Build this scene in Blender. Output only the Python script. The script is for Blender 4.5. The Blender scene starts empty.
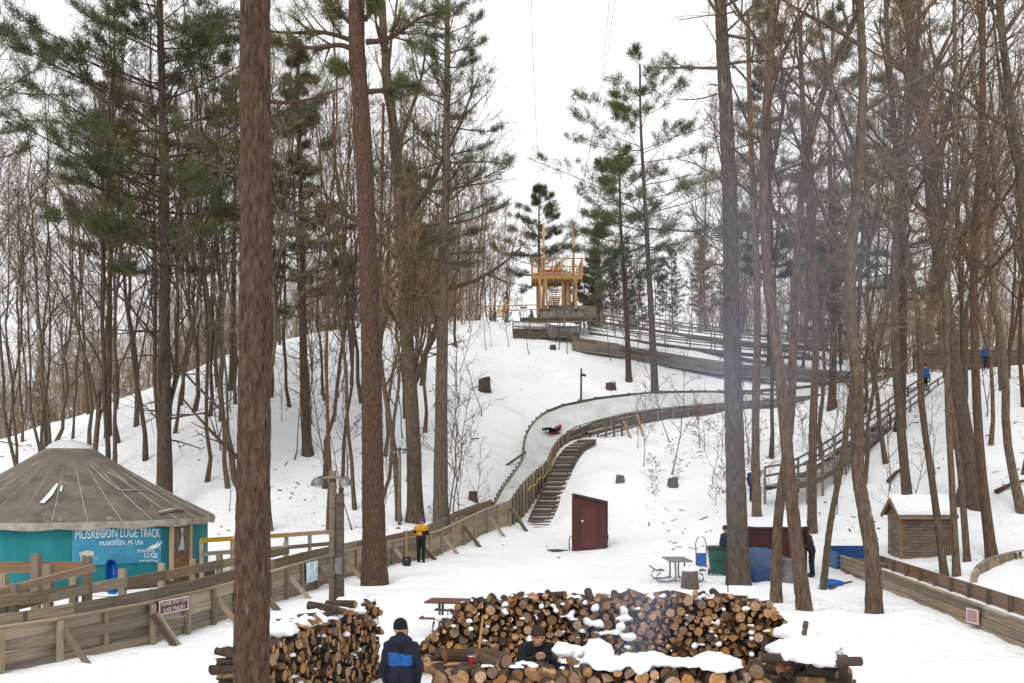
import bpy, bmesh, math, random
import numpy as np
from mathutils import Vector, Matrix, noise

random.seed(7)
RNG = np.random.default_rng(7)
scene = bpy.context.scene
col = scene.collection
R = math.radians

# ------------------------------------------------------------------ camera
HC, FPX, HOR = 3.7, 1000.0, 474.0          # eye height, focal length in px, horizon row
cam_d = bpy.data.cameras.new('camera')
cam = bpy.data.objects.new('camera', cam_d)
col.objects.link(cam)
cam.location = (0, 0, HC)
cam.rotation_euler = (R(90), 0, 0)
cam_d.sensor_width = 36.0
cam_d.lens = 36.0 * FPX / 1024.0
cam_d.shift_y = (HOR - 341.5) / 1024.0
cam_d.clip_start = 0.1
cam_d.clip_end = 5000
scene.camera = cam

# ------------------------------------------------------------------ world, sun, exposure
SUN_EL, SUN_AZ = R(48), R(200)             # high, behind the camera, veiled by cloud
world = bpy.data.worlds.new('World')
scene.world = world
world.use_nodes = True
wn, wl = world.node_tree.nodes, world.node_tree.links
bg = wn['Background']
sky = wn.new('ShaderNodeTexSky')
sky.sky_type = 'NISHITA'
sky.sun_disc = False
sky.sun_elevation = SUN_EL
sky.sun_rotation = SUN_AZ
sky.air_density = 1.0
sky.dust_density = 3.0
# an even deck of cloud over that sky
wtc = wn.new('ShaderNodeTexCoord')
wno = wn.new('ShaderNodeTexNoise')
wno.inputs['Scale'].default_value = 1.6
wno.inputs['Detail'].default_value = 4
wrm = wn.new('ShaderNodeValToRGB')
wrm.color_ramp.elements[0].color = (8.6, 8.7, 8.9, 1)
wrm.color_ramp.elements[1].color = (9.9, 9.85, 9.75, 1)
wmx = wn.new('ShaderNodeMix')
wmx.data_type = 'RGBA'
wmx.inputs[0].default_value = 0.95
wl.new(wtc.outputs['Generated'], wno.inputs['Vector'])
wl.new(wno.outputs['Fac'], wrm.inputs['Fac'])
wl.new(sky.outputs['Color'], wmx.inputs[6])
wl.new(wrm.outputs['Color'], wmx.inputs[7])
wl.new(wmx.outputs[2], bg.inputs['Color'])
bg.inputs['Strength'].default_value = 0.105
sun_d = bpy.data.lights.new('sun', 'SUN')
sun_d.energy = 1.3
sun_d.angle = R(25)
sun_d.color = (1.0, 0.96, 0.90)
sun = bpy.data.objects.new('sun', sun_d)
col.objects.link(sun)
sun.location = (0, -20, 60)
sdir = Vector((math.sin(SUN_AZ) * math.cos(SUN_EL), math.cos(SUN_AZ) * math.cos(SUN_EL), math.sin(SUN_EL)))
sun.rotation_euler = sdir.to_track_quat('Z', 'Y').to_euler()
vs = scene.view_settings
vs.view_transform = 'Standard'
vs.look = 'None'
vs.gamma = 1.0
vs.use_curve_mapping = False
vs.exposure = 0.28
scene.cycles.volume_max_steps = 24
scene.cycles.volume_step_rate = 4.0
scene.cycles.max_bounces = 4
scene.cycles.diffuse_bounces = 3
scene.cycles.volume_bounces = 1
scene.cycles.transparent_max_bounces = 8

# ------------------------------------------------------------------ helpers
def P(px, py, d):
    """a photo pixel at depth d (metres along the view) as a world point"""
    return Vector(((px - 512) / FPX * d, d, HC - (py - HOR) / FPX * d))

def wm(o):
    return o.matrix_basis.copy() if o.parent is None else wm(o.parent) @ o.matrix_basis

def tag(o, label, cat, group=None, kind=None):
    if label: o['label'] = label
    if cat: o['category'] = cat
    if group: o['group'] = group
    if kind: o['kind'] = kind
    return o

def root(name, label, cat, loc, rz=0, group=None):
    o = bpy.data.objects.new(name, None)
    col.objects.link(o)
    o.empty_display_size = 0.2
    o.location = loc
    o.rotation_euler = (0, 0, rz)
    o.matrix_basis = Matrix.Translation(Vector(loc)) @ Matrix.Rotation(rz, 4, 'Z')
    return tag(o, label, cat, group)

def link(name, me, parent=None, world=None):
    o = bpy.data.objects.new(name, me)
    col.objects.link(o)
    world = Matrix.Identity(4) if world is None else world
    if parent is not None:
        o.parent = parent
        o.matrix_basis = wm(parent).inverted() @ world
    else:
        o.matrix_basis = world
    return o

def np_mesh(name, verts, quads=None, tris=None, mats=(), qm=None, tm=None, smooth=True):
    me = bpy.data.meshes.new(name)
    verts = np.asarray(verts, dtype=np.float32)
    q = np.zeros((0, 4), np.int32) if quads is None else np.asarray(quads, np.int32)
    t = np.zeros((0, 3), np.int32) if tris is None else np.asarray(tris, np.int32)
    me.vertices.add(len(verts))
    me.vertices.foreach_set('co', verts.ravel())
    me.loops.add(q.size + t.size)
    me.loops.foreach_set('vertex_index', np.concatenate([q.ravel(), t.ravel()]))
    me.polygons.add(len(q) + len(t))
    tot = np.concatenate([np.full(len(q), 4, np.int32), np.full(len(t), 3, np.int32)])
    st = np.concatenate([[0], np.cumsum(tot)[:-1]]).astype(np.int32) if len(tot) else tot
    me.polygons.foreach_set('loop_start', st)
    for m in mats: me.materials.append(m)
    mi = np.concatenate([np.zeros(len(q), np.int32) if qm is None else np.broadcast_to(qm, len(q)),
                         np.zeros(len(t), np.int32) if tm is None else np.broadcast_to(tm, len(t))]).astype(np.int32)
    me.polygons.foreach_set('material_index', mi)
    me.polygons.foreach_set('use_smooth', np.full(len(tot), smooth, bool))
    me.update(calc_edges=True)
    return me

class MB:
    """collects faces for one mesh, in world coordinates"""
    def __init__(s): s.v, s.f, s.m = [], [], []
    def add(s, vs_, fs, mi=0):
        o = len(s.v)
        s.v += [tuple(v) for v in vs_]
        s.f += [tuple(i + o for i in f) for f in fs]
        s.m += [mi] * len(fs)
        return s
    def beam(s, a, b, w, h, mi=0, up=(0, 0, 1)):
        a, b = Vector(a), Vector(b)
        x = (b - a).normalized(); u = Vector(up)
        if abs(x.dot(u)) > 0.98: u = Vector((0, 1, 0))
        y = u.cross(x).normalized(); z = x.cross(y)
        vv = [p + y * (sy * w / 2) + z * (sz * h / 2) for p in (a, b) for sy, sz in ((-1, -1), (1, -1), (1, 1), (-1, 1))]
        return s.add(vv, [(0, 3, 2, 1), (4, 5, 6, 7), (0, 1, 5, 4), (1, 2, 6, 5), (2, 3, 7, 6), (3, 0, 4, 7)], mi)
    def box(s, c, d, mi=0):
        c = Vector(c)
        return s.beam(c - Vector((d[0] / 2, 0, 0)), c + Vector((d[0] / 2, 0, 0)), d[1], d[2], mi)
    def tube(s, pts, rad, k=8, mi=0, cap=True):
        pts = [Vector(p) for p in pts]
        n = len(pts)
        if not hasattr(rad, '__len__'): rad = [rad] * n
        t0 = (pts[1] - pts[0]).normalized()
        ref = Vector((0, 0, 1)) if abs(t0.z) < 0.85 else Vector((1, 0, 0))
        vv, ff = [], []
        for i, p in enumerate(pts):
            t = (pts[min(i + 1, n - 1)] - pts[max(i - 1, 0)]).normalized()
            sd = t.cross(ref).normalized(); u = sd.cross(t)
            for j in range(k):
                a = 2 * math.pi * j / k
                vv.append(p + (sd * math.cos(a) + u * math.sin(a)) * rad[i])
        for i in range(n - 1):
            for j in range(k):
                ff.append((i * k + j, i * k + (j + 1) % k, (i + 1) * k + (j + 1) % k, (i + 1) * k + j))
        if cap:
            ff.append(tuple(range(k - 1, -1, -1))); ff.append(tuple((n - 1) * k + j for j in range(k)))
        return s.add(vv, ff, mi)
    def lathe(s, c, prof, k=24, mi=0, a0=0, a1=2 * math.pi, sx=1, sy=1):
        c = Vector(c); full = abs(a1 - a0 - 2 * math.pi) < 1e-5
        m = k if full else k + 1
        vv = [c + Vector((r * math.cos(a0 + (a1 - a0) * j / k) * sx, r * math.sin(a0 + (a1 - a0) * j / k) * sy, z)) for r, z in prof for j in range(m)]
        ff = []
        for i in range(len(prof) - 1):
            for j in range(k):
                jj = (j + 1) % m
                ff.append((i * m + j, i * m + jj, (i + 1) * m + jj, (i + 1) * m + j))
        return s.add(vv, ff, mi)
    def ball(s, c, r, k=10, mi=0):
        r = r if hasattr(r, '__len__') else (r, r, r)
        c = Vector(c); h = k // 2 + 1
        vv, ff = [], []
        for i in range(h + 1):
            th = math.pi * i / h
            for j in range(k):
                ph = 2 * math.pi * j / k
                vv.append(c + Vector((r[0] * math.sin(th) * math.cos(ph), r[1] * math.sin(th) * math.sin(ph), -r[2] * math.cos(th))))
        for i in range(h):
            for j in range(k):
                ff.append((i * k + j, i * k + (j + 1) % k, (i + 1) * k + (j + 1) % k, (i + 1) * k + j))
        return s.add(vv, ff, mi)
    def build(s, name, mats, parent=None, origin=None, smooth=False):
        mats = mats if isinstance(mats, (list, tuple)) else [mats]
        M = wm(parent) if parent is not None else Matrix.Translation(Vector(origin) if origin is not None else Vector((0, 0, 0)))
        inv = M.inverted()
        me = bpy.data.meshes.new(name)
        me.from_pydata([inv @ Vector(v) for v in s.v], [], s.f)
        for m in mats: me.materials.append(m)
        me.polygons.foreach_set('material_index', s.m)
        if smooth: me.polygons.foreach_set('use_smooth', [True] * len(s.f))
        me.update()
        return link(name, me, parent, M)

_cube = {}
def cube_mesh(mat_):
    if mat_.name not in _cube:
        me = bpy.data.meshes.new('board')
        v = [(x, y, z) for x in (-.5, .5) for y in (-.5, .5) for z in (-.5, .5)]
        me.from_pydata(v, [], [(0, 1, 3, 2), (4, 6, 7, 5), (0, 4, 5, 1), (2, 3, 7, 6), (0, 2, 6, 4), (1, 5, 7, 3)])
        me.materials.append(mat_); me.update()
        _cube[mat_.name] = me
    return _cube[mat_.name]

def beam(name, a, b, w, h, mat_, parent=None, up=(0, 0, 1), roll=0):
    """one squared timber from a to b: w across, h high; alike timbers share one mesh"""
    a, b = Vector(a), Vector(b)
    x = (b - a); L = x.length; x = x / L
    u = Vector(up)
    if abs(x.dot(u)) > 0.98: u = Vector((0, 1, 0))
    y = u.cross(x).normalized(); z = x.cross(y)
    M = Matrix((x, y, z)).transposed().to_4x4()
    M = Matrix.Translation((a + b) / 2) @ M @ Matrix.Rotation(roll, 4, 'X') @ Matrix.Diagonal((L, w, h, 1))
    return link(name, cube_mesh(mat_), parent, M)

def catmull(pts, n=8):
    pts = [np.array(p, float) for p in pts]
    out = []
    q = [2 * pts[0] - pts[1]] + pts + [2 * pts[-1] - pts[-2]]
    for i in range(1, len(q) - 2):
        p0, p1, p2, p3 = q[i - 1], q[i], q[i + 1], q[i + 2]
        for k in range(n):
            t = k / n
            out.append(0.5 * ((2 * p1) + (-p0 + p2) * t + (2 * p0 - 5 * p1 + 4 * p2 - p3) * t * t + (-p0 + 3 * p1 - 3 * p2 + p3) * t ** 3))
    out.append(pts[-1])
    return np.array(out)

def resample(arr, step):
    """arr: n x m, spaced along its first two columns"""
    d = np.concatenate([[0], np.cumsum(np.hypot(*np.diff(arr[:, :2], axis=0).T))])
    n = max(2, int(round(d[-1] / step)) + 1)
    s = np.linspace(0, d[-1], n)
    return np.stack([np.interp(s, d, arr[:, k]) for k in range(arr.shape[1])], 1)

# ------------------------------------------------------------------ materials
MATS = {}
def mat(name, c1, c2=None, scale=4.0, rough=0.85, bump=0.0, bscale=None, stretch=(1, 1, 1), rnd=0.0, detail=4, coords='Object', spec=0.25, metal=0.0, c3=None, c3t=0.62, c3s=1.0, wave=0.0):
    if name in MATS: return MATS[name]
    m = bpy.data.materials.new(name); m.use_nodes = True
    nt = m.node_tree; N, L = nt.nodes, nt.links
    b = N['Principled BSDF']
    b.inputs['Roughness'].default_value = rough
    b.inputs['Specular IOR Level'].default_value = spec
    b.inputs['Metallic'].default_value = metal
    tc = N.new('ShaderNodeTexCoord')
    mp = N.new('ShaderNodeMapping'); mp.inputs['Scale'].default_value = stretch
    oi = N.new('ShaderNodeObjectInfo')
    L.new(tc.outputs[coords], mp.inputs['Vector'])
    cmb = N.new('ShaderNodeVectorMath'); cmb.operation = 'SCALE'; cmb.inputs[0].default_value = (37.1, 17.3, 53.7)
    L.new(oi.outputs['Random'], cmb.inputs['Scale'])
    ad = N.new('ShaderNodeVectorMath'); ad.operation = 'ADD'
    L.new(mp.outputs['Vector'], ad.inputs[0]); L.new(cmb.outputs['Vector'], ad.inputs[1])
    no = N.new('ShaderNodeTexNoise'); no.inputs['Scale'].default_value = scale; no.inputs['Detail'].default_value = detail; no.inputs['Roughness'].default_value = 0.62
    L.new(ad.outputs['Vector'], no.inputs['Vector'])
    rp = N.new('ShaderNodeValToRGB')
    rp.color_ramp.elements[0].position = 0.32; rp.color_ramp.elements[1].position = 0.68
    c2 = c2 or tuple(x * 0.7 for x in c1)
    rp.color_ramp.elements[0].color = (*c2, 1); rp.color_ramp.elements[1].color = (*c1, 1)
    L.new(no.outputs['Fac'], rp.inputs['Fac'])
    out = rp.outputs['Color']
    if c3:
        n3 = N.new('ShaderNodeTexNoise'); n3.inputs['Scale'].default_value = c3s; n3.inputs['Detail'].default_value = 5
        L.new(ad.outputs['Vector'], n3.inputs['Vector'])
        r3 = N.new('ShaderNodeValToRGB'); r3.color_ramp.elements[0].position = c3t; r3.color_ramp.elements[1].position = c3t + 0.09
        L.new(n3.outputs['Fac'], r3.inputs['Fac'])
        mx3 = N.new('ShaderNodeMix'); mx3.data_type = 'RGBA'
        L.new(r3.outputs['Color'], mx3.inputs[0]); L.new(out, mx3.inputs[6]); mx3.inputs[7].default_value = (*c3, 1)
        out = mx3.outputs[2]
    if rnd > 0:
        hs = N.new('ShaderNodeHueSaturation')
        mr = N.new('ShaderNodeMapRange'); mr.inputs['To Min'].default_value = 1 - rnd; mr.inputs['To Max'].default_value = 1 + rnd
        L.new(oi.outputs['Random'], mr.inputs['Value']); L.new(mr.outputs['Result'], hs.inputs['Value'])
        ml = N.new('ShaderNodeMath'); ml.operation = 'MULTIPLY'; ml.inputs[1].default_value = 7.31
        fr = N.new('ShaderNodeMath'); fr.operation = 'FRACT'
        mr2 = N.new('ShaderNodeMapRange'); mr2.inputs['To Min'].default_value = 0.75; mr2.inputs['To Max'].default_value = 1.15
        L.new(oi.outputs['Random'], ml.inputs[0]); L.new(ml.outputs[0], fr.inputs[0]); L.new(fr.outputs[0], mr2.inputs['Value']); L.new(mr2.outputs['Result'], hs.inputs['Saturation'])
        L.new(out, hs.inputs['Color']); out = hs.outputs['Color']
    L.new(out, b.inputs['Base Color'])
    if bump > 0:
        n2 = N.new('ShaderNodeTexNoise'); n2.inputs['Scale'].default_value = bscale or scale * 2; n2.inputs['Detail'].default_value = 5
        L.new(ad.outputs['Vector'], n2.inputs['Vector'])
        bp = N.new('ShaderNodeBump'); bp.inputs['Strength'].default_value = bump; bp.inputs['Distance'].default_value = 0.03
        L.new(n2.outputs['Fac'], bp.inputs['Height']); L.new(bp.outputs['Normal'], b.inputs['Normal'])
    MATS[name] = m
    return m

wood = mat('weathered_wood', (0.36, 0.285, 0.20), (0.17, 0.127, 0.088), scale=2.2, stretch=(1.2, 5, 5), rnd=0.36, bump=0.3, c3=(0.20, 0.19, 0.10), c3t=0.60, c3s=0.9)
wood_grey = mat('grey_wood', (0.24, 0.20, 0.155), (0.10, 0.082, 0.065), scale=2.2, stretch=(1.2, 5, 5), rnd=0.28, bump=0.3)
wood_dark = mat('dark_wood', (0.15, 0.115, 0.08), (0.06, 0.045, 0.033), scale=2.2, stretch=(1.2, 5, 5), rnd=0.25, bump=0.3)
wood_brown = mat('brown_wood', (0.27, 0.165, 0.09), (0.13, 0.078, 0.045), scale=2.2, stretch=(1.2, 5, 5), rnd=0.2, bump=0.2)
wood_new = mat('new_wood', (0.50, 0.31, 0.155), (0.35, 0.20, 0.095), scale=2.2, stretch=(1.2, 5, 5), rnd=0.18)
wood_yellow = mat('yellow_wood', (0.50, 0.30, 0.06), (0.32, 0.19, 0.05), scale=2.2, stretch=(1.2, 5, 5), rnd=0.15)
snow_m = mat('snow', (0.86, 0.875, 0.90), (0.78, 0.80, 0.84), scale=1.5, rough=0.75, bump=0.9, bscale=9.0, spec=0.3, c3=(0.33, 0.27, 0.22), c3t=0.70, c3s=11)
ice_m = mat('ice', (0.66, 0.68, 0.69), (0.47, 0.475, 0.465), scale=0.8, rough=0.35, bump=0.15, spec=0.5)
bark_red = mat('reddish_bark', (0.138, 0.082, 0.057), (0.030, 0.018, 0.013), scale=9, stretch=(2.6, 2.6, 0.75), rough=0.95, bump=1.0, bscale=14, detail=9, c3=(0.27, 0.27, 0.20), c3t=0.70, c3s=1.7)
bark_grey = mat('grey_bark', (0.172, 0.126, 0.086), (0.046, 0.033, 0.024), scale=6, stretch=(2.4, 2.4, 0.6), rough=0.95, bump=1.0, bscale=10, detail=8, rnd=0.2, c3=(0.25, 0.25, 0.19), c3t=0.68, c3s=1.3)
bark_brown = mat('brown_bark', (0.145, 0.094, 0.062), (0.042, 0.028, 0.021), scale=6, stretch=(2.4, 2.4, 0.6), rough=0.95, bump=1.0, bscale=10, detail=8, rnd=0.2)
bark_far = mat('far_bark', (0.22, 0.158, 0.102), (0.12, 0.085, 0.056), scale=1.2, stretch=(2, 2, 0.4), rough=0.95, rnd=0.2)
twig_m = mat('twigs', (0.285, 0.198, 0.122), (0.175, 0.118, 0.072), scale=0.35, rough=0.95, rnd=0.2)
needle_m = mat('pine_needles', (0.145, 0.150, 0.058), (0.062, 0.075, 0.030), scale=0.8, rough=0.7, rnd=0.15, c3=(0.15, 0.115, 0.05), c3t=0.63, c3s=0.45)
needle_b = mat('dull_needles', (0.150, 0.142, 0.066), (0.080, 0.080, 0.040), scale=0.8, rough=0.7, rnd=0.2, c3=(0.14, 0.11, 0.06), c3t=0.56, c3s=0.45)
leaf_m = mat('dead_leaves', (0.36, 0.15, 0.085), (0.20, 0.075, 0.045), scale=2.0, rough=0.8, rnd=0.2)
litter_m = mat('leaf_litter', (0.13, 0.08, 0.05), (0.06, 0.04, 0.03), scale=2.0, rough=0.9)
teal = mat('teal_canvas', (0.018, 0.215, 0.235), (0.010, 0.135, 0.155), scale=0.9, rough=0.75, bump=0.5, bscale=2.5, stretch=(1, 1, 0.3))
canvas = mat('grey_canvas', (0.175, 0.148, 0.122), (0.085, 0.071, 0.058), scale=1.6, rough=0.85, bump=0.4, stretch=(1, 1, .35), detail=8, c3=(0.25, 0.22, 0.19), c3t=0.62, c3s=2.6)
canvas_pale = mat('pale_canvas', (0.40, 0.37, 0.31), (0.22, 0.20, 0.165), scale=2.5, rough=0.85)
maroon = mat('maroon_paint', (0.088, 0.030, 0.025), (0.060, 0.020, 0.017), scale=1.5, rough=0.6, stretch=(1, 1, .4))
dark_m = mat('dark_metal', (0.035, 0.035, 0.038), (0.02, 0.02, 0.022), scale=3, rough=0.55, metal=0.3)
grey_metal = mat('grey_metal', (0.22, 0.22, 0.225), (0.13, 0.13, 0.135), scale=3, rough=0.5, metal=0.6)
blue_m = mat('blue_plastic', (0.012, 0.115, 0.42), (0.008, 0.08, 0.32), scale=2, rough=0.4)
tarp_m = mat('blue_tarp', (0.035, 0.075, 0.19), (0.02, 0.045, 0.12), scale=3, rough=0.5, bump=0.8, bscale=5)
white_m = mat('white_paint', (0.75, 0.76, 0.77), (0.66, 0.67, 0.68), scale=2, rough=0.6)
paint_glow = mat('light_lettering', (0.80, 0.84, 0.86), (0.70, 0.76, 0.80), scale=2, rough=0.6)
red_m = mat('red_paint', (0.42, 0.03, 0.03), (0.30, 0.02, 0.02), scale=2, rough=0.5)
yellow_m = mat('yellow_rope', (0.62, 0.43, 0.02), (0.45, 0.30, 0.02), scale=3, rough=0.6)
green_m = mat('green_plastic', (0.018, 0.085, 0.065), (0.012, 0.06, 0.045), scale=2, rough=0.45)
black_m = mat('black_cloth', (0.014, 0.014, 0.017), (0.008, 0.008, 0.01), scale=6, rough=0.85, bump=0.5, bscale=9)

# ------------------------------------------------------------------ terrain
# heights in metres by bearing (photo column) and depth; z() of a photo row at a depth
def zr(py, d): return HC - (py - HOR) / FPX * d
COLS = {
    -500: [(0, 0), (45, 0), (60, 1.5), (78, 4.0), (110, 2.5), (200, 0)],
    -150: [(0, 0), (42, 0), (55, 1.8), (76, 4.8), (100, 3.5), (200, 0)],
    0:    [(0, 0), (42, 0), (52, 1.6), (66, 4.4), (77, zr(438, 77)), (95, 5.0), (200, 0)],
    130:  [(0, 0), (42, 0), (50, 1.5), (64, 6.2), (79, zr(396, 79)), (95, 8.5), (200, 3)],
    235:  [(0, 0), (42, 0), (50, 1.8), (64, 7.6), (82, zr(346, 82)), (100, 12.5), (200, 7)],
    320:  [(0, 0), (43, 0), (52, 2.0), (66, 8.3), (86, zr(328, 86)), (100, 15), (200, 10)],
    420:  [(0, 0), (45, 0.1), (54, 2.3), (68, 8.6), (88, zr(323, 88)), (105, 16.5), (200, 12)],
    475:  [(0, 0), (42, 0), (48.5, 0.4), (56, 2.6), (68, 8.2), (89, zr(317, 89)), (105, 17.3), (200, 13)],
    515:  [(0, 0), (44, 0), (52, 0.9), (56, 1.7), (60, 3.4), (66, 6.2), (74, 10.0), (84, zr(338, 84)), (89, 17.3), (105, 17.0), (200, 13)],
    550:  [(0, 0), (46, 0.05), (54.5, 0.9), (60, 2.8), (66, 5.5), (71, 8.0), (84, zr(338, 84)), (89, 17.4), (105, 17.0), (200, 13)],
    580:  [(0, 0), (45, 0.05), (52, 0.6), (58, zr(462, 58)), (63, zr(442, 63)), (68, 6.6), (72, 8.6), (84, zr(342, 84)), (90, 17.0), (105, 17.0), (200, 13)],
    640:  [(0, 0), (44, 0.05), (50, 1.0), (56, zr(480, 56)), (62, zr(452, 62)), (68, zr(431, 68)), (73, 9.0), (80, zr(365, 80)), (92, 17.2), (106, 17.5), (200, 14)],
    710:  [(0, 0), (40, 0), (46, 0.7), (54, zr(490, 54)), (62, zr(452, 62)), (70, zr(420, 70)), (76, 9.6), (82, zr(372, 82)), (96, 17.4), (106, 17.5), (200, 14)],
    800:  [(0, 0), (39, 0), (46, 0.9), (52, 2.1), (60, 4.5), (70, zr(424, 70)), (76, 9.4), (84, zr(385, 84)), (98, 17.0), (108, 17.2), (200, 14)],
    880:  [(0, 0), (39, 0), (44, 0.6), (52, 2.7), (60, 5.9), (68, 8.9), (76, 11.0), (92, 13), (110, 14), (200, 13)],
    950:  [(0, 0), (38, 0), (44, 1.0), (52, 3.8), (60, 7.4), (70, zr(372, 70)), (80, 12.0), (100, 12.5), (200, 11)],
    1030: [(0, 0), (37, 0.1), (44, 1.6), (52, 4.6), (62, 9.0), (69, zr(364, 69)), (80, 12.0), (100, 12.0), (200, 10)],
    1250: [(0, 0), (36, 0.2), (44, 2.2), (54, 6.0), (66, 10.5), (80, 12), (200, 10)],
    1600: [(0, 0), (36, 0.2), (44, 2.2), (54, 6.0), (66, 10.5), (80, 12), (200, 10)],
}
UG = np.linspace(-500, 1600, 141)
DG = np.linspace(0, 200, 201)
_k = sorted(COLS)
_tab = np.array([np.interp(DG, [p[0] for p in COLS[k]], [p[1] for p in COLS[k]]) for k in _k])
TAB = np.array([np.interp(UG, _k, _tab[:, j]) for j in range(len(DG))]).T
def _blur(a, ax, n):
    ker = np.ones(n) / n
    p = [(0, 0), (0, 0)]; p[ax] = (n // 2, n // 2)
    return np.apply_along_axis(lambda r: np.convolve(r, ker, 'valid'), ax, np.pad(a, p, mode='edge'))
TAB = _blur(_blur(_blur(_blur(TAB, 1, 3), 1, 3), 0, 3), 0, 3)

def terr(x, y):
    x = np.asarray(x, float); y = np.asarray(y, float)
    yy = np.maximum(y, 6.0)
    u = np.clip(x / yy * FPX + 512, -500, 1600); d = np.clip(y, 0, 199.9)
    fu = (u + 500) / (UG[1] - UG[0]); iu = np.clip(fu.astype(int), 0, len(UG) - 2); fu = fu - iu
    idd = np.clip(d.astype(int), 0, 199); fd = d - idd
    return (TAB[iu, idd] * (1 - fu) * (1 - fd) + TAB[iu + 1, idd] * fu * (1 - fd) + TAB[iu, idd + 1] * (1 - fu) * fd + TAB[iu + 1, idd + 1] * fu * fd)

# melt hollows round the near trunks and posts: x, y, radius, depth
WELLS = [(-3.14, 12.05, .55, .10)] + [((px - 512) / FPX * d, d, r, .13) for px, d, r in ((375, 33.8, .9), (739, 34.1, .85), (776, 29.2, .55), (806, 27.8, .6), (874, 27.1, .6), (822, 32.5, .45), (946, 36.4, .5), (957, 36.8, .5), (968, 39.5, .5), (993, 39.5, .6), (333, 28.2, .5))]
def rough_z(x, y):
    w = 0.0
    if 10 < y < 42:
        for a, b, r, h in WELLS:
            q = ((x - a) ** 2 + (y - b) ** 2) / (r * r)
            if q < 6: w -= h * math.exp(-q) - 0.05 * math.exp(-(math.sqrt(q) - 1.6) ** 2 * 4)
    return w + rough_base(x, y)
def rough_base(x, y):
    f = min(1.0, max(0.0, (y - 36) / 14.0))
    a = noise.noise(Vector((x * 0.23, y * 0.23, 1.7))) * (0.05 + 0.22 * f)
    b = noise.noise(Vector((x * 0.9, y * 0.9, 5.1))) * (0.03 + 0.05 * f)
    return a + b + (noise.noise(Vector((x * 2.6, y * 2.6, 9.1))) * 0.03 + noise.noise(Vector((x * 1.3, y * 1.3, 2.1))) * 0.035 if y < 60 else 0)

def gz(x, y):
    return float(terr(x, y)) + rough_z(x, y)

def gp(px, py):
    """where the sight line through a photo pixel meets the ground"""
    d0 = 6.0
    for i in range(1, 480):
        d = 6 + i * 0.3
        p = P(px, py, d)
        if p.z <= terr(p.x, p.y):
            lo, hi = d0, d
            for _ in range(12):
                m = (lo + hi) / 2; q = P(px, py, m)
                if q.z <= terr(q.x, q.y): hi = m
                else: lo = m
            q = P(px, py, hi); q.z = gz(q.x, q.y)
            return q
        d0 = d
    return P(px, py, 90)

def on_ground(px, d):
    x = (px - 512) / FPX * d
    return Vector((x, d, gz(x, d)))

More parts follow.
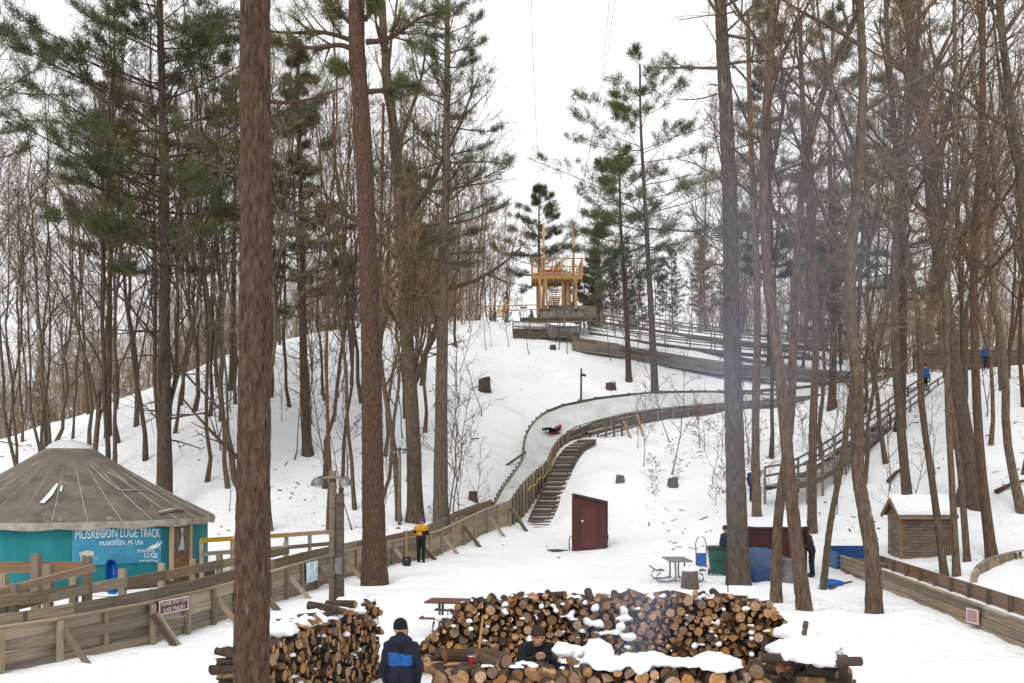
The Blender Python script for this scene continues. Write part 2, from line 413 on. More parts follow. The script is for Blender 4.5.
def build_ground():
    ys = np.concatenate([np.arange(-30, 6, 2.0), np.arange(6, 26, 0.25), np.arange(26, 62, 0.4), np.arange(62, 110, 0.8), np.arange(110, 200, 5), np.array([200, 260, 360, 600, 1000, 1800])])
    xs = np.concatenate([np.array([-1500, -800, -400, -250]), np.arange(-180, -60, 6), np.arange(-60, -20, 0.8), np.arange(-20, 24, 0.4), np.arange(24, 62, 0.8), np.arange(62, 180, 6), np.array([180, 260, 420, 800, 1500])])
    X, Y = np.meshgrid(xs, ys)
    Z = terr(X, Y)
    for j in range(len(ys)):
        for i in range(len(xs)):
            if -62 < xs[i] < 64 and -10 < ys[j] < 115:
                Z[j, i] += rough_z(xs[i], ys[j])
    nx, ny = len(xs), len(ys)
    v = np.stack([X.ravel(), Y.ravel(), Z.ravel()], 1)
    ii = (np.arange(ny - 1)[:, None] * nx + np.arange(nx - 1)[None, :]).ravel()
    q = np.stack([ii, ii + 1, ii + nx + 1, ii + nx], 1)
    m = bpy.data.materials.new('snow_ground'); m.use_nodes = True
    N, L = m.node_tree.nodes, m.node_tree.links
    b = N['Principled BSDF']; b.inputs['Roughness'].default_value = 0.8; b.inputs['Specular IOR Level'].default_value = 0.25
    tc = N.new('ShaderNodeTexCoord')
    def nz(scale, det, st=(1, 1, 1)):
        mp = N.new('ShaderNodeMapping'); mp.inputs['Scale'].default_value = st
        L.new(tc.outputs['Object'], mp.inputs['Vector'])
        n = N.new('ShaderNodeTexNoise'); n.inputs['Scale'].default_value = scale; n.inputs['Detail'].default_value = det
        L.new(mp.outputs['Vector'], n.inputs['Vector']); return n.outputs['Fac']
    def ramp(src, p0, p1, c0, c1):
        r = N.new('ShaderNodeValToRGB'); r.color_ramp.elements[0].position = p0; r.color_ramp.elements[1].position = p1
        r.color_ramp.elements[0].color = (*c0, 1); r.color_ramp.elements[1].color = (*c1, 1)
        L.new(src, r.inputs['Fac']); return r.outputs['Color']
    def mix(f, a, c):
        x = N.new('ShaderNodeMix'); x.data_type = 'RGBA'; L.new(f, x.inputs[0])
        if hasattr(a, 'links'): L.new(a, x.inputs[6])
        else: x.inputs[6].default_value = (*a, 1)
        if hasattr(c, 'links'): L.new(c, x.inputs[7])
        else: x.inputs[7].default_value = (*c, 1)
        return x.outputs[2]
    base = ramp(nz(0.35, 6), 0.3, 0.7, (0.80, 0.82, 0.86), (0.875, 0.885, 0.90))
    dirt = ramp(nz(0.55, 8, (0.5, 1.3, 1)), 0.57, 0.80, (0, 0, 0), (0.55, 0.55, 0.55))
    base = mix(dirt, base, (0.62, 0.59, 0.55))
    speck = ramp(nz(5.5, 3), 0.735, 0.78, (0, 0, 0), (0.75, 0.75, 0.75))
    base = mix(speck, base, (0.30, 0.23, 0.17))
    L.new(base, b.inputs['Base Color'])
    ad = N.new('ShaderNodeMath'); ad.operation = 'ADD'
    L.new(nz(1.7, 6), ad.inputs[0]); L.new(nz(7.0, 4), ad.inputs[1])
    # trodden dimples: footprints and sled scuffs
    vo = N.new('ShaderNodeTexVoronoi'); vo.inputs['Scale'].default_value = 2.1
    mv = N.new('ShaderNodeMapping'); mv.inputs['Scale'].default_value = (1.0, 0.7, 0.0); L.new(tc.outputs['Object'], mv.inputs['Vector']); L.new(mv.outputs['Vector'], vo.inputs['Vector'])
    fp = ramp(vo.outputs['Distance'], 0.10, 0.34, (0, 0, 0), (1, 1, 1))
    mk = ramp(nz(0.16, 3), 0.44, 0.56, (0, 0, 0), (1, 1, 1))
    fm = N.new('ShaderNodeMath'); fm.operation = 'MULTIPLY'; L.new(fp, fm.inputs[0]); L.new(mk, fm.inputs[1])
    ad2 = N.new('ShaderNodeMath'); ad2.operation = 'ADD'; L.new(ad.outputs[0], ad2.inputs[0]); L.new(fm.outputs[0], ad2.inputs[1])
    bp = N.new('ShaderNodeBump'); bp.inputs['Strength'].default_value = 0.65; bp.inputs['Distance'].default_value = 0.09
    L.new(ad2.outputs[0], bp.inputs['Height']); L.new(bp.outputs['Normal'], b.inputs['Normal'])
    o = link('ground', np_mesh('ground', v, quads=q, mats=[m]))
    o['kind'] = 'structure'; o['label'] = 'snow covered ground and wooded dune slopes'
build_ground()
# ------------------------------------------------------------------ trees
def nrm(a): return a / np.maximum(np.linalg.norm(a, axis=-1, keepdims=True), 1e-9)

def tube_batch(Pn, Rn, k):
    B, n, _ = Pn.shape
    T = nrm(np.gradient(Pn, axis=1))
    t0 = T[:, :1, :]
    ref = np.where(np.abs(t0[..., 2:3]) < 0.85, np.array([0, 0, 1.0]), np.array([1.0, 0, 0]))
    S = nrm(np.cross(T, np.broadcast_to(ref, T.shape))); U = np.cross(S, T)
    a = np.arange(k) * 2 * np.pi / k
    V = Pn[:, :, None, :] + Rn[:, :, None, None] * (S[:, :, None, :] * np.cos(a)[None, None, :, None] + U[:, :, None, :] * np.sin(a)[None, None, :, None])
    b = np.arange(B)[:, None, None]; i = np.arange(n - 1)[None, :, None]; j = np.arange(k)[None, None, :]
    j2 = (j + 1) % k
    ix = lambda ii, jj: (b * n + ii) * k + jj
    F = np.stack(np.broadcast_arrays(ix(i, j), ix(i, j2), ix(i + 1, j2), ix(i + 1, j)), -1)
    return V.reshape(-1, 3), F.reshape(-1, 4)

def grow(rng, start, dirs, length, n, wander, up):
    B = len(start)
    pts = np.zeros((B, n, 3)); pts[:, 0] = start
    d = nrm(dirs); st = (length / (n - 1))[:, None]
    for i in range(1, n):
        d = nrm(d + rng.normal(0, wander, (B, 3)) + np.array([0, 0, up]))
        pts[:, i] = pts[:, i - 1] + d * st
    return pts

def sample(pts, rad, idx, t):
    n = pts.shape[1]; f = t * (n - 1); i = np.clip(f.astype(int), 0, n - 2); w = (f - i)[:, None]
    p = pts[idx, i] * (1 - w) + pts[idx, i + 1] * w
    d = nrm(pts[idx, i + 1] - pts[idx, i])
    r = rad[idx, i] * (1 - w[:, 0]) + rad[idx, i + 1] * w[:, 0]
    return p, d, r

def children(rng, pts, rad, per, t0, t1, ang, lens, rfac, n, wander, up, rmin):
    """side shoots of every branch"""
    B = len(pts)
    idx = np.repeat(np.arange(B), per)
    t = t0 + (t1 - t0) * rng.random(len(idx))
    p, d, r = sample(pts, rad, idx, t)
    rv = nrm(np.cross(d, rng.normal(0, 1, d.shape)))
    a = np.radians(rng.normal(ang, 9, len(idx)))[:, None]
    dd = d * np.cos(a) + rv * np.sin(a)
    plen = np.linalg.norm(np.diff(pts, axis=1), axis=2).sum(1)[idx]
    L = plen * lens * rng.uniform(0.6, 1.3, len(idx)) * (1.15 - 0.55 * t)
    q = grow(rng, p, dd, L, n, wander, up)
    r0 = np.maximum(r * rfac, rmin)
    rr = r0[:, None] * np.linspace(1, 0.35, n)[None]
    return q, np.maximum(rr, rmin * 0.7)

def join(parts):
    vs_, fs, o = [], [], 0
    for v, f in parts:
        vs_.append(v); fs.append(f + o); o += len(v)
    return np.concatenate(vs_), np.concatenate(fs)

def trunk_tube(rng, path, r0, r1, k=9, flare=1.35):
    path = np.asarray(path, float)
    n = len(path)
    s = np.linspace(0, 1, n)
    rad = r0 + (r1 - r0) * s ** 0.9
    rad = rad * (1 + (flare - 1) * np.exp(-s * 28))
    rad = rad * (1 + rng.normal(0, 0.02, n))
    v, f = tube_batch(path[None], rad[None], k)
    w = rng.normal(0, 0.018, len(v))[:, None] * np.repeat(rad, k)[:, None] * 1.5
    c = np.repeat(path, k, axis=0)
    v = v + nrm(v - c) * w
    return v, f, rad

def bare_tree(rng, path, r0, r1, clear=0.4, limbs=12, limb_len=0.3, elev=52, dens=(5, 5, 4), tw=0.008, droop=0.0):
    path = np.asarray(path, float); n = len(path)
    tv, tf, rad = trunk_tube(rng, path, r0, r1)
    H = np.linalg.norm(np.diff(path, axis=0), axis=1).sum()
    t = clear + (0.985 - clear) * (np.arange(limbs) + rng.random(limbs)) / limbs
    p, d, r = sample(path[None], rad[None], np.zeros(limbs, int), t)
    az = np.arange(limbs) * 2.4 + rng.normal(0, 0.5, limbs)
    e = np.radians(rng.normal(elev, 12, limbs))
    dd = np.stack([np.cos(az) * np.cos(e), np.sin(az) * np.cos(e), np.sin(e)], 1)
    L = H * limb_len * rng.uniform(0.6, 1.2, limbs) * (1.25 - 0.85 * (t - clear) / (1 - clear))
    l1 = grow(rng, p, dd, L, 8, 0.11, 0.03 - droop)
    r1_ = (np.maximum(r * 0.55, 0.02))[:, None] * np.linspace(1, 0.25, 8)[None]
    out = [tube_batch(l1, r1_, 5)]
    top = path[None, -max(3, n // 4):]
    l2, r2 = children(rng, l1, r1_, dens[0], 0.2, 1.0, 40, 0.45, 0.6, 5, 0.13, 0.05, tw * 1.6)
    out.append(tube_batch(l2, r2, 4))
    l3, r3 = children(rng, l2, r2, dens[1], 0.2, 1.0, 38, 0.5, 0.6, 4, 0.14, 0.06, tw * 1.2)
    out.append(tube_batch(l3, r3, 3))
    if dens[2]:
        l4, r4 = children(rng, l3, r3, dens[2], 0.15, 1.0, 36, 0.6, 0.7, 3, 0.14, 0.06, tw)
        out.append(tube_batch(l4, r4, 3))
    jv, jf = join(out)
    nb = len(out[0][1]) + len(out[1][1])
    return (tv, tf), (jv, jf, nb)

def pine_tree(rng, path, r0, r1, clear=0.45, reach=4.0, whorl=0.75, per=4, tuft=0.30, dead=6, sparse=1.0, blades=11, shape='broad', nt=5):
    path = np.asarray(path, float); n = len(path)
    tv, tf, rad = trunk_tube(rng, path, r0, r1, 12)
    H = np.linalg.norm(np.diff(path, axis=0), axis=1).sum()
    nw = max(4, int(H * (1 - clear) / whorl))
    t = np.repeat(clear + (0.99 - clear) * (np.arange(nw) + 0.5) / nw, per)
    t = np.clip(t + rng.normal(0, 0.008, len(t)), clear, 0.995)
    keep = rng.random(len(t)) < sparse
    t = t[keep]; B = len(t)
    p, d, r = sample(path[None], rad[None], np.zeros(B, int), t)
    az = np.arange(B) * 2.4 + rng.normal(0, 0.5, B)
    s = (t - clear) / (1 - clear)
    prof = (1 - s) ** 0.75 * np.minimum(1, 0.45 + s * 2.2) + 0.10
    if shape == 'cone': prof = (1 - s) ** 0.95 + 0.06
    L = reach * prof * rng.uniform(0.55, 1.25, B)
    e = np.radians(4 + 32 * s ** 1.5 + rng.normal(0, 8, B))
    dd = np.stack([np.cos(az) * np.cos(e), np.sin(az) * np.cos(e), np.sin(e)], 1)
    l1 = grow(rng, p, dd, L, 7, 0.06, 0.03)
    r1_ = np.maximum(r * 0.30, 0.018)[:, None] * np.linspace(1, 0.3, 7)[None]
    wood_ = [tube_batch(l1, r1_, 4)]
    # flat sprays either side of each branch
    per2 = 10
    idx = np.repeat(np.arange(B), per2)
    tt = 0.28 + 0.72 * rng.random(len(idx)) ** 0.8
    q, dq, rq = sample(l1, r1_, idx, tt)
    side = nrm(np.cross(dq, np.array([0, 0, 1.0]))) * np.where(rng.random(len(idx)) < 0.5, -1, 1)[:, None]
    a = np.radians(rng.uniform(25, 62, len(idx)))[:, None]
    d2 = dq * np.cos(a) + side * np.sin(a) + np.array([0, 0, 0.12])
    L2 = (0.30 * L[idx] * (1.2 - 0.7 * tt) + 0.15) * rng.uniform(0.6, 1.3, len(idx))
    l2 = grow(rng, q, d2, L2, 4, 0.10, 0.05)
    r2 = np.maximum(rq * 0.5, 0.007)[:, None] * np.linspace(1, 0.5, 4)[None]
    wood_.append(tube_batch(l2, r2, 3))
    # dead stubs below the crown
    if dead:
        td = rng.uniform(clear * 0.35, clear, dead)
        pd, _, rd = sample(path[None], rad[None], np.zeros(dead, int), td)
        azd = rng.uniform(0, 6.28, dead); ed = np.radians(rng.normal(8, 15, dead))
        dd_ = np.stack([np.cos(azd) * np.cos(ed), np.sin(azd) * np.cos(ed), np.sin(ed)], 1)
        ld = grow(rng, pd, dd_, reach * rng.uniform(0.15, 0.6, dead), 6, 0.12, 0.0)
        rdd = np.maximum(rd * 0.16, 0.012)[:, None] * np.linspace(1, 0.3, 6)[None]
        wood_.append(tube_batch(ld, rdd, 4))
        x2, rx2 = children(rng, ld, rdd, 4, 0.3, 1.0, 45, 0.4, 0.6, 4, 0.15, 0.0, 0.007)
        wood_.append(tube_batch(x2, rx2, 3))
    wv, wf = join(wood_)
    # needle tufts: blades fanned about points along the sprays and the branch ends
    idx = np.repeat(np.arange(len(l2)), nt)
    tt = 0.25 + 0.75 * rng.random(len(idx))
    q, dq, _ = sample(l2, r2, idx, tt)
    e1 = np.repeat(np.arange(B), 3)
    q1, dq1, _ = sample(l1, r1_, e1, 0.75 + 0.25 * rng.random(len(e1)))
    q = np.concatenate([q, q1]); dq = np.concatenate([dq, dq1])
    M = len(q)
    qq = np.repeat(q, blades, axis=0); dd = np.repeat(dq, blades, axis=0)
    dirb = nrm(dd * 0.55 + rng.normal(0, 0.62, dd.shape) + np.array([0, 0, 0.22]))
    ln = tuft * rng.uniform(0.55, 1.2, len(qq))[:, None]
    sd = nrm(np.cross(dirb, rng.normal(0, 1, dirb.shape))) * (tuft * rng.uniform(0.020, 0.045, len(qq)))[:, None]
    base = qq + rng.normal(0, tuft * 0.22, qq.shape)
    nv = np.stack([base - sd, base + sd, base + dirb * ln], 1).reshape(-1, 3)
    nf = np.arange(len(nv)).reshape(-1, 3)
    return (tv, tf), (wv, wf), (nv, nf)

def mesh_bare(name, data, bark, tw):
    (tv, tf), (cv, cf, nb) = data
    return np_mesh('trunk', tv, quads=tf, mats=[bark]), np_mesh('crown', cv, quads=cf, mats=[bark, tw], qm=(np.arange(len(cf)) >= nb).astype(np.int32))

def mesh_pine(name, data, bark, nd):
    (tv, tf), (wv, wf), (nv, nf) = data
    v = np.concatenate([wv, nv])
    return (np_mesh('trunk', tv, quads=tf, mats=[bark]),
            np_mesh('crown', v, quads=wf, tris=nf + len(wv), mats=[bark, nd], qm=0, tm=1))

def put_tree(name, meshes, loc, label, group=None, rz=0.0, sc=1.0, tilt=(0, 0)):
    o = bpy.data.objects.new(name, None); col.objects.link(o); o.empty_display_size = 0.3
    o.matrix_basis = Matrix.Translation(Vector(loc)) @ Matrix.Rotation(tilt[0], 4, 'X') @ Matrix.Rotation(tilt[1], 4, 'Y') @ Matrix.Rotation(rz, 4, 'Z') @ Matrix.Diagonal((sc, sc, sc, 1))
    tag(o, label, 'tree', group)
    for nm, me in zip(('trunk', 'crown'), meshes):
        c = bpy.data.objects.new(nm, me); col.objects.link(c); c.parent = o
    return o

def local_path(pix, d, extra=0, wob=0.4, rng=None, n=18, dd=None):
    """trunk course given as photo pixels at the tree's own depth -> base point and local path"""
    pts = [P(px, py, d + (0 if dd is None else dd[i])) for i, (px, py) in enumerate(pix)]
    base = Vector((pts[0].x, pts[0].y, gz(pts[0].x, pts[0].y) - 0.30))
    arr = [np.array(p) for p in pts]
    arr[0] = np.array(base)
    if rng is not None and wob:
        for i in range(1, len(arr)): arr[i][1] += rng.normal(0, wob)
    if extra:
        v = arr[-1] - arr[-2]; v = v / np.linalg.norm(v)
        v = v * 0.5 + np.array([0, 0, 0.5]); arr.append(arr[-1] + v / np.linalg.norm(v) * extra)
    c = catmull(arr, 6)
    s = np.concatenate([[0], np.cumsum(np.linalg.norm(np.diff(c, axis=0), axis=1))])
    ss = np.linspace(0, s[-1], n) ; ss = s[-1] * (ss / s[-1]) ** 1.15
    c = np.stack([np.interp(ss, s, c[:, k]) for k in range(3)], 1)
    return base, c - np.array(base)

def straight_path(rng, H, lean=0.03, n=14, wob=0.10):
    z = np.linspace(0, 1, n) ** 1.1 * H
    dx, dy = rng.normal(0, lean, 2)
    w = np.cumsum(rng.normal(0, wob, (n, 2)), axis=0); w -= w[0]
    return np.stack([z * dx + w[:, 0], z * dy + w[:, 1], z], 1)

rt = np.random.default_rng(11)
def hi_trunk(path, r0, r1, k=40, n=190, flare=1.35, amp=0.022, fr=7.0, seed=0.0):
    """near trunk with plated bark, knots and a flared foot as real relief"""
    path = np.asarray(path, float)
    s0 = np.concatenate([[0], np.cumsum(np.linalg.norm(np.diff(path, axis=0), axis=1))])
    q = np.linspace(0, 1, n) * s0[-1]
    c = np.stack([np.interp(q, s0, path[:, i]) for i in range(3)], 1)
    ker = np.ones(9) / 9
    for i in range(3): c[4:-4, i] = np.convolve(c[:, i], ker, 'valid')
    s = q / s0[-1]
    rad = (r0 + (r1 - r0) * s ** 0.9) * (1 + (flare - 1) * np.exp(-s * 28))
    v, f = tube_batch(c[None], rad[None], k)
    cc = np.repeat(c, k, axis=0); out = nrm(v - cc)
    d = np.zeros(len(v))
    for i, (o, z) in enumerate(zip(out.tolist(), v[:, 2].tolist())):
        p = Vector((o[0] * r0 * fr * 4.5 + seed, o[1] * r0 * fr * 4.5, z * fr * 0.33))
        a_ = 1 - abs(noise.noise(p)) * 2.2
        d[i] = amp * (-max(0.0, a_) ** 3 * 1.2 + 0.55 * noise.noise(p * 2.7) + 0.4 * noise.noise(Vector((o[0] * 2 + seed, o[1] * 2, z * 0.8))))
    return v + out * d[:, None], f
def special_bare(pix, d, dia, label, extra=6, clear=0.5, limbs=10, bark=None, top=0.45, limb_len=0.26, dens=(5, 5, 3), group=None, name='bare_tree', elev=50, tw=0.008):
    base, path = local_path(pix, d, extra, 0.25, rt)
    data = bare_tree(rt, path, dia / 2, dia / 2 * top, clear, limbs, limb_len, elev, dens, tw)
    if d < 35: data = (hi_trunk(path, dia / 2, dia / 2 * top, 24, 150, amp=0.022, seed=d), data[1])
    return put_tree(name, mesh_bare(name, data, bark or bark_grey, twig_m), base, label, group)
def special_pine(pix, d, dia, label, extra=6, clear=0.5, reach=4, bark=None, top=0.25, nd=None, name='pine_tree', group=None, **kw):
    base, path = local_path(pix, d, extra, 0.1, rt)
    data = pine_tree(rt, path, dia / 2, dia / 2 * top, clear, reach, **kw)
    if d < 35: data = (hi_trunk(path, dia / 2, dia / 2 * top, 34, 180, amp=0.030, seed=d),) + data[1:]
    return put_tree(name, mesh_pine(name, data, bark or bark_brown, nd or needle_m), base, label, group)

def named_trees():
    # foreground trunk, left
    base = Vector((-3.14, 12.05, gz(-3.14, 12.05) - 0.1))
    zs = np.linspace(0, 17, 20)
    path = np.stack([0.0035 * zs - 0.012 * np.sin(zs * 0.8), 0.01 * zs, zs], 1)
    data = pine_tree(rt, path, 0.222, 0.15, 0.62, 4.2, dead=5, tuft=0.22)
    data = (hi_trunk(path, 0.222, 0.15, 72, 460, amp=0.021, fr=9, flare=1.2),) + data[1:]
    put_tree('pine_tree', mesh_pine('pine', data, bark_red, needle_m), base, 'thick straight pine trunk with scaly reddish bark in the left foreground')
    # tall pine before the luge wall, limbs at the top
    base, path = local_path([(375, 581), (373, 480), (371, 350), (367, 230), (362, 120), (356, 40), (357, -10)], 33.8, 7, 0.05, rt)
    data = bare_tree(rt, path, 0.40, 0.22, 0.86, 6, 0.2, 30, (4, 4, 3))
    data = (hi_trunk(path, 0.40, 0.22, 48, 260, amp=0.034, fr=6, seed=4), data[1])
    t = mesh_bare('pine', data, bark_red, bark_red)
    o = put_tree('pine_tree', t, base, 'tall reddish pine with spreading top limbs standing before the long plank wall')
    # its low limbs with tufts of needles
    mbp = []; nb = []
    lim = [[(358, 45), (345, 38), (320, 32), (290, 33), (262, 30)], [(358, 52), (340, 45), (315, 48), (290, 45), (272, 42)], [(366, 42), (385, 40), (400, 32), (420, 18), (440, 12)],
           [(358, 30), (345, 18), (332, 8), (325, -6)], [(365, 20), (372, 8), (378, -10)], [(365, 92), (385, 90), (405, 86), (422, 84)], [(360, 70), (345, 72), (335, 68)]]
    lr = np.random.default_rng(5)
    for k, l in enumerate(lim):
        dep = 33.8 + lr.uniform(-1.6, 1.6)
        pp = catmull([np.array(P(x, y, 33.8 + (dep - 33.8) * i / len(l))) - np.array(base) for i, (x, y) in enumerate(l)], 4)
        n_ = len(pp); rad = np.linspace(0.10, 0.03, n_)
        mbp.append(tube_batch(pp[None], rad[None], 6))
        l2, r2 = children(lr, pp[None], rad[None], 16, 0.25, 1.0, 45, 0.34, 0.5, 5, 0.10, 0.08, 0.012)
        mbp.append(tube_batch(l2, r2, 4))
        idx = np.repeat(np.arange(16), 14)
        q, dq, _ = sample(l2, r2, idx, 0.5 + 0.5 * lr.random(len(idx)))
        qq = np.repeat(q, 9, axis=0); dd = nrm(np.repeat(dq, 9, axis=0) * 0.4 + lr.normal(0, 0.6, (len(q) * 9, 3)) + np.array([0, 0, .2]))
        sd = nrm(np.cross(dd, lr.normal(0, 1, dd.shape))) * 0.010
        b_ = qq + lr.normal(0, 0.10, qq.shape)
        nb.append(np.stack([b_ - sd, b_ + sd, b_ + dd * 0.24], 1).reshape(-1, 3))
    wv, wf = join(mbp); nv = np.concatenate(nb)
    me = np_mesh('limbs', np.concatenate([wv, nv]), quads=wf, tris=np.arange(len(nv)).reshape(-1, 3) + len(wv), mats=[bark_red, needle_m], qm=0, tm=1)
    c = bpy.data.objects.new('limbs', me); col.objects.link(c); c.parent = o

    special_pine([(441, 522), (441, 430), (443, 300), (446, 180), (447, 60)], 48, 0.78, 'grey pine with sparse drooping foliage rising behind the wall bend', extra=5, clear=0.52, reach=4.6, bark=bark_grey, sparse=0.8, dead=14, nd=needle_b, per=4)
    special_bare([(415, 520), (414, 440), (408, 350), (402, 250), (396, 150), (385, 60)], 50, 0.85, 'stout grey forked tree beside the wall bend', clear=0.25, limbs=12, extra=3, elev=62, limb_len=0.35)
    special_bare([(399, 520), (395, 455), (384, 390), (377, 330), (380, 240)], 50, 0.32, 'curving grey tree behind the tall reddish pine', clear=0.35, limbs=9, extra=7)
    special_pine([(165, 500), (164, 400), (165, 260), (163, 120), (160, 20)], 50, 0.82, 'large dark green pine standing behind the round tent', extra=7, clear=0.44, reach=8.2, whorl=0.80, per=5, tuft=0.46, dead=18, sparse=0.95, blades=12, nt=8)
    special_pine([(108, 470), (110, 350), (111, 200), (112, 130)], 66, 0.45, 'slender pine left of the large dark pine', extra=4, clear=0.5, reach=3.6, tuft=0.38, dead=8, nd=needle_b)
    special_pine([(308, 500), (304, 380), (302, 240), (299, 110)], 58, 0.62, 'slim dark pine with a narrow crown between the two big trunks', extra=4, clear=0.42, reach=3.7, tuft=0.36, dead=12, nd=needle_b, shape='cone', nt=8)
    special_pine([(-24, 560), (-20, 400), (-15, 200), (-12, 20)], 44, 0.6, 'pine at the left margin reaching boughs into the sky', extra=5, clear=0.62, reach=5.0, whorl=1.1, tuft=0.36, sparse=0.6, nd=needle_b)
    special_pine([(232, 480), (233, 300), (236, 120)], 70, 0.5, 'pine half hidden behind the foreground trunk', extra=3, clear=0.45, reach=4.2, nd=needle_b)
    # by the tower and above the bend
    special_pine([(539, 314), (539, 260), (539, 200), (539, 187)], 97, 0.55, 'lone layered pine behind the wooden tower', extra=0, clear=0.38, reach=5.4, whorl=0.85, per=5, tuft=0.44, sparse=0.9, top=0.15, dead=0, shape='cone')
    special_pine([(656, 412), (652, 330), (646, 220), (641, 130), (640, 85)], 72, 0.62, 'taller of the two pines above the track bend', extra=1.5, clear=0.50, reach=9.0, whorl=1.05, per=5, tuft=0.50, sparse=0.8, dead=8, top=0.2)
    special_pine([(629, 378), (626, 300), (621, 230), (619, 165)], 77, 0.50, 'shorter of the two pines above the track bend', extra=1, clear=0.48, reach=6.0, whorl=0.95, per=5, tuft=0.48, sparse=0.8, dead=8)
    special_pine([(598, 330), (598, 260), (599, 235)], 97, 0.35, 'young pine right of the wooden tower', extra=1, clear=0.3, reach=2.6, tuft=0.42, per=4, nd=needle_b, sparse=0.6, shape='cone')
    special_pine([(584, 330), (584, 275)], 98, 0.25, 'small dark pine close behind the tower', extra=0.5, clear=0.2, reach=1.7, tuft=0.42, nd=needle_b, sparse=0.6, shape='cone')
    # right of centre
    special_pine([(739, 582), (735, 450), (731, 320), (729, 200), (724, 100), (722, 10)], 34.1, 0.74, 'big straight trunk beside the green bin, forking at the top', bark=bark_grey, extra=8, clear=0.68, reach=4.2, dead=12, sparse=0.6, top=0.42)
    special_bare([(776, 601), (780, 520), (788, 430), (796, 320), (800, 220), (812, 130), (838, 50), (865, -5)], 29.2, 0.32, 'slim grey trunk leaning right in front of the blue tarp', extra=6, clear=0.45, limbs=13, top=0.38)
    special_bare([(806, 607), (795, 540), (786, 470), (778, 380), (768, 280), (764, 160), (768, 40)], 27.8, 0.40, 'dark trunk leaning left nearest the snowy lumber pile', extra=6, clear=0.55, limbs=11, bark=bark_brown, top=0.38)
    special_bare([(874, 611), (867, 550), (862, 470), (857, 380), (852, 300), (858, 200), (868, 90), (862, -5)], 27.1, 0.42, 'grey trunk standing at the start of the right hand track', extra=6, clear=0.42, limbs=13, top=0.38)
    special_bare([(822, 588), (827, 530), (838, 470), (850, 405), (858, 330)], 32.5, 0.24, 'thin pale trunk slanting right beside the dark figure', extra=4, clear=0.5, limbs=8, limb_len=0.3)
    special_bare([(757, 508), (757, 420), (756, 300), (752, 180), (748, 80)], 48, 0.46, 'straight trunk behind the maroon lumber box', extra=3, clear=0.5, limbs=12)
    special_bare([(812, 513), (813, 430), (816, 330), (812, 200), (800, 90)], 46, 0.44, 'brown trunk at the foot of the hillside stairs', bark=bark_brown, extra=3, clear=0.5, limbs=12)
    special_bare([(909, 497), (902, 430), (893, 360), (889, 280), (896, 170), (890, 60)], 48.5, 0.50, 'trunk directly behind the small shingled shed', extra=4, clear=0.5, limbs=12)
    special_bare([(946, 577), (934, 480), (922, 400), (912, 320), (905, 200), (912, 80)], 36.4, 0.29, 'left of three slim trunks crossing the shingled shed', extra=4, clear=0.5, limbs=10)
    special_bare([(957, 575), (952, 480), (947, 400), (945, 300), (950, 150), (955, 20)], 36.8, 0.27, 'middle of three slim trunks crossing the shingled shed', extra=4, clear=0.5, limbs=10)
    special_bare([(968, 558), (960, 470), (950, 400), (944, 330), (938, 200)], 39.5, 0.28, 'right of three slim trunks crossing the shingled shed', extra=5, clear=0.5, limbs=10)
    special_bare([(979, 494), (968, 440), (955, 380), (946, 320), (938, 220), (920, 100), (905, 0)], 46.5, 0.86, 'thick dark brown leaning tree on the right slope', bark=bark_brown, extra=3, clear=0.5, limbs=12, top=0.5)
    special_bare([(993, 556), (984, 470), (976, 380), (974, 260), (980, 130), (985, 20)], 39.5, 0.42, 'trunk standing before the curved bank wall', extra=4, clear=0.45, limbs=12, bark=bark_brown)
    special_bare([(1023, 515), (1012, 440), (1003, 370), (996, 290), (990, 180), (985, 60)], 45, 0.42, 'bare trunk near the right edge of the slope', extra=4, clear=0.45, limbs=12)
    special_bare([(1046, 560), (1036, 430), (1022, 300), (1018, 150), (1000, 40)], 36, 0.5, 'trunk at the right margin with limbs arching left', extra=5, clear=0.4, limbs=12, limb_len=0.34)
    special_pine([(900, 430), (902, 330), (905, 200), (908, 60)], 60, 0.62, 'hazy pine with layered boughs on the right hill', extra=4, clear=0.36, reach=5.0, whorl=0.9, tuft=0.4, nd=needle_b, sparse=0.8, dead=10)
    special_pine([(832, 390), (834, 280), (830, 150), (832, 60)], 70, 0.6, 'pine above the hillside stairs', extra=4, clear=0.36, reach=4.6, whorl=0.9, tuft=0.42, nd=needle_b, sparse=0.8, dead=10)
    special_pine([(770, 340), (770, 230), (768, 110), (768, 40)], 84, 0.6, 'pine above the upper boardwalk', extra=4, clear=0.3, reach=5.0, whorl=1.0, tuft=0.5, nd=needle_b, sparse=0.8, dead=8)
named_trees()

# woods on the slopes: copies of a dozen grown trees
rp = np.random.default_rng(23)
BARE = []
for i in range(9):
    H = rp.uniform(19, 25); r = rp.uniform(0.09, 0.17)
    data = bare_tree(rp, straight_path(rp, H, 0.035, 14, 0.15), r, r * 0.25, rp.uniform(0.28, 0.5), 13, 0.28, 60, (5, 4, 4), 0.008)
    BARE.append(mesh_bare('bare', data, bark_grey if i % 3 else bark_brown, twig_m))
FORK = []
for i in range(3):
    H = rp.uniform(19, 23)
    data = bare_tree(rp, straight_path(rp, H, 0.04, 14, 0.2), 0.16, 0.045, 0.16, 11, 0.50, 72, (5, 4, 4), 0.008)
    FORK.append(mesh_bare('fork', data, bark_grey, twig_m))
FAR = []
for i in range(6):
    H = rp.uniform(17, 23)
    data = bare_tree(rp, straight_path(rp, H, 0.03, 10, 0.15), 0.14, 0.04, rp.uniform(0.2, 0.4), 14, 0.32, 60, (6, 5, 3), 0.012)
    FAR.append(mesh_bare('far', data, bark_far, twig_m))
PINE = []
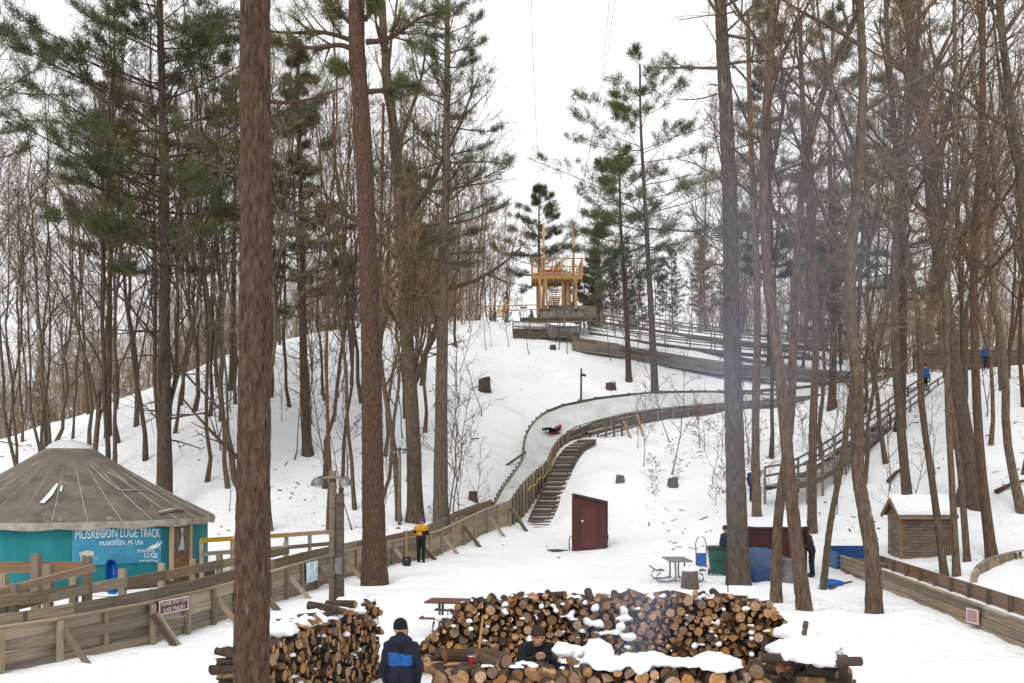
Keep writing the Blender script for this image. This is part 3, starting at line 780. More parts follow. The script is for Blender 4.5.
for i in range(4):
    H = rp.uniform(19, 25)
    data = pine_tree(rp, straight_path(rp, H, 0.015, 12, 0.04), 0.22, 0.04, [0.15, 0.3, 0.4, 0.2][i], 3.6, 0.95, 5, 0.48, 8, 0.85, 7, 'cone' if i % 2 else 'broad')
    PINE.append(mesh_pine('pine', data, bark_brown, needle_b))
SAP = []
for i in range(5):
    H = rp.uniform(4.5, 7.5)
    data = bare_tree(rp, straight_path(rp, H, 0.07, 9, 0.07), 0.036, 0.009, 0.25, 8, 0.33, 50, (4, 3, 0), 0.0065)
    SAP.append(mesh_bare('sapling', data, bark_grey, twig_m))
LEAFY = []
for i in range(3):
    H = rp.uniform(2.6, 4.2)
    data = bare_tree(rp, straight_path(rp, H, 0.06, 8, 0.06), 0.026, 0.008, 0.2, 9, 0.42, 22, (4, 3, 0), 0.006)
    (tv, tf), (cv, cf, nb) = data
    q = cv[rp.integers(0, len(cv), 420)]
    q = q[q[:, 2] > H * 0.2]
    a = nrm(rp.normal(0, 1, q.shape)); b = nrm(np.cross(a, rp.normal(0, 1, q.shape)))
    s = rp.uniform(0.035, 0.07, (len(q), 1))
    lv = np.stack([q, q + a * s + b * s * .5, q + a * 2 * s, q + a * s - b * s * .5], 1).reshape(-1, 3)
    me = np_mesh('crown', np.concatenate([cv, lv]), quads=np.concatenate([cf, np.arange(len(lv)).reshape(-1, 4) + len(cv)]), mats=[twig_m, leaf_m], qm=np.concatenate([np.zeros(len(cf)), np.ones(len(lv) // 4)]).astype(np.int32))
    LEAFY.append((np_mesh('trunk', tv, quads=tf, mats=[bark_grey]), me))

_spots = []
def free(x, y, r):
    for a, b, c in _spots:
        if (a - x) ** 2 + (b - y) ** 2 < (r + c) ** 2: return False
    return True

ORD = ['nearest', 'second nearest', 'third nearest', 'fourth nearest', 'fifth nearest', 'sixth nearest', 'seventh nearest', 'eighth nearest', 'ninth nearest', 'tenth nearest', 'eleventh nearest', 'twelfth nearest']
LEFT_Z = [(70, 'above the left part of the tent roof'), (165, 'between the tent peak and the large dark pine'), (250, 'between the large dark pine and the foreground trunk'), (305, 'just right of the foreground trunk'), (372, 'between the slim dark pine and tall reddish pine'), (440, 'between the tall reddish pine and grey pine'), (700, 'right of the sparse grey pine')]
RIGHT_Z = [(757, 'left of the maroon box trunk'), (812, 'above the maroon storage box'), (873, 'around the foot of the hillside stairs'), (945, 'above the shingled shed'), (990, 'right of the shingled shed'), (1400, 'at the right edge')]
FARL_Z = [(70, 'above the left part of the tent roof'), (165, 'between the tent peak and the large dark pine'), (250, 'between the large dark pine and the foreground trunk'), (372, 'between the foreground trunk and tall reddish pine'), (700, 'right of the tall reddish pine')]
BEND_Z = [(560, 'left of the track bend'), (640, 'near the pale props of the bend'), (900, 'right of the pale props of the bend')]
def wood_lot(n, pxr, dr, pool, label, group, name, smin, smax, sep=0.9, avoid=None, tilt=0.03, seed=0, zones=None, count=True):
    g = np.random.default_rng(seed); k = 0; tries = 0; made = []
    while k < n and tries < n * 40:
        tries += 1
        d = math.sqrt(g.uniform(dr[0] ** 2, dr[1] ** 2)); px = g.uniform(*pxr)
        if avoid and avoid(px, d): continue
        x = (px - 512) / FPX * d
        if not free(x, d, sep): continue
        _spots.append((x, d, sep * 0.4))
        o = put_tree(name, pool[int(g.integers(len(pool)))], (x, d, gz(x, d) - 0.15), label, group, g.uniform(0, 6.28), g.uniform(smin, smax), (g.normal(0, tilt), g.normal(0, tilt)))
        made.append((px, d, o)); k += 1
    if zones:
        lo = -9999
        for hi, where in zones:
            zz = sorted([m for m in made if lo <= m[0] < hi], key=lambda m: m[1])
            for i, m in enumerate(zz):
                m[2]['label'] = '%s %s %s' % (ORD[i], label, where) if count and len(zz) > 1 and i < len(ORD) else '%s %s' % (label, where)
            lo = hi

def av_left(px, d):
    if d < 50 and px < 225: return True               # the tent and its deck
    if px > 470 and d < 90: return True               # open snow beside the track
    if px > 440 and d < 75: return True
    return False
def av_right(px, d):
    if d < 46: return True
    if px < 790 and 64 < d < 92: return True          # track and boardwalk
    if px < 690: return True
    if 780 < px < 935 and 50 < d < 68 and abs((px - 790) / 140 * 14 + 52 - d) < 2.2: return True
    if px < 900 and 66 < d < 82: return True
    return False
wood_lot(40, (-60, 470), (43, 68), BARE, 'slim bare slope tree', 'bare trees on the left slope', 'bare_tree', 0.8, 1.15, 0.9, av_left, 0.045, 1, LEFT_Z)
wood_lot(9, (-60, 450), (46, 70), FORK, 'low forking bare tree', 'forked trees on the left slope', 'forked_tree', 0.8, 1.1, 1.2, av_left, 0.04, 2, LEFT_Z)
wood_lot(30, (-60, 500), (66, 90), BARE, 'distant bare crest tree', 'bare trees on the left crest', 'bare_tree', 0.75, 1.05, 0.9, av_left, 0.03, 3, LEFT_Z)
wood_lot(78, (-90, 480), (88, 135), FAR, 'far bare tree behind the left crest', 'woods behind the left crest', 'bare_tree', 0.6, 0.9, 1.0, None, 0.03, 4, FARL_Z, False)
wood_lot(13, (-80, 450), (84, 120), PINE, 'dull green pine behind the left crest', 'pines behind the left crest', 'pine_tree', 0.35, 0.65, 1.2, None, 0.02, 5, FARL_Z, False)
wood_lot(14, (690, 1075), (47, 68), BARE, 'slim bare slope tree', 'bare trees on the right slope', 'bare_tree', 0.8, 1.1, 0.9, av_right, 0.05, 6, RIGHT_Z)
wood_lot(6, (850, 1075), (50, 72), FORK, 'low forking bare tree', 'forked trees on the right slope', 'forked_tree', 0.85, 1.1, 1.2, av_right, 0.04, 7, RIGHT_Z)
wood_lot(38, (700, 1100), (80, 125), FAR, 'far bare tree over the right hilltop', 'woods over the right hilltop', 'bare_tree', 0.8, 1.1, 1.0, lambda px, d: px < 800 and d < 92, 0.03, 8, RIGHT_Z, False)
wood_lot(12, (690, 1090), (84, 118), PINE, 'dull green pine over the right hilltop', 'pines over the right hilltop', 'pine_tree', 0.4, 0.8, 1.2, lambda px, d: px < 800 and d < 94, 0.02, 9, RIGHT_Z, False)
wood_lot(18, (585, 720), (94, 130), FAR, 'thin bare tree behind the upper boardwalk', 'bare trees behind the upper boardwalk', 'bare_tree', 0.35, 0.75, 0.8, None, 0.03, 10, [(628, 'near the tower'), (660, 'between the paired pines'), (1200, 'left of the big trunk')])
wood_lot(12, (590, 730), (96, 125), PINE, 'short pine behind the upper boardwalk', 'pines behind the upper boardwalk', 'pine_tree', 0.22, 0.5, 0.8, None, 0.02, 11, [(628, 'near the tower'), (660, 'between the paired pines'), (1200, 'left of the big trunk')])
wood_lot(8, (484, 535), (95, 115), PINE, 'low dark pine on the hilltop left of the tower', 'low pines beside the tower', 'pine_tree', 0.10, 0.22, 0.8, None, 0.02, 12)
wood_lot(7, (462, 512), (92, 112), FAR, 'bare tree at the edge of the woods left of the tower', 'bare trees left of the tower', 'bare_tree', 0.45, 0.7, 0.8, None, 0.03, 13)
def av_sap(px, d):
    if 500 < px < 600 and d < 78: return True
    if 590 < px < 900 and 64.5 < d < 79: return True
    return False
wood_lot(44, (215, 480), (44, 75), SAP, 'thin bare sapling', 'saplings on the left slope', 'sapling', 0.6, 1.3, 0.5, None, 0.06, 14, LEFT_Z)
wood_lot(17, (470, 720), (56, 84), SAP, 'thin bare sapling', 'saplings by the track bend', 'sapling', 0.5, 1.1, 0.6, av_sap, 0.06, 15, BEND_Z)
wood_lot(24, (690, 1060), (45, 64), SAP, 'thin bare sapling', 'saplings on the right slope', 'sapling', 0.5, 1.1, 0.6, av_sap, 0.06, 16, RIGHT_Z)
wood_lot(10, (650, 830), (50, 57), LEAFY, 'low rusty leaved sapling', 'rusty saplings below the track', 'leafy_sapling', 0.35, 0.6, 0.5, None, 0.08, 17, [(740, 'left of the big trunk'), (1200, 'right of the big trunk')])
wood_lot(9, (610, 880), (61, 64.5), LEAFY, 'rusty leaved sapling against the track wall', 'rusty saplings by the track wall', 'leafy_sapling', 0.4, 0.8, 0.5, None, 0.08, 18, [(700, 'left of the big trunk'), (1200, 'right of the big trunk')])
wood_lot(6, (300, 480), (50, 70), LEAFY, 'small rusty leaved sapling', 'rusty saplings on the left slope', 'leafy_sapling', 0.3, 0.5, 0.5, None, 0.08, 19, LEFT_Z)

def thicket():
    """twiggy brush that closes the woods behind both crests"""
    g = np.random.default_rng(9)
    n = 1800
    d = np.sqrt(g.uniform(84 ** 2, 118 ** 2, n)); px = np.where(g.random(n) < .58, g.uniform(-110, 478, n), g.uniform(700, 1100, n))
    d = np.where((px > 860), d - 8, d); d = np.where((px > 690) & (px < 860), d + 10, d)
    x = (px - 512) / FPX * d
    st = np.stack([x, d, terr(x, d) - .2], 1)
    dr = np.stack([g.normal(0, .12, n), g.normal(0, .12, n), np.ones(n)], 1)
    s0 = grow(g, st, dr, g.uniform(3.5, 11, n), 6, .07, .02)
    r0 = g.uniform(.025, .06, n)[:, None] * np.linspace(1, .25, 6)[None]
    s1, r1 = children(g, s0, r0, 8, .15, 1, 34, .40, .55, 4, .12, .06, .014)
    s2, r2 = children(g, s1, r1, 3, .2, 1, 34, .55, .6, 3, .12, .05, .011)
    v, f = join([tube_batch(s0, r0, 3), tube_batch(s1, r1, 3), tube_batch(s2, r2, 3)])
    o = link('thicket', np_mesh('thicket', v, quads=f, mats=[twig_m]))
    tag(o, 'brown twiggy brush filling the far woods behind the snowy crests', None, None, 'stuff')
thicket()

def leaf_litter():
    g = np.random.default_rng(3); vs_, fs = [], []
    n = 0
    for a0, b0, r0, _ in WELLS:       # needles and bark flakes round the trunks
        for _k in range(46):
            rr, an = r0 * abs(g.normal(.7, .45)) + .12, g.uniform(0, 6.28); s = g.uniform(.008, .026)
            x, d = a0 + rr * math.cos(an), b0 + rr * math.sin(an); k = len(vs_)
            for u, w_ in ((-s * 1.6, -s * .5), (s * 1.6, -s * .3), (s, s * .6), (-s, s * .5)):
                vs_.append((x + u, d + w_, gz(x + u, d + w_) + .012 + .01 * (u > 0)))
            fs.append((k, k + 1, k + 2, k + 3))
    for _k in range(420):             # thin scatter of chips over the trodden yard
        d = g.uniform(13, 44); x = (g.uniform(-60, 1080) - 512) / FPX * d
        if noise.noise(Vector((x * .35, d * .35, 7))) < .05: continue
        s = g.uniform(.008, .024); k = len(vs_)
        for u, w_ in ((-s * 2, -s * .5), (s * 2, -s * .3), (s, s * .6), (-s, s * .5)):
            vs_.append((x + u, d + w_, gz(x + u, d + w_) + .012 + .01 * (u > 0)))
        fs.append((k, k + 1, k + 2, k + 3))
    while n < 1300:
        d = math.sqrt(g.uniform(43 ** 2, 80 ** 2)); px = g.uniform(-40, 1060)
        if 480 < px < 640 and g.random() < 0.9: continue
        if noise.noise(Vector((px * 0.012, d * 0.15, 3))) < 0.02: continue
        x = (px - 512) / FPX * d; z = gz(x, d) + 0.03
        s = g.uniform(0.02, 0.08); a = g.uniform(0, 6.28); L = s * g.choice([1, 1, 1, 1.5, 4])
        c, si = math.cos(a), math.sin(a)
        k = len(vs_)
        for u, w, h in ((-L, -s * .5, 0), (L, -s * .3, .01), (L * .8, s * .5, .05), (-L, s * .4, .03)):
            xx, yy = x + u * c - w * si, d + u * si + w * c
            vs_.append((xx, yy, float(terr(xx, yy)) + rough_z(xx, yy) + 0.015 + h))
        fs.append((k, k + 1, k + 2, k + 3)); n += 1
    o = link('leaf_litter', np_mesh('leaf_litter', vs_, quads=fs, mats=[litter_m], smooth=False))
    tag(o, 'scattered dead leaves and twigs on the snowy slopes', None, None, 'stuff')
leaf_litter()
# ------------------------------------------------------------------ luge track, left run
def v2(a): return Vector((a[0], a[1], 0))
def plank_wall(rt_, arr, nrow, m_plank, m_post, side, step=1.3, brace=0, post_w=0.10, board=2, below=0.08, post_in=False, posts=True, thick=0.045, brace_len=0.75, post_top=0.0):
    """arr rows: x, y, z_bottom, z_top. Boards, posts (and slanting braces) as parts of rt_"""
    a = resample(arr, step); n = len(a)
    tan = np.gradient(a[:, :2], axis=0); tan /= np.linalg.norm(tan, axis=1)[:, None]
    nor = np.stack([tan[:, 1], -tan[:, 0]], 1) * side
    for r in range(nrow):
        i = 0
        first = (r % 2) if board > 1 else 0
        while i < n - 1:
            j = min(n - 1, i + (board if not (i == 0 and first) else 1))
            def pt(k):
                h = (a[k, 3] - a[k, 2] + below) / nrow
                return Vector((a[k, 0], a[k, 1], a[k, 2] - below + h * (r + 0.5))), h
            (p, h1), (q, h2) = pt(i), pt(j)
            e = (q - p).normalized() * 0.004
            jit = Vector((nor[i, 0], nor[i, 1], 0)) * random.uniform(-0.006, 0.006)
            beam('plank', p + e + jit, q - e + jit, thick, (h1 + h2) / 2 - 0.012, m_plank, rt_)
            i = j
    if posts:
        for k in range(n):
            off = Vector((nor[k, 0], nor[k, 1], 0)) * (thick / 2 + 0.05)
            b = Vector((a[k, 0], a[k, 1], a[k, 2] - 0.2)) + off
            t = Vector((a[k, 0], a[k, 1], a[k, 3] - 0.01 + post_top)) + off
            beam('post', b, t, post_w, 0.09, m_post, rt_, up=(nor[k, 0], nor[k, 1], 0))
            if brace and k % brace == 0:
                h = a[k, 3] - a[k, 2]
                o2 = Vector((nor[k, 0], nor[k, 1], 0))
                s = Vector((a[k, 0], a[k, 1], a[k, 2] + h * 0.72)) + o2 * 0.12
                f = Vector((a[k, 0], a[k, 1], 0)) + o2 * (0.12 + brace_len * max(0.8, h))
                f.z = gz(f.x, f.y) - 0.08
                tt = Vector((tan[k, 0], tan[k, 1], 0)) * 0.07
                beam('brace', s + tt, f + tt, 0.045, 0.13, m_post, rt_)
                if k % (2 * brace) == 0: beam('brace', s - tt, f - tt, 0.045, 0.13, wood_dark, rt_)
    return a, nor

def strip(name, A, B, m, parent, segs=1, prof=None):
    """surface lofted between two equally long point lists"""
    A, B = np.asarray(A, float), np.asarray(B, float)
    n = len(A); rows = []
    for k in range(segs + 1):
        f = k / segs
        row = A * (1 - f) + B * f
        if prof: row = row.copy(); row[:, 2] += prof(f)
        rows.append(row)
    V_ = np.stack(rows, 1).reshape(-1, 3)
    inv = wm(parent).inverted() if parent is not None else Matrix.Identity(4)
    V_ = np.array([inv @ Vector(v) for v in V_])
    i = (np.arange(n - 1)[:, None] * (segs + 1) + np.arange(segs)[None]).ravel()
    q = np.stack([i, i + 1, i + segs + 2, i + segs + 1], 1)
    me = np_mesh(name, V_, quads=q, mats=[m])
    return link(name, me, parent, wm(parent) if parent is not None else None)

LOWER = [(-16.2, 9.0, 0, .82), (-12.6, 14.0, 0, .83), (-9.47, 18.5, 0, .83), (-8.5, 21.0, 0, .84), (-7.75, 22.6, 0, .86), (-7.2, 25.7, 0, .88), (-6.85, 28.9, 0, .90), (-6.15, 33.4, 0, .95), (-5.1, 38.8, 0, 1.0), (-3.95, 42.3, 0, 1.06),
         (-2.9, 45.6, .12, 1.25), (-1.75, 48.5, .4, 1.80), (-0.16, 51.8, .85, 2.28)]
def luge_left():
    t = root('luge_track', 'long weathered plank luge track running from the left edge to the foot of the stairs', 'luge track', (-7.2, 25.7, 0))
    a = catmull(LOWER, 6)
    for r in a: r[2] = float(terr(r[0], r[1]))
    aa, nor = plank_wall(t, a, 4, wood, wood, 1, 1.3, brace=2)
    # flat cap board on the wall, then the far wall and the ice between
    for k in range(0, len(aa) - 1, 2):
        j = min(k + 2, len(aa) - 1)
        p, q = Vector((aa[k, 0], aa[k, 1], aa[k, 3] + .02)), Vector((aa[j, 0], aa[j, 1], aa[j, 3] + .02))
        beam('cap_board', p, q, 0.16, 0.04, wood, t)
    wdt = 1.0
    far = aa.copy(); far[:, 0] -= nor[:, 0] * wdt; far[:, 1] -= nor[:, 1] * wdt
    far[:, 3] += 0.10; far[:, 2] = far[:, 3] - 0.62
    plank_wall(t, far, 2, wood, wood_grey, -1, 1.3, 0, posts=True, board=2)
    A = np.stack([aa[:, 0] - nor[:, 0] * .03, aa[:, 1] - nor[:, 1] * .03, aa[:, 3] - .55], 1)
    B = np.stack([far[:, 0], far[:, 1], far[:, 3] - .6], 1)
    strip('ice', A, B, ice_m, t, 4, lambda f: -0.10 * math.sin(math.pi * f))
    return aa, far
AA, FARL = luge_left()

# climbing bend: inner edge beside the stairs, outer edge banked up
INNER = [(509, 502, 51.9), (520, 486, 54.2), (533, 473, 57), (546, 462, 60), (552, 448, 62.6), (561, 437, 64.6), (577, 427, 66), (602, 419.5, 67.2), (640, 411, 68.6), (690, 406, 70.6), (740, 402, 72.6), (800, 397, 74.5), (846, 391, 76)]
OUTER = [(494, 503, 53.2), (503, 487, 56), (513, 473, 59), (523, 458, 61.6), (525, 440, 63.8), (531, 425, 65.8), (547, 411, 68), (577, 401, 69.4), (612, 396, 70.4), (652, 392, 71.6), (700, 391, 73.4), (745, 391, 75.4), (802, 387, 77.2), (848, 380, 78.6)]
def luge_bend():
    t = root('luge_track', 'banked wooden luge bend with white ice curling above the stairs', 'luge track', P(560, 450, 64))
    I = catmull([P(*p) for p in INNER], 6); O = catmull([P(*p) for p in OUTER], 6)
    def rs(a, n):
        s = np.concatenate([[0], np.cumsum(np.linalg.norm(np.diff(a, axis=0), axis=1))]); q = np.linspace(0, s[-1], n)
        return np.stack([np.interp(q, s, a[:, k]) for k in range(3)], 1)
    n = 66
    I = rs(I, n); O = rs(O, n)
    Il = I.copy(); Il[:, 2] -= 0.30
    Oi = O.copy(); Oi[:, 2] -= 0.12
    strip('ice', Il, Oi, ice_m, t, 8, lambda f: -0.50 * math.sin(math.pi * f ** 0.75) * (0.6 + 0.4 * (1 - f)))
    # near wall of planks down to the ground
    arr = np.array([[p[0], p[1], min(p[2] - .5, float(terr(p[0], p[1])) - .05), p[2]] for p in I])
    first = 24
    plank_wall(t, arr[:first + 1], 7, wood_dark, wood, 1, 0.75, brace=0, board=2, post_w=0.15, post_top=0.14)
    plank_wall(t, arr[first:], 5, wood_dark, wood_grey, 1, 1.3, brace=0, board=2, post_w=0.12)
    for k in range(first, n - 1, 2):
        beam('cap_board', Vector(I[k]) + Vector((0, 0, .03)), Vector(I[min(n - 1, k + 2)]) + Vector((0, 0, .03)), .12, .05, wood_dark, t)
    # outer wall: short boards standing on the bank
    arr = np.array([[p[0], p[1], p[2] - .50, p[2] + .05] for p in O])
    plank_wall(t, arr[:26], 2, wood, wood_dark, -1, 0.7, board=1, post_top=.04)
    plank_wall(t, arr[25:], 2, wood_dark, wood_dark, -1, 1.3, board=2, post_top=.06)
    for k in range(2, n, 3):
        g = gz(O[k, 0], O[k, 1] + .1) - .3
        if O[k, 2] - .5 > g + .2:
            beam('post', (O[k, 0] - .03, O[k, 1] + .1, g), (O[k, 0] - .03, O[k, 1] + .1, O[k, 2] - .5), .12, .12, wood_dark, t)
    # props and rails under the bend
    for a, b, m, w in [((600, 436), (640, 425), wood_grey, .14), ((588, 432), (622, 424), wood, .12), ((594, 440), (634, 437), wood_dark, .14), ((569, 441), (600, 432), wood_grey, .14), ((566, 446), (592, 446), wood_grey, .12)]:
        beam('rail', P(*a, 66.0), P(*b, 66.4), .06, w, m, t)
    for x, y in ((582, 428), (590, 426), (598, 425), (606, 423), (614, 421), (622, 420)):
        p = P(x, y, 66.2); beam('post', (p.x, p.y, gz(p.x, p.y) - .3), p, .13, .13, wood_dark, t)
    for a, b in (((623, 421, 66.8), (636, 449, 64.6)), ((637, 414, 67.6), (645, 444, 65.4))):
        beam('prop', P(*a), P(*b), .11, .13, wood_new, t)
    # prop outside the bend, left
    beam('prop', P(526, 452, 62.2), P(501, 469, 61.0), .1, .12, wood_grey, t)
    return I
INN = luge_bend()

def stairs_bend():
    t = root('staircase', 'weathered wooden stairs with snowy treads climbing beside the luge bend', 'stairs', P(541, 526, 54.3))
    pts = catmull([(1.25, 52.6, .72), (1.50, 54.0, 1.15), (2.0, 56.2, 2.1), (2.62, 58.2, 3.25), (3.2, 60.3, 4.4), (3.85, 62.0, 5.3), (4.75, 63.3, 5.85)], 8)
    a = resample(pts, 0.47)
    tan = np.gradient(a[:, :2], axis=0); tan /= np.linalg.norm(tan, axis=1)[:, None]
    n = len(a)
    for k in range(n):
        c = Vector(a[k]); s = Vector((tan[k, 1], -tan[k, 0], 0)); f = Vector((tan[k, 0], tan[k, 1], 0))
        w = .62
        beam('tread', c - s * w, c + s * w, .34, .07, wood_grey, t)
        beam('riser', c - s * w - f * .15 - Vector((0, 0, .14)), c + s * w - f * .15 - Vector((0, 0, .14)), .04, .20, wood_dark, t)
        if k % 2 == 0 or k % 5 == 1:
            sn = MB(); sn.box((0, 0, 0), (1, 1, 1))
            beam('tread_snow', c - s * (w - .1) + f * .05 + Vector((0, 0, .045)), c + s * (w - .25) + f * .05 + Vector((0, 0, .045)), .2, .03, snow_m, t)
    for sg in (-1, 1):
        for k in range(0, n - 1, 3):
            j = min(k + 3, n - 1)
            p, q = Vector(a[k]), Vector(a[j])
            s = Vector((tan[k, 1], -tan[k, 0], 0)) * .65 * sg; s2 = Vector((tan[j, 1], -tan[j, 0], 0)) * .65 * sg
            beam('stringer', p + s - Vector((0, 0, .13)), q + s2 - Vector((0, 0, .13)), .05, .26, wood_dark, t)
    mb = MB()
    rp_ = []
    for k in range(0, 21):
        p = Vector(INN[k]) ; rp_.append(p + Vector((.16, -.16, -.45 - .2 * math.sin(k * .9) ** 2)))
    mb.tube(rp_[6:], .035, 6)
    o = mb.build('rope', yellow_m, None, rp_[6], True)
    tag(o, 'yellow rope strung along the wall posts beside the stairs', 'rope')
stairs_bend()

# ------------------------------------------------------------------ upper ramp, boardwalks and decks by the tower
def railing(parent, pts, h, step, rails, m, post=.10, rail_h=.12, top=True, m_rail=None):
    a = resample(np.array([tuple(p) for p in pts]), step)
    for p in a:
        beam('post', (p[0], p[1], p[2] - .1), (p[0], p[1], p[2] + h), post, post, m, parent)
    for k in range(len(a) - 1):
        for r in rails:
            beam('rail', (a[k, 0], a[k, 1] - post * .6, a[k, 2] + r), (a[k + 1, 0], a[k + 1, 1] - post * .6, a[k + 1, 2] + r), .045, rail_h, m_rail or m, parent)
    return a

def upper_works():
    # start ramp of the run, near wall, falling to the right
    t = root('luge_ramp', 'long grey plank start ramp falling right from the tower across the hilltop', 'luge track', P(650, 362, 80))
    top = catmull([P(572, 337, 82), P(610, 342, 81.5), (P(650, 350, 81)), P(700, 358, 80.5), P(750, 365, 80), P(800, 368, 80), P(846, 371, 80), P(872, 378, 79)], 6)
    arr = np.array([[p[0], p[1], p[2] - 1.0, p[2]] for p in top])
    aa, nor = plank_wall(t, arr, 4, wood_grey, wood_grey, 1, 2.0, board=2, posts=False)
    B = top.copy(); B[:, 1] += 1.7; B[:, 2] += .02
    A = top.copy(); A[:, 2] -= .35
    B2 = B.copy(); B2[:, 2] -= .35
    strip('ice', A, B2, ice_m, t, 3)
    arr2 = np.array([[p[0], p[1], p[2] - .9, p[2] + .1] for p in B])
    plank_wall(t, arr2, 3, wood_dark, wood_dark, -1, 2.0, board=2)
    for k in range(0, len(aa), 2):
        g = gz(aa[k, 0], aa[k, 1] + .2)
        if aa[k, 2] - g > .1:
            beam('post', (aa[k, 0], aa[k, 1] + .2, g - .2), (aa[k, 0], aa[k, 1] + .2, aa[k, 2] + .3), .14, .14, wood_dark, t)
    # hairpin at the right: curved plank wall with pale posts
    t = root('luge_hairpin', 'curved plank hairpin wall with two pale props behind the right trees', 'luge track', P(870, 400, 77))
    top = catmull([P(846, 388, 76), P(868, 378, 75.5), P(888, 374, 76.5), P(900, 371, 79), P(893, 368, 82), P(870, 366, 83)], 6)
    arr = np.array([[p[0], p[1], p[2] - 1.9, p[2]] for p in top])
    plank_wall(t, arr, 7, wood_grey, wood_dark, 1, 1.1, board=1)
    bot = top.copy(); bot[:, 2] -= .5; cen = np.repeat(np.array([P(846, 384, 79.5)]), len(bot), 0); cen[:, 2] -= .3
    strip('ice', bot, cen, ice_m, t, 3)
    for a, b in (((864, 372, 75), (868, 402, 74)), ((882, 370, 75.6), (886, 401, 74.4)), ((867, 372, 75), (870, 402, 74))):
        beam('prop', P(*a), P(*b), .12, .10, wood_new, t)
    for a, b in (((850, 372, 74.6), (884, 347, 76)), ((846, 376, 74.8), (872, 350, 76))):
        beam('beam', P(*a), P(*b), .1, .16, wood_dark, t)
    # boardwalks behind the ramp
    specs = [('snow covered boardwalk with grey railings just behind the start ramp', [(590, 332, 87), (660, 343, 87), (740, 352, 87), (815, 357, 87)], 1.0),
             ('farther snowy boardwalk with thin railings before the hilltop woods', [(602, 321, 92), (690, 334, 92), (770, 343, 92), (850, 350, 92)], 1.0)]
    for lab, pp, h in specs:
        p3 = catmull([P(*p) for p in pp], 5)
        t = root('boardwalk', lab, 'boardwalk', p3[0], group='hilltop boardwalks')
        fr = p3.copy(); bk = p3.copy(); bk[:, 1] += 1.6
        railing(t, fr, h, 2.1, (.5, .92), wood_grey)
        railing(t, bk, h, 2.1, (.5, .92), wood_grey)
        a = resample(p3, 2.1)
        for k in range(len(a) - 1):
            for w in range(4):
                beam('deck_board', (a[k, 0], a[k, 1] + .2 + w * .4, a[k, 2] - .06), (a[k + 1, 0], a[k + 1, 1] + .2 + w * .4, a[k + 1, 2] - .06), .38, .05, wood_grey, t)
            beam('fascia', (a[k, 0], a[k, 1] - .05, a[k, 2] - .2), (a[k + 1, 0], a[k + 1, 1] - .05, a[k + 1, 2] - .2), .05, .28, wood_dark, t)
        fr2 = resample(p3, 1.0); A = fr2.copy(); A[:, 2] += .0; A[:, 1] += .1; B = A.copy(); B[:, 1] += 1.3
        strip('snow', A, B, snow_m, t, 3, lambda f: .07 * math.sin(math.pi * f))
    # decks in front of the tower
    t = root('deck', 'stepped grey plank deck on the hilltop below the wooden tower', 'deck', P(550, 337, 83))
    def level(x0, x1, ytop, ybot, d, depth, rows, m):
        zt, zb = P(0, ytop, d).z, P(0, ybot, d).z
        a, b = P(x0, 0, d).x, P(x1, 0, d).x
        nb = 5
        for k in range(nb):
            xa, xb = a + (b - a) * k / nb, a + (b - a) * (k + 1) / nb
            for r in range(rows):
                h = (zt - zb) / rows
                beam('plank', (xa, d + random.uniform(-.02, .02), zb + h * (r + .5)), (xb - .01, d, zb + h * (r + .5)), .05, h - .015, m, t)
        nd = 6
        for k in range(nd):
            beam('deck_board', (a, d + .1 + depth * (k + .5) / nd, zt + .02), (b, d + .1 + depth * (k + .5) / nd, zt + .02), depth / nd - .02, .05, wood_grey, t)
        sn = MB()
        A = np.array([(a + (b - a) * i / 8, d + .15, zt + .05 + .04 * math.sin(i * 2.1)) for i in range(9)]); B = A.copy(); B[:, 1] += depth
        strip('snow', A, B, snow_m, t, 2, lambda f: .05 * math.sin(math.pi * f))
    level(540, 597, 306, 318, 86.5, 3.0, 4, wood_grey)
    level(520, 590, 318, 322, 85.2, 1.3, 1, wood_dark)
    level(513, 548, 329, 338, 83.4, 1.8, 3, wood_dark)
    level(548, 580, 333, 338, 83.2, 1.8, 2, wood_grey)
    railing(t, [P(513, 332, 83.3), P(548, 333, 83.2), P(580, 332, 83.0)], .95, 1.45, (.45, .85), wood_grey)
    railing(t, [P(549, 327, 84.8), P(597, 326, 84.8)], .9, 1.4, (.45, .85), wood_grey)
    for x in (516, 525, 536, 546, 556, 566, 576):
        p = P(x, 331, 83.8); beam('leg', (p.x, p.y, gz(p.x, p.y) - .4), p, .13, .13, wood_dark, t)
    # thin orange guard rail left of the decks
    t = root('guard_rail', 'thin orange timber guard rail left of the hilltop deck', 'railing', P(490, 316, 88))
    railing(t, [P(478, 317, 88), P(510, 316, 88), P(541, 315, 88)], .95, 1.6, (.5, .9), wood_new, post=.08, rail_h=.09)
    # yellow ladder
    t = root('ladder', 'yellow ladder leaning on the guard rail', 'ladder', P(500, 316, 87.4))
    a0, a1, b0, b1 = P(498, 317, 87.2), P(507, 299, 88), P(502, 318, 87.2), P(511, 300, 88)
    beam('rail', a0, a1, .05, .07, yellow_m, t); beam('rail', b0, b1, .05, .07, yellow_m, t)
    for k in range(1, 7): beam('rung', a0.lerp(a1, k / 7), b0.lerp(b1, k / 7), .04, .04, yellow_m, t)
    # notice board
    t = root('notice', 'white notice with a red band on the hilltop guard rail', 'sign', P(523, 318, 87.5))
    p = P(523.5, 309, 87.4)
    beam('board', p - Vector((.33, 0, 0)), p + Vector((.33, 0, 0)), .03, .46, white_m, t)
    beam('band', p - Vector((.30, .022, -.13)), p + Vector((.30, -.022, .13)), .01, .13, red_m, t)
    for s in (-.28, .28): beam('leg', (p.x + s, p.y + .06, p.z - .9), (p.x + s, p.y + .06, p.z + .2), .06, .06, wood_grey, t)
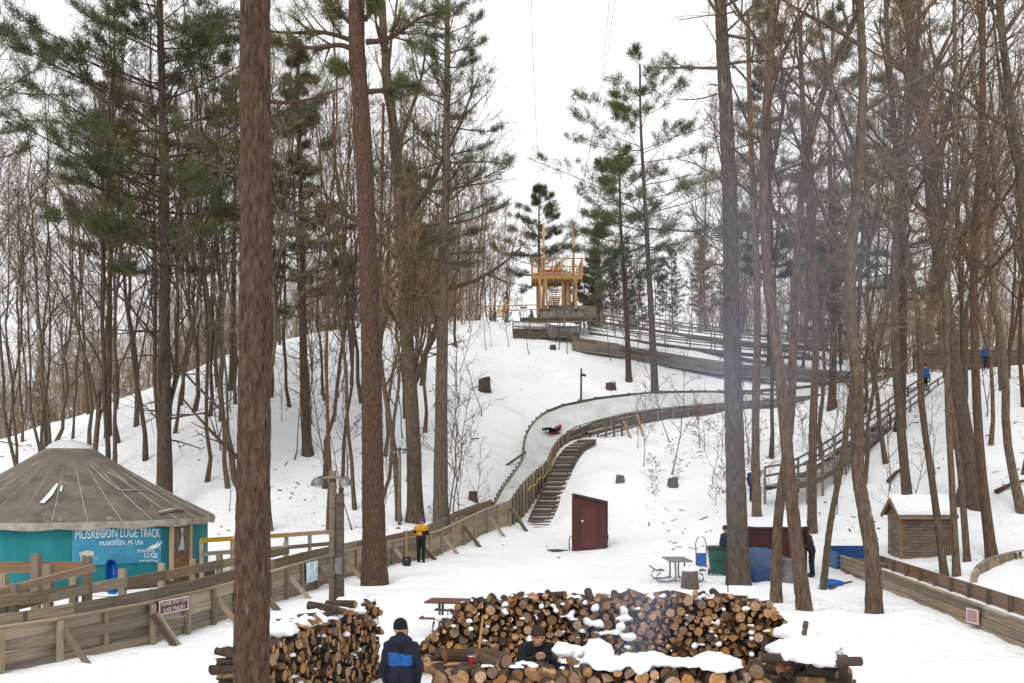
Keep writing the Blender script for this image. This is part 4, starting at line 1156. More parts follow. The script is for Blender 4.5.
    # right stair flight up the hillside
    t = root('staircase', 'long wooden stairs with handrails climbing the right hillside', 'stairs', P(785, 487, 51.5))
    p3 = catmull([P(776, 486, 51), P(802, 480, 52.5), P(830, 464, 55.5), (P(862, 442, 59)), P(895, 418, 63), P(925, 396, 67), P(945, 384, 69)], 6)
    a = resample(p3, .42)
    tan = np.gradient(a[:, :2], axis=0); tan /= np.linalg.norm(tan, axis=1)[:, None]
    for k in range(len(a)):
        s = Vector((tan[k, 1], -tan[k, 0], 0)) * .65; c = Vector(a[k])
        beam('tread', c - s, c + s, .32, .06, wood_grey, t)
        if k % 3 == 0: beam('tread_snow', c - s * .8 + Vector((0, 0, .04)), c + s * .6 + Vector((0, 0, .04)), .22, .03, snow_m, t)
    st_ = 4
    for sg in (-1, 1):
        prev = None
        for k in range(0, len(a), st_):
            s = Vector((tan[k, 1], -tan[k, 0], 0)) * .68 * sg; c = Vector(a[k]) + s
            beam('post', (c.x, c.y, gz(c.x, c.y) - .3), c + Vector((0, 0, 1.0)), .1, .1, wood_grey, t)
            if prev is not None:
                for h, w in ((.95, .12), (.5, .12), (-.12, .26)):
                    beam('rail' if h > 0 else 'stringer', prev + Vector((0, 0, h)), c + Vector((0, 0, h)), .05, w, wood_grey if h > 0 else wood_dark, t)
            prev = c
    # dark plank windbreak seen through the right trees
    b = on_ground(975, 74); z0 = b.z
    t = root('windbreak', 'low dark plank windbreak on the right hilltop half hidden by trunks', 'fence', b)
    for r in range(6):
        for k in range(3): beam('plank', (b.x - 4.5 + 2.7 * k, 74 + random.uniform(-.02, .02), z0 + .12 + r * .25), (b.x - 1.82 + 2.7 * k, 74, z0 + .12 + r * .25), .05, .23, wood_dark, t)
    for k in range(4): beam('post', (b.x - 4.5 + 2.7 * k, 74.1, z0 - .2), (b.x - 4.5 + 2.7 * k, 74.1, z0 + 1.9), .12, .12, wood_dark, t)
    beam('cap_snow', (b.x - 1.6, 74, z0 + 1.58), (b.x + .4, 74, z0 + 1.58), .16, .07, snow_m, t)
upper_works()

def tower():
    d = 88.0
    t = root('lookout_tower', 'new timber lookout platform with railing and two tall poles on the hilltop', 'tower', P(557, 306, d))
    X = lambda px: P(px, 0, d).x
    Z = lambda py: P(0, py, d).z
    f0, f1 = d - 1.7, d + 1.7
    zf, zt, zb = Z(279), Z(262.5), Z(306)
    x0, x1 = X(532), X(581)
    for k in range(11):
        y = f0 + (f1 - f0) * (k + .5) / 11
        beam('floor_board', (x0, y, zf), (x1, y, zf), (f1 - f0) / 11 - .01, .06, wood_new, t)
    for y in (f0, f1): beam('rim_joist', (x0, y, zf - .18), (x1, y, zf - .18), .06, .34, wood_new, t)
    for x in (x0, x1): beam('rim_joist', (x, f0, zf - .18), (x, f1, zf - .18), .06, .34, wood_new, t)
    for k in range(7):
        x = x0 + (x1 - x0) * (k + .5) / 7
        beam('joist', (x, f0, zf - .16), (x, f1, zf - .16), .05, .26, wood_new, t)
    for y in (f0, f1):
        for k in range(6):
            x = x0 + (x1 - x0) * k / 5
            beam('rail_post', (x, y, zf), (x, y, zt), .1, .1, wood_new, t)
        for k in range(22):
            x = x0 + (x1 - x0) * (k + .5) / 22
            beam('baluster', (x, y, zf + .15), (x, y, zt - .1), .04, .04, wood_new, t)
        beam('handrail', (x0 - .05, y, zt), (x1 + .05, y, zt), .16, .06, wood_new, t)
        beam('lower_rail', (x0, y, zf + .15), (x1, y, zf + .15), .05, .1, wood_new, t)
    for x in (x0, x1):
        for k in range(12): beam('baluster', (x, f0 + (f1 - f0) * (k + .5) / 12, zf + .15), (x, f0 + (f1 - f0) * (k + .5) / 12, zt - .1), .04, .04, wood_new, t)
        beam('handrail', (x, f0, zt), (x, f1, zt), .16, .06, wood_new, t)
        beam('lower_rail', (x, f0, zf + .15), (x, f1, zf + .15), .05, .1, wood_new, t)
    zg = Z(312)
    for a, b, y in ((540.5, 539, f0), (547, 544.5, f0), (562, 562, f0 + .4), (567, 566, f0 + .8), (571, 570, f1 - .6), (574.5, 574.5, f0), (577, 577, f1), (538, 538, f1), (565, 565, f1)):
        beam('leg', (X(a), y, zg), (X(b), y, zf - .3), .22, .2, wood_new, t)
    for x in (562.5, 565, 568): beam('wall_board', (X(x), f0 + .9, zg), (X(x), f0 + .9, zf - .3), .2, .05, wood_new, t)
    # pale steps under the platform
    for x in (547, 558.5): beam('step_rail', (X(x), f0 - .5, Z(306)), (X(x + (1.8 if x > 550 else 1.5)), f0 + .6, Z(292)), .09, .09, white_m, t)
    for k in range(5): beam('step', (X(548), f0 - .5 + k * .22, Z(305 - k * 2.4)), (X(559), f0 - .5 + k * .22, Z(305 - k * 2.4)), .22, .05, wood_new, t)
    for k in range(4): beam('back_board', (X(549), f1 - .5, Z(296 - k * 0) + .2 * k - .6), (X(560), f1 - .5, Z(296) + .2 * k - .6), .04, .16, wood_new, t)
    # benches in red on the platform
    beam('bench', (X(545), d, zf + .45), (X(562), d, zf + .45), .4, .08, red_m, t)
    beam('bench_back', (X(545), d + .25, zf + .75), (X(562), d + .25, zf + .75), .06, .25, red_m, t)
    for x in (546, 561): beam('bench_leg', (X(x), d, zf), (X(x), d, zf + .42), .1, .3, red_m, t)
    mb = MB()
    for px, top in ((543, 227), (572.5, 226)):
        m1 = MB(); m1.tube([(X(px), f0 + .25, zg), (X(px), f0 + .25, Z(top))], [.13, .09], 8)
        m1.build('pole', wood_new, t, smooth=True)
        m2 = MB(); m2.tube([(X(px), f0 + .25, Z(255)), (X(px), f0 + .25, Z(252))], .2, 8); m2.build('collar', grey_metal, t)
tower()

# ------------------------------------------------------------------ right luge run with its curved bank
def luge_right():
    t = root('luge_track', 'low plank luge track with snowy channel running out at the right edge', 'luge track', (11.4, 27, 0))
    near = [(12.5, 38.0, 0, .58), (12.25, 35, 0, .56), (11.98, 32.2, 0, .55), (11.45, 27, 0, .56), (10.75, 21, 0, .58), (9.9, 14, 0, .58), (9.4, 10, 0, .58)]
    a = catmull(near, 5)
    for r in a: r[2] = float(terr(r[0], r[1])) - .02; 
    aa, nor = plank_wall(t, a, 3, wood, wood_brown, -1, 1.5, board=2)
    for k in range(len(aa) - 1):
        beam('cap_board', (aa[k, 0], aa[k, 1], aa[k, 3] + .02), (aa[k + 1, 0], aa[k + 1, 1], aa[k + 1, 3] + .02), .14, .04, wood, t)
    far = aa.copy(); far[:, 0] += 1.2; far[:, 3] += .12; far[:, 2] = far[:, 3] - .55
    plank_wall(t, far, 2, wood_brown, wood_dark, 1, 1.5, board=2)
    A = np.stack([aa[:, 0] + .03, aa[:, 1], aa[:, 3] - .18], 1); B = np.stack([far[:, 0] - .03, far[:, 1], far[:, 3] - .40], 1)
    strip('snow', A, B, snow_m, t, 4, lambda f: -.05 * math.sin(math.pi * f))
    # curved bank
    t = root('bank_wall', 'curved wall of upright weathered boards holding a snow bank at the right edge', 'wall', P(985, 590, 35))
    top = catmull([P(974, 585, 34.0), P(975, 572, 35.5), P(984, 562, 37), P(1000, 556, 38.2), P(1022, 551, 38.8), P(1060, 548, 38.0), P(1095, 552, 36)], 10)
    a = resample(top, .23)
    for k in range(len(a)):
        p = Vector(a[k]); z = gz(p.x, p.y) - .1
        i, j = max(k - 1, 0), min(k + 1, len(a) - 1)
        tg = Vector((a[j, 0] - a[i, 0], a[j, 1] - a[i, 1], 0)).normalized()
        zt = max(p.z + random.uniform(-.03, .02), z + .25)
        beam('board', (p.x, p.y, z), (p.x, p.y, zt), .05, .215, wood, t, up=Vector((0, 0, 1)).cross(tg))
    for k in range(0, len(a) - 3, 3):
        p, q = Vector(a[k]), Vector(a[k + 3])
        beam('cap_board', p + Vector((0, .02, .02)), q + Vector((0, .02, .02)), .14, .05, wood, t)
luge_right()

# ------------------------------------------------------------------ round tent (yurt)
YC = Vector((-15.75, 35.6, 0)); YR = 4.72
def yurt_pt(th, r, z):   # th: 0 faces the camera, positive to the right
    base = math.atan2(-YC.y, -YC.x)
    a = base + th
    return Vector((YC.x + r * math.cos(a), YC.y + r * math.sin(a), z))
def text_geo(s, size, bold=False):
    cu = bpy.data.curves.new('t', 'FONT'); cu.body = s; cu.size = size; cu.align_x = 'CENTER'; cu.align_y = 'CENTER'; cu.extrude = 0.0
    cu.resolution_u = 3
    o = bpy.data.objects.new('t', cu); col.objects.link(o)
    bpy.context.view_layer.update()
    me = bpy.data.meshes.new_from_object(o.evaluated_get(bpy.context.evaluated_depsgraph_get()))
    v = [tuple(x.co) for x in me.vertices]; f = [tuple(p.vertices) for p in me.polygons]
    bpy.data.objects.remove(o); bpy.data.curves.remove(cu); bpy.data.meshes.remove(me)
    return v, f
def yurt():
    t = root('yurt', 'round teal canvas yurt with grey conical roof at the left edge', 'yurt', YC)
    ez, az = 2.12, 4.55
    mb = MB(); n = 96
    prof = [(YR * .995, .0), (YR, .3), (YR, 1.2), (YR, ez + .15)]
    vs_, fs = [], []
    for i, (r, z) in enumerate(prof):
        for j in range(n):
            a = 2 * math.pi * j / n
            rr = r + .012 * math.sin(j * 6.1) + .02 * math.sin(j * 1.9 + i)
            vs_.append((YC.x + rr * math.cos(a), YC.y + rr * math.sin(a), z))
    for i in range(3):
        for j in range(n): fs.append((i * n + j, i * n + (j + 1) % n, (i + 1) * n + (j + 1) % n, (i + 1) * n + j))
    mb.add(vs_, fs); mb.build('wall', teal, t, smooth=True)
    # roof: sagging cone between the rafters
    mb = MB(); n = 120; rows = 7; vs_, fs = [], []
    for i in range(rows + 1):
        f = i / rows
        for j in range(n):
            a = 2 * math.pi * j / n
            sag = -.03 * abs(math.sin(j * math.pi / 4)) * math.sin(math.pi * min(1, f * 1.1)) - .09 * math.sin(math.pi * f)
            r = (YR + .22) * (1 - f) + .78 * f
            vs_.append((YC.x + r * math.cos(a), YC.y + r * math.sin(a), ez + .06 + (az - ez) * f + sag))
    for i in range(rows):
        for j in range(n): fs.append((i * n + j, i * n + (j + 1) % n, (i + 1) * n + (j + 1) % n, (i + 1) * n + j))
    mb.add(vs_, fs); roof = mb.build('roof', canvas, t, smooth=True)
    for k in range(30):
        a = 2 * math.pi * k / 30
        p = Vector((YC.x + (YR + .2) * math.cos(a), YC.y + (YR + .2) * math.sin(a), ez + .085)); q = Vector((YC.x + .8 * math.cos(a), YC.y + .8 * math.sin(a), az + .02))
        mid = p.lerp(q, .5) - Vector((0, 0, .085))
        m = MB(); m.tube([p, p.lerp(q, .25) - Vector((0, 0, .062)), mid, p.lerp(q, .75) - Vector((0, 0, .062)), q], .016, 4); m.build('seam', canvas_pale, roof)
    # scalloped valance
    mb = MB(); vs_, fs = [], []; n = 160
    for i in range(3):
        for j in range(n):
            a = 2 * math.pi * j / n; r = YR + .235 + (.0, .02, .0)[i] + .008 * math.sin(j * 2.7)
            vs_.append((YC.x + r * math.cos(a), YC.y + r * math.sin(a), ez + .075 - i * (.10 + .03 * abs(math.sin(j * .39)))))
    for i in range(2):
        for j in range(n): fs.append((i * n + j, i * n + (j + 1) % n, (i + 1) * n + (j + 1) % n, (i + 1) * n + j))
    mb.add(vs_, fs); mb.build('valance', canvas_pale, t, smooth=True)
    mb = MB(); mb.lathe(YC, [(.82, az - .04), (.80, az + .05), (.66, az + .20), (.40, az + .31), (.15, az + .36), (0.001, az + .37)], 28)
    mb.build('skylight', mat('skylight_dome', (.62, .62, .62), (.45, .45, .46), rough=.25, scale=2), t, smooth=True)
    # door with frame and window
    th = R(46)
    def dp(du, z, out): # along the tangent at the door
        c = yurt_pt(th, YR + out, z); tg = (yurt_pt(th + .01, YR, 0) - yurt_pt(th - .01, YR, 0)).normalized()
        return c + tg * du
    dmb = beam('door', dp(-.42, 1.05, .05), dp(.42, 1.05, .05), .06, 2.0, wood_brown, t)
    for s in (-.48, .48): beam('door_frame', dp(s, .05, .08), dp(s, 2.1, .08), .12, .11, wood_new, t, up=(dp(.1, 0, 0) - dp(0, 0, 0)))
    beam('door_frame', dp(-.5, 2.12, .08), dp(.5, 2.12, .08), .12, .10, wood_new, t)
    beam('window', dp(-.22, 1.5, .09), dp(.24, 1.5, .09), .02, .75, mat('door_glass', (.45, .50, .55), (.30, .34, .38), rough=.12, scale=2), dmb)
    for s in (-.26, .28): beam('frame', dp(s, 1.1, .1), dp(s, 1.9, .1), .04, .05, wood_dark, dmb)
    m = MB(); m.ball(dp(.34, 1.0, .12), .045, 8); m.build('handle', grey_metal, dmb, smooth=True)
    # smoke flap lashings and a rolled flap on the roof
    def rp2(th_, f, up=.04):
        r = (YR + .22) * (1 - f) + .78 * f
        return yurt_pt(th_, r, ez + .06 + (az - ez) * f - .09 * math.sin(math.pi * f) + up)
    m = MB(); m.tube([rp2(R(36), .07, .1), rp2(R(45), .1, .1), rp2(R(53), .10, .1)], .06, 7); m.build('rolled_flap', canvas_pale, t, smooth=True)
    m = MB(); m.tube([rp2(R(22), .74), rp2(R(25), .6), rp2(R(27), .5), rp2(R(29), .42)], .022, 5); m.tube([rp2(R(29), .42), rp2(R(38), .42), rp2(R(48), .42)], .022, 5); m.build('flap_seam', canvas_pale, t)
    # patches of snow left on the roof
    for pts in ([(-13, .26), (-10.5, .40), (-8, .52), (-7, .50), (-8.5, .36), (-11, .25)], [(-5.2, .43), (-4.6, .5), (-3.9, .47), (-4.4, .40)]):
        mb = MB(); c = [rp2(R(a), f, .05) for a, f in pts]; ce = sum(c, Vector()) / len(c) + Vector((0, 0, .05))
        mb.add([ce] + c, [(0, k + 1, (k + 1) % len(c) + 1) for k in range(len(c))]); mb.build('snow_patch', snow_m, roof, smooth=True)
    # timber platform under the tent
    mb = MB(); mb.lathe(YC, [(YR + .25, -.1), (YR + .25, .12), (YR - .3, .13)], 48); mb.build('platform', wood_dark, t)
yurt()

def banner():
    th0, th1, z0, z1 = R(0.8), R(35.5), .80, 1.98
    r = YR + .045
    W = (th1 - th0) * r; H = z1 - z0
    def map_(u, v, out=0.0):    # u 0..W, v 0..H on the tent wall, with folds
        rr = r + .018 * math.sin(u * 3.1 + v * 1.3) + .012 * math.sin(u * 7.3 - v * 2) + out
        return yurt_pt(th0 + u / r, rr, z0 + v + .03 * math.sin(u * 1.4) - .02 * (u > W * .9))
    t = root('banner', 'blue printed banner reading MUSKEGON LUGE TRACK hung on the round tent', 'banner', map_(W / 2, 0))
    mb = MB(); nu, nv = 60, 10
    vs_ = [map_(W * i / nu, H * j / nv) for i in range(nu + 1) for j in range(nv + 1)]
    mb.add(vs_, [(i * (nv + 1) + j, (i + 1) * (nv + 1) + j, (i + 1) * (nv + 1) + j + 1, i * (nv + 1) + j + 1) for i in range(nu) for j in range(nv)])
    mb.build('cloth', mat('banner_print', (.055, .27, .40), (.035, .185, .30), scale=2.2, rough=.5, bump=.5, c3=(.22, .40, .50), c3t=.57, c3s=1.6, stretch=(1, 1, 1.4)), t, smooth=True)
    def words(s, size, u, v, wid, m=paint_glow, name='lettering', bold=True):
        vv, ff = text_geo(s, size, bold)
        sx = wid * W / (max(x[0] for x in vv) - min(x[0] for x in vv))
        mb = MB(); mb.add([map_(u + x * sx, v + y, .014) for x, y, z in vv], ff); mb.build(name, m, t)
    words('MUSKEGON LUGE TRACK', .40, W * .505, H * .82, .95)
    words('MUSKEGON, MI  USA', .20, W * .52, H * .56, .48)
    words('MUSKEGON', .14, W * .80, H * .33, .22)
    words('LUGE', .22, W * .86, H * .20, .17)
    words('www.msports.org', .11, W * .83, H * .07, .24, bold=False)
    # swoosh of the emblem and the small crest
    mb = MB(); k = 12
    for o_, sc in ((0, 1.0), (.05, .8)):
        arc = [(W * .80 + sc * .62 * math.sin(a), H * .36 + .34 * (1 - math.cos(a)) * sc + o_) for a in [R(95) * i / k for i in range(k + 1)]]
        vv = [map_(u, v, .014) for u, v in arc] + [map_(u, v + .07 * math.sin(math.pi * i / k) + .004, .014) for i, (u, v) in enumerate(arc)]
        mb.add(vv, [(i, i + 1, k + 2 + i, k + 1 + i) for i in range(k)])
    mb.build('swoosh', paint_glow, t)
    mb = MB(); c = [(W * .09, H * .10), (W * .20, H * .10), (W * .225, H * .36), (W * .145, H * .42), (W * .07, H * .36)]
    mb.add([map_(u, v, .012) for u, v in c], [tuple(range(5))]); mb.build('crest', mat('crest_print', (.60, .60, .50), (.30, .32, .28), scale=9, rough=.6), t)
banner()
# ------------------------------------------------------------------ railings between tent and track
def tent_railing():
    t = root('deck_railing', 'weathered post and board railing between the round tent and the luge track', 'railing', (-8.9, 23.5, 0))
    pts = [(-11.6, 17.4), (-10.2, 20.4), (-9.45, 22.8), (-9.0, 24.6), (-8.65, 26.6), (-8.35, 28.8), (-8.0, 31.0), (-7.6, 33.6)]
    a = resample(catmull([(x, y, 0) for x, y in pts], 6), 1.75)
    for k, p in enumerate(a):
        beam('post', (p[0], p[1], gz(p[0], p[1]) - .2), (p[0], p[1], 1.42 + random.uniform(-.04, .06)), .15, .15, wood, t)
        if k:
            q = a[k - 1]
            beam('rail', (q[0] + .1, q[1] - .02, 1.13), (p[0] + .1, p[1] - .02, 1.15), .05, .24, wood, t)
            if k < 4: beam('rail', (q[0] + .1, q[1] - .02, .72), (p[0] + .1, p[1] - .02, .74), .05, .2, wood_grey, t)
    # entry ramp with a stout brown handrail
    t = root('ramp_handrail', 'stout brown handrail rising right along the ramp at the left edge', 'handrail', P(45, 600, 20))
    beam('rail', P(-40, 602, 19.6), P(94, 567.5, 22.0), .14, .15, wood_brown, t)
    beam('rail', P(-40, 618, 19.6), P(88, 589, 22.0), .05, .2, wood, t)
    for px, top, d in ((-20, 590, 20.0), (3, 574, 21.4), (48, 564, 21.8), (87, 556, 22.2), (36, 553.5, 23.2)):
        p = P(px, top, d); beam('post', (p.x, p.y, -.1), p, .17, .17, wood, t)
    beam('back_rail', P(-30, 567, 23.4), P(90, 567, 23.6), .06, .26, wood_brown, t)
    t = root('porch', 'snow topped wooden porch floor in front of the round tent', 'porch', (-11.6, 25.2, 0))
    for k in range(8): beam('deck_board', (-14.0, 23.7 + k * .4, .42), (-9.6, 23.7 + k * .4, .42), .38, .05, wood_grey, t)
    beam('fascia', (-14.0, 23.48, .27), (-9.6, 23.48, .27), .05, .3, wood, t)
    for x in (-13.8, -11.8, -9.8): beam('leg', (x, 23.7, -.1), (x, 23.7, .4), .12, .12, wood_dark, t)
    A = np.array([(-13.9 + .43 * i, 23.55, .455) for i in range(10)]); B = A.copy(); B[:, 1] += 2.9
    strip('snow', A, B, snow_m, t, 5, lambda f: .09 * math.sin(math.pi * f))
    # pale rail beyond the door
    t = root('yellow_railing', 'yellowish timber railing running from the tent door behind the luge wall', 'railing', (-9.5, 34, 0))
    a = resample(catmull([(-10.3, 33.2, 0), (-9.2, 34.6, 0), (-8.1, 36.2, 0), (-6.9, 38.2, 0)], 4), 1.3)
    for k, p in enumerate(a):
        beam('post', (p[0], p[1], -.1), (p[0], p[1], 1.52), .12, .12, wood, t)
        if k:
            q = a[k - 1]
            beam('top_rail', (q[0], q[1] - .09, 1.50), (p[0], p[1] - .09, 1.50), .06, .15, wood_yellow if k < 4 else wood_new, t)
            beam('rail', (q[0], q[1] - .09, 1.05), (p[0], p[1] - .09, 1.05), .05, .14, wood, t)
tent_railing()

def plastic_sled(name, label, c, w, h, m, rz=0, lean=.25):
    """toboggan stood on end: rounded tray with a rim"""
    t = root(name, label, 'sled', c, rz)
    M = wm(t) @ Matrix.Rotation(lean, 4, 'X')
    out = []
    n = 20
    for s_ in (1.0, .82):
        ring = []
        for k in range(n):
            a = 2 * math.pi * k / n
            x = math.copysign(abs(math.cos(a)) ** .5, math.cos(a)) * w / 2 * s_
            z = h / 2 + math.copysign(abs(math.sin(a)) ** .6, math.sin(a)) * h / 2 * (s_ if s_ == 1 else .93)
            x *= 1 - .14 * (z / h)
            ring.append((x, z))
        out.append(ring)
    mb = MB()
    vv = [M @ Vector((x, -.05, z)) for x, z in out[0]] + [M @ Vector((x, -.03, z)) for x, z in out[1]] + [M @ Vector((x * .9, .09, .06 + z * .9)) for x, z in out[1]]
    ff = [(k, (k + 1) % n, n + (k + 1) % n, n + k) for k in range(n)] + [(n + k, n + (k + 1) % n, 2 * n + (k + 1) % n, 2 * n + k) for k in range(n)] + [tuple(range(3 * n - 1, 2 * n - 1, -1))]
    mb.add(vv, ff); mb.build('tray', m, t, smooth=True)
    for s_ in (-.12, .12):
        mb = MB(); mb.beam(M @ Vector((s_ * w / .4, .06, h * .2)), M @ Vector((s_ * w / .4, .06, h * .8)), .03, .03); mb.build('runner', m, t)
    return t
p = P(113.5, 583, 26.2)
plastic_sled('sled', 'bright blue plastic sled stood upright by the railing before the banner', Vector((p.x, p.y, .55)), .36, .95, blue_m, 0, .15)

# signs on the walls
def sign_board(name, label, c, w, h, nrm_, m, lines, size, border=None, lm=None):
    t = root(name, label, 'sign', Vector((c.x, c.y, c.z - h / 2)))
    n_ = Vector(nrm_).normalized(); x = Vector((0, 0, 1)).cross(n_).normalized()
    beam('board', c - x * w / 2, c + x * w / 2, .025, h, m, t)
    if border:
        for s in (-1, 1):
            beam('border', c - x * (w / 2 - .01) + Vector((0, 0, s * (h / 2 - .025))) + n_ * .016, c + x * (w / 2 - .01) + Vector((0, 0, s * (h / 2 - .025))) + n_ * .016, .006, .02, border, t)
            beam('border', c + x * s * (w / 2 - .03) - Vector((0, 0, h / 2 - .04)) + n_ * .016, c + x * s * (w / 2 - .03) + Vector((0, 0, h / 2 - .04)) + n_ * .016, .006, .02, border, t, up=x)
    for i, s in enumerate(lines):
        vv, ff = text_geo(s, size, True)
        mx = max(abs(v[0]) for v in vv); k = min(1.0, w * .45 / mx)
        zz = h * (.5 - (i + .5) / len(lines)) * .86
        mb = MB(); mb.add([c + x * v[0] * k + Vector((0, 0, v[1] + zz)) + n_ * .0175 for v in vv], ff); mb.build('lettering', lm or white_m, t)
    return t
def wall_frame(i, f=.5):
    p, q = Vector(AA[i][:2]), Vector(AA[i + 1][:2])
    c = p.lerp(q, f); d = (q - p).normalized()
    return Vector((c.x, c.y, 0)), Vector((d.y, -d.x, 0)), AA[i][3]
def nearest(px):
    return min(range(len(AA) - 1), key=lambda i: abs(512 + (AA[i][0] + AA[i + 1][0]) / (AA[i][1] + AA[i + 1][1]) * FPX - px))
c, n_, zt = wall_frame(nearest(182)); c = c + n_ * .14; c.z = zt - .12
sign_board('sign', 'brown board reading PLEASE STAY OFF LUGE TRACKS on the luge wall', c, 1.12, .34, n_, mat('sign_brown', (.145, .05, .042), (.11, .036, .03), rough=.6), ['PLEASE STAY OFF', 'LUGE TRACKS'], .125, white_m)
c, n_, zt = wall_frame(nearest(314)); c = c + n_ * .15; c.z = zt - .30
t = sign_board('sign', 'pale blue weathered notice on the luge wall near the lamp post', c, .95, .62, n_, mat('pale_blue_sign', (.42, .58, .66), (.30, .46, .55), scale=2, rough=.6, c3=(.66, .72, .74), c3t=.5, c3s=3), [], .2, white_m)
c = P(974, 617.5, 23.6); c = Vector((11.05 - .13, 23.7, .33))
sign_board('sign', 'faded pink notice on the right hand luge wall', c, .52, .36, (-1, -.1, 0), mat('pink_sign', (.42, .25, .23), (.32, .19, .18), scale=3, rough=.7), [], .12, white_m)

# ------------------------------------------------------------------ lamp posts
def lamp_post():
    b = gp(333, 604)
    t = root('lamp_post', 'wooden lamp post with two dome lamps beside the luge wall', 'lamp post', b)
    m = MB(); m.tube([b - Vector((0, 0, .2)), Vector((b.x, b.y, 3.80))], [.12, .10], 10); m.build('pole', wood_grey, t, smooth=True)
    m = MB(); m.tube([b + Vector((.22, -.1, -.2)), Vector((b.x + .22, b.y - .1, 3.15))], [.12, .11], 10); m.build('pole', wood_dark, t, smooth=True)
    beam('crossarm', (b.x - .42, b.y - .12, 3.60), (b.x + .42, b.y - .12, 3.60), .07, .07, wood_grey, t)
    beam('conduit_box', (b.x + .20, b.y - .25, .9), (b.x + .20, b.y - .25, 1.35), .18, .12, grey_metal, t)
    for s in (-.40, .38):
        c = Vector((b.x + s, b.y - .16, 3.50))
        m = MB(); m.lathe(c, [(.03, .10), (.10, .09), (.17, .0), (.20, -.10), (.205, -.13)], 16); h = m.build('lamp_shade', grey_metal, t, smooth=True)
        m = MB(); m.ball(c - Vector((0, 0, .12)), (.13, .13, .08), 10); m.build('bulb', mat('lamp_glass', (.7, .72, .74), (.6, .6, .62), rough=.2), h, smooth=True)
        m = MB(); m.tube([c + Vector((0, 0, .08)), c + Vector((-s * .4, .04, .16))], .025, 6); m.build('bracket', dark_m, h)
    for x in (333,):
        for k in range(5):
            m = MB(); q = b + Vector((random.uniform(-.5, .7), random.uniform(-.3, .1), 0)); q.z = gz(q.x, q.y) + .05
    # far lamp post up the run
    b = on_ground(399.5, 49)
    t = root('lamp_post', 'slim far lamp post behind the tall reddish pine', 'lamp post', b)
    zt_ = P(0, 448, 49).z
    m = MB(); m.tube([b - Vector((0, 0, .2)), Vector((b.x, b.y, zt_))], [.10, .08], 8); m.build('pole', wood_grey, t, smooth=True)
    for s in (-.28, .3):
        m = MB(); m.lathe(Vector((b.x + s, b.y - .1, zt_ - .2)), [(.03, .12), (.12, .08), (.17, -.08)], 12); m.build('lamp_shade', grey_metal, t, smooth=True)
    beam('crossarm', (b.x - .34, b.y - .1, zt_ - .06), (b.x + .34, b.y - .1, zt_ - .06), .06, .06, dark_m, t)
lamp_post()

def hill_posts():
    p = gp(581, 402)
    t = root('post', 'thin post with a small spotlight on the snow above the bend', 'post', p)
    m = MB(); m.tube([p - Vector((0, 0, .2)), p + Vector((.02, 0, 2.45))], [.09, .07], 8); m.build('pole', wood_grey, t, smooth=True)
    beam('lamp', p + Vector((-.05, -.1, 2.0)), p + Vector((.35, -.1, 1.9)), .18, .16, dark_m, t)
    # cables overhead
    for i, (pts, lab) in enumerate([([(530, -60, 60), (534, 80, 62), (541, 215, 87)], 'dark cable hanging over the clearing above the tower'),
                                    ([(622, -60, 55), (612, 20, 58), (600, 100, 70), (573, 232, 87.5)], 'upper of two thin cables slanting over the right pines'),
                                    ([(612, -40, 56), (604, 60, 62), (593, 130, 72), (573, 236, 87.5)], 'lower of two thin cables slanting over the right pines')]):
        cc = catmull([P(*q) for q in pts], 8)
        m = MB(); m.tube([Vector(q) for q in cc], .011, 4)
        tag(m.build('cable', dark_m, None, cc[-1]), lab, 'cable')
hill_posts()

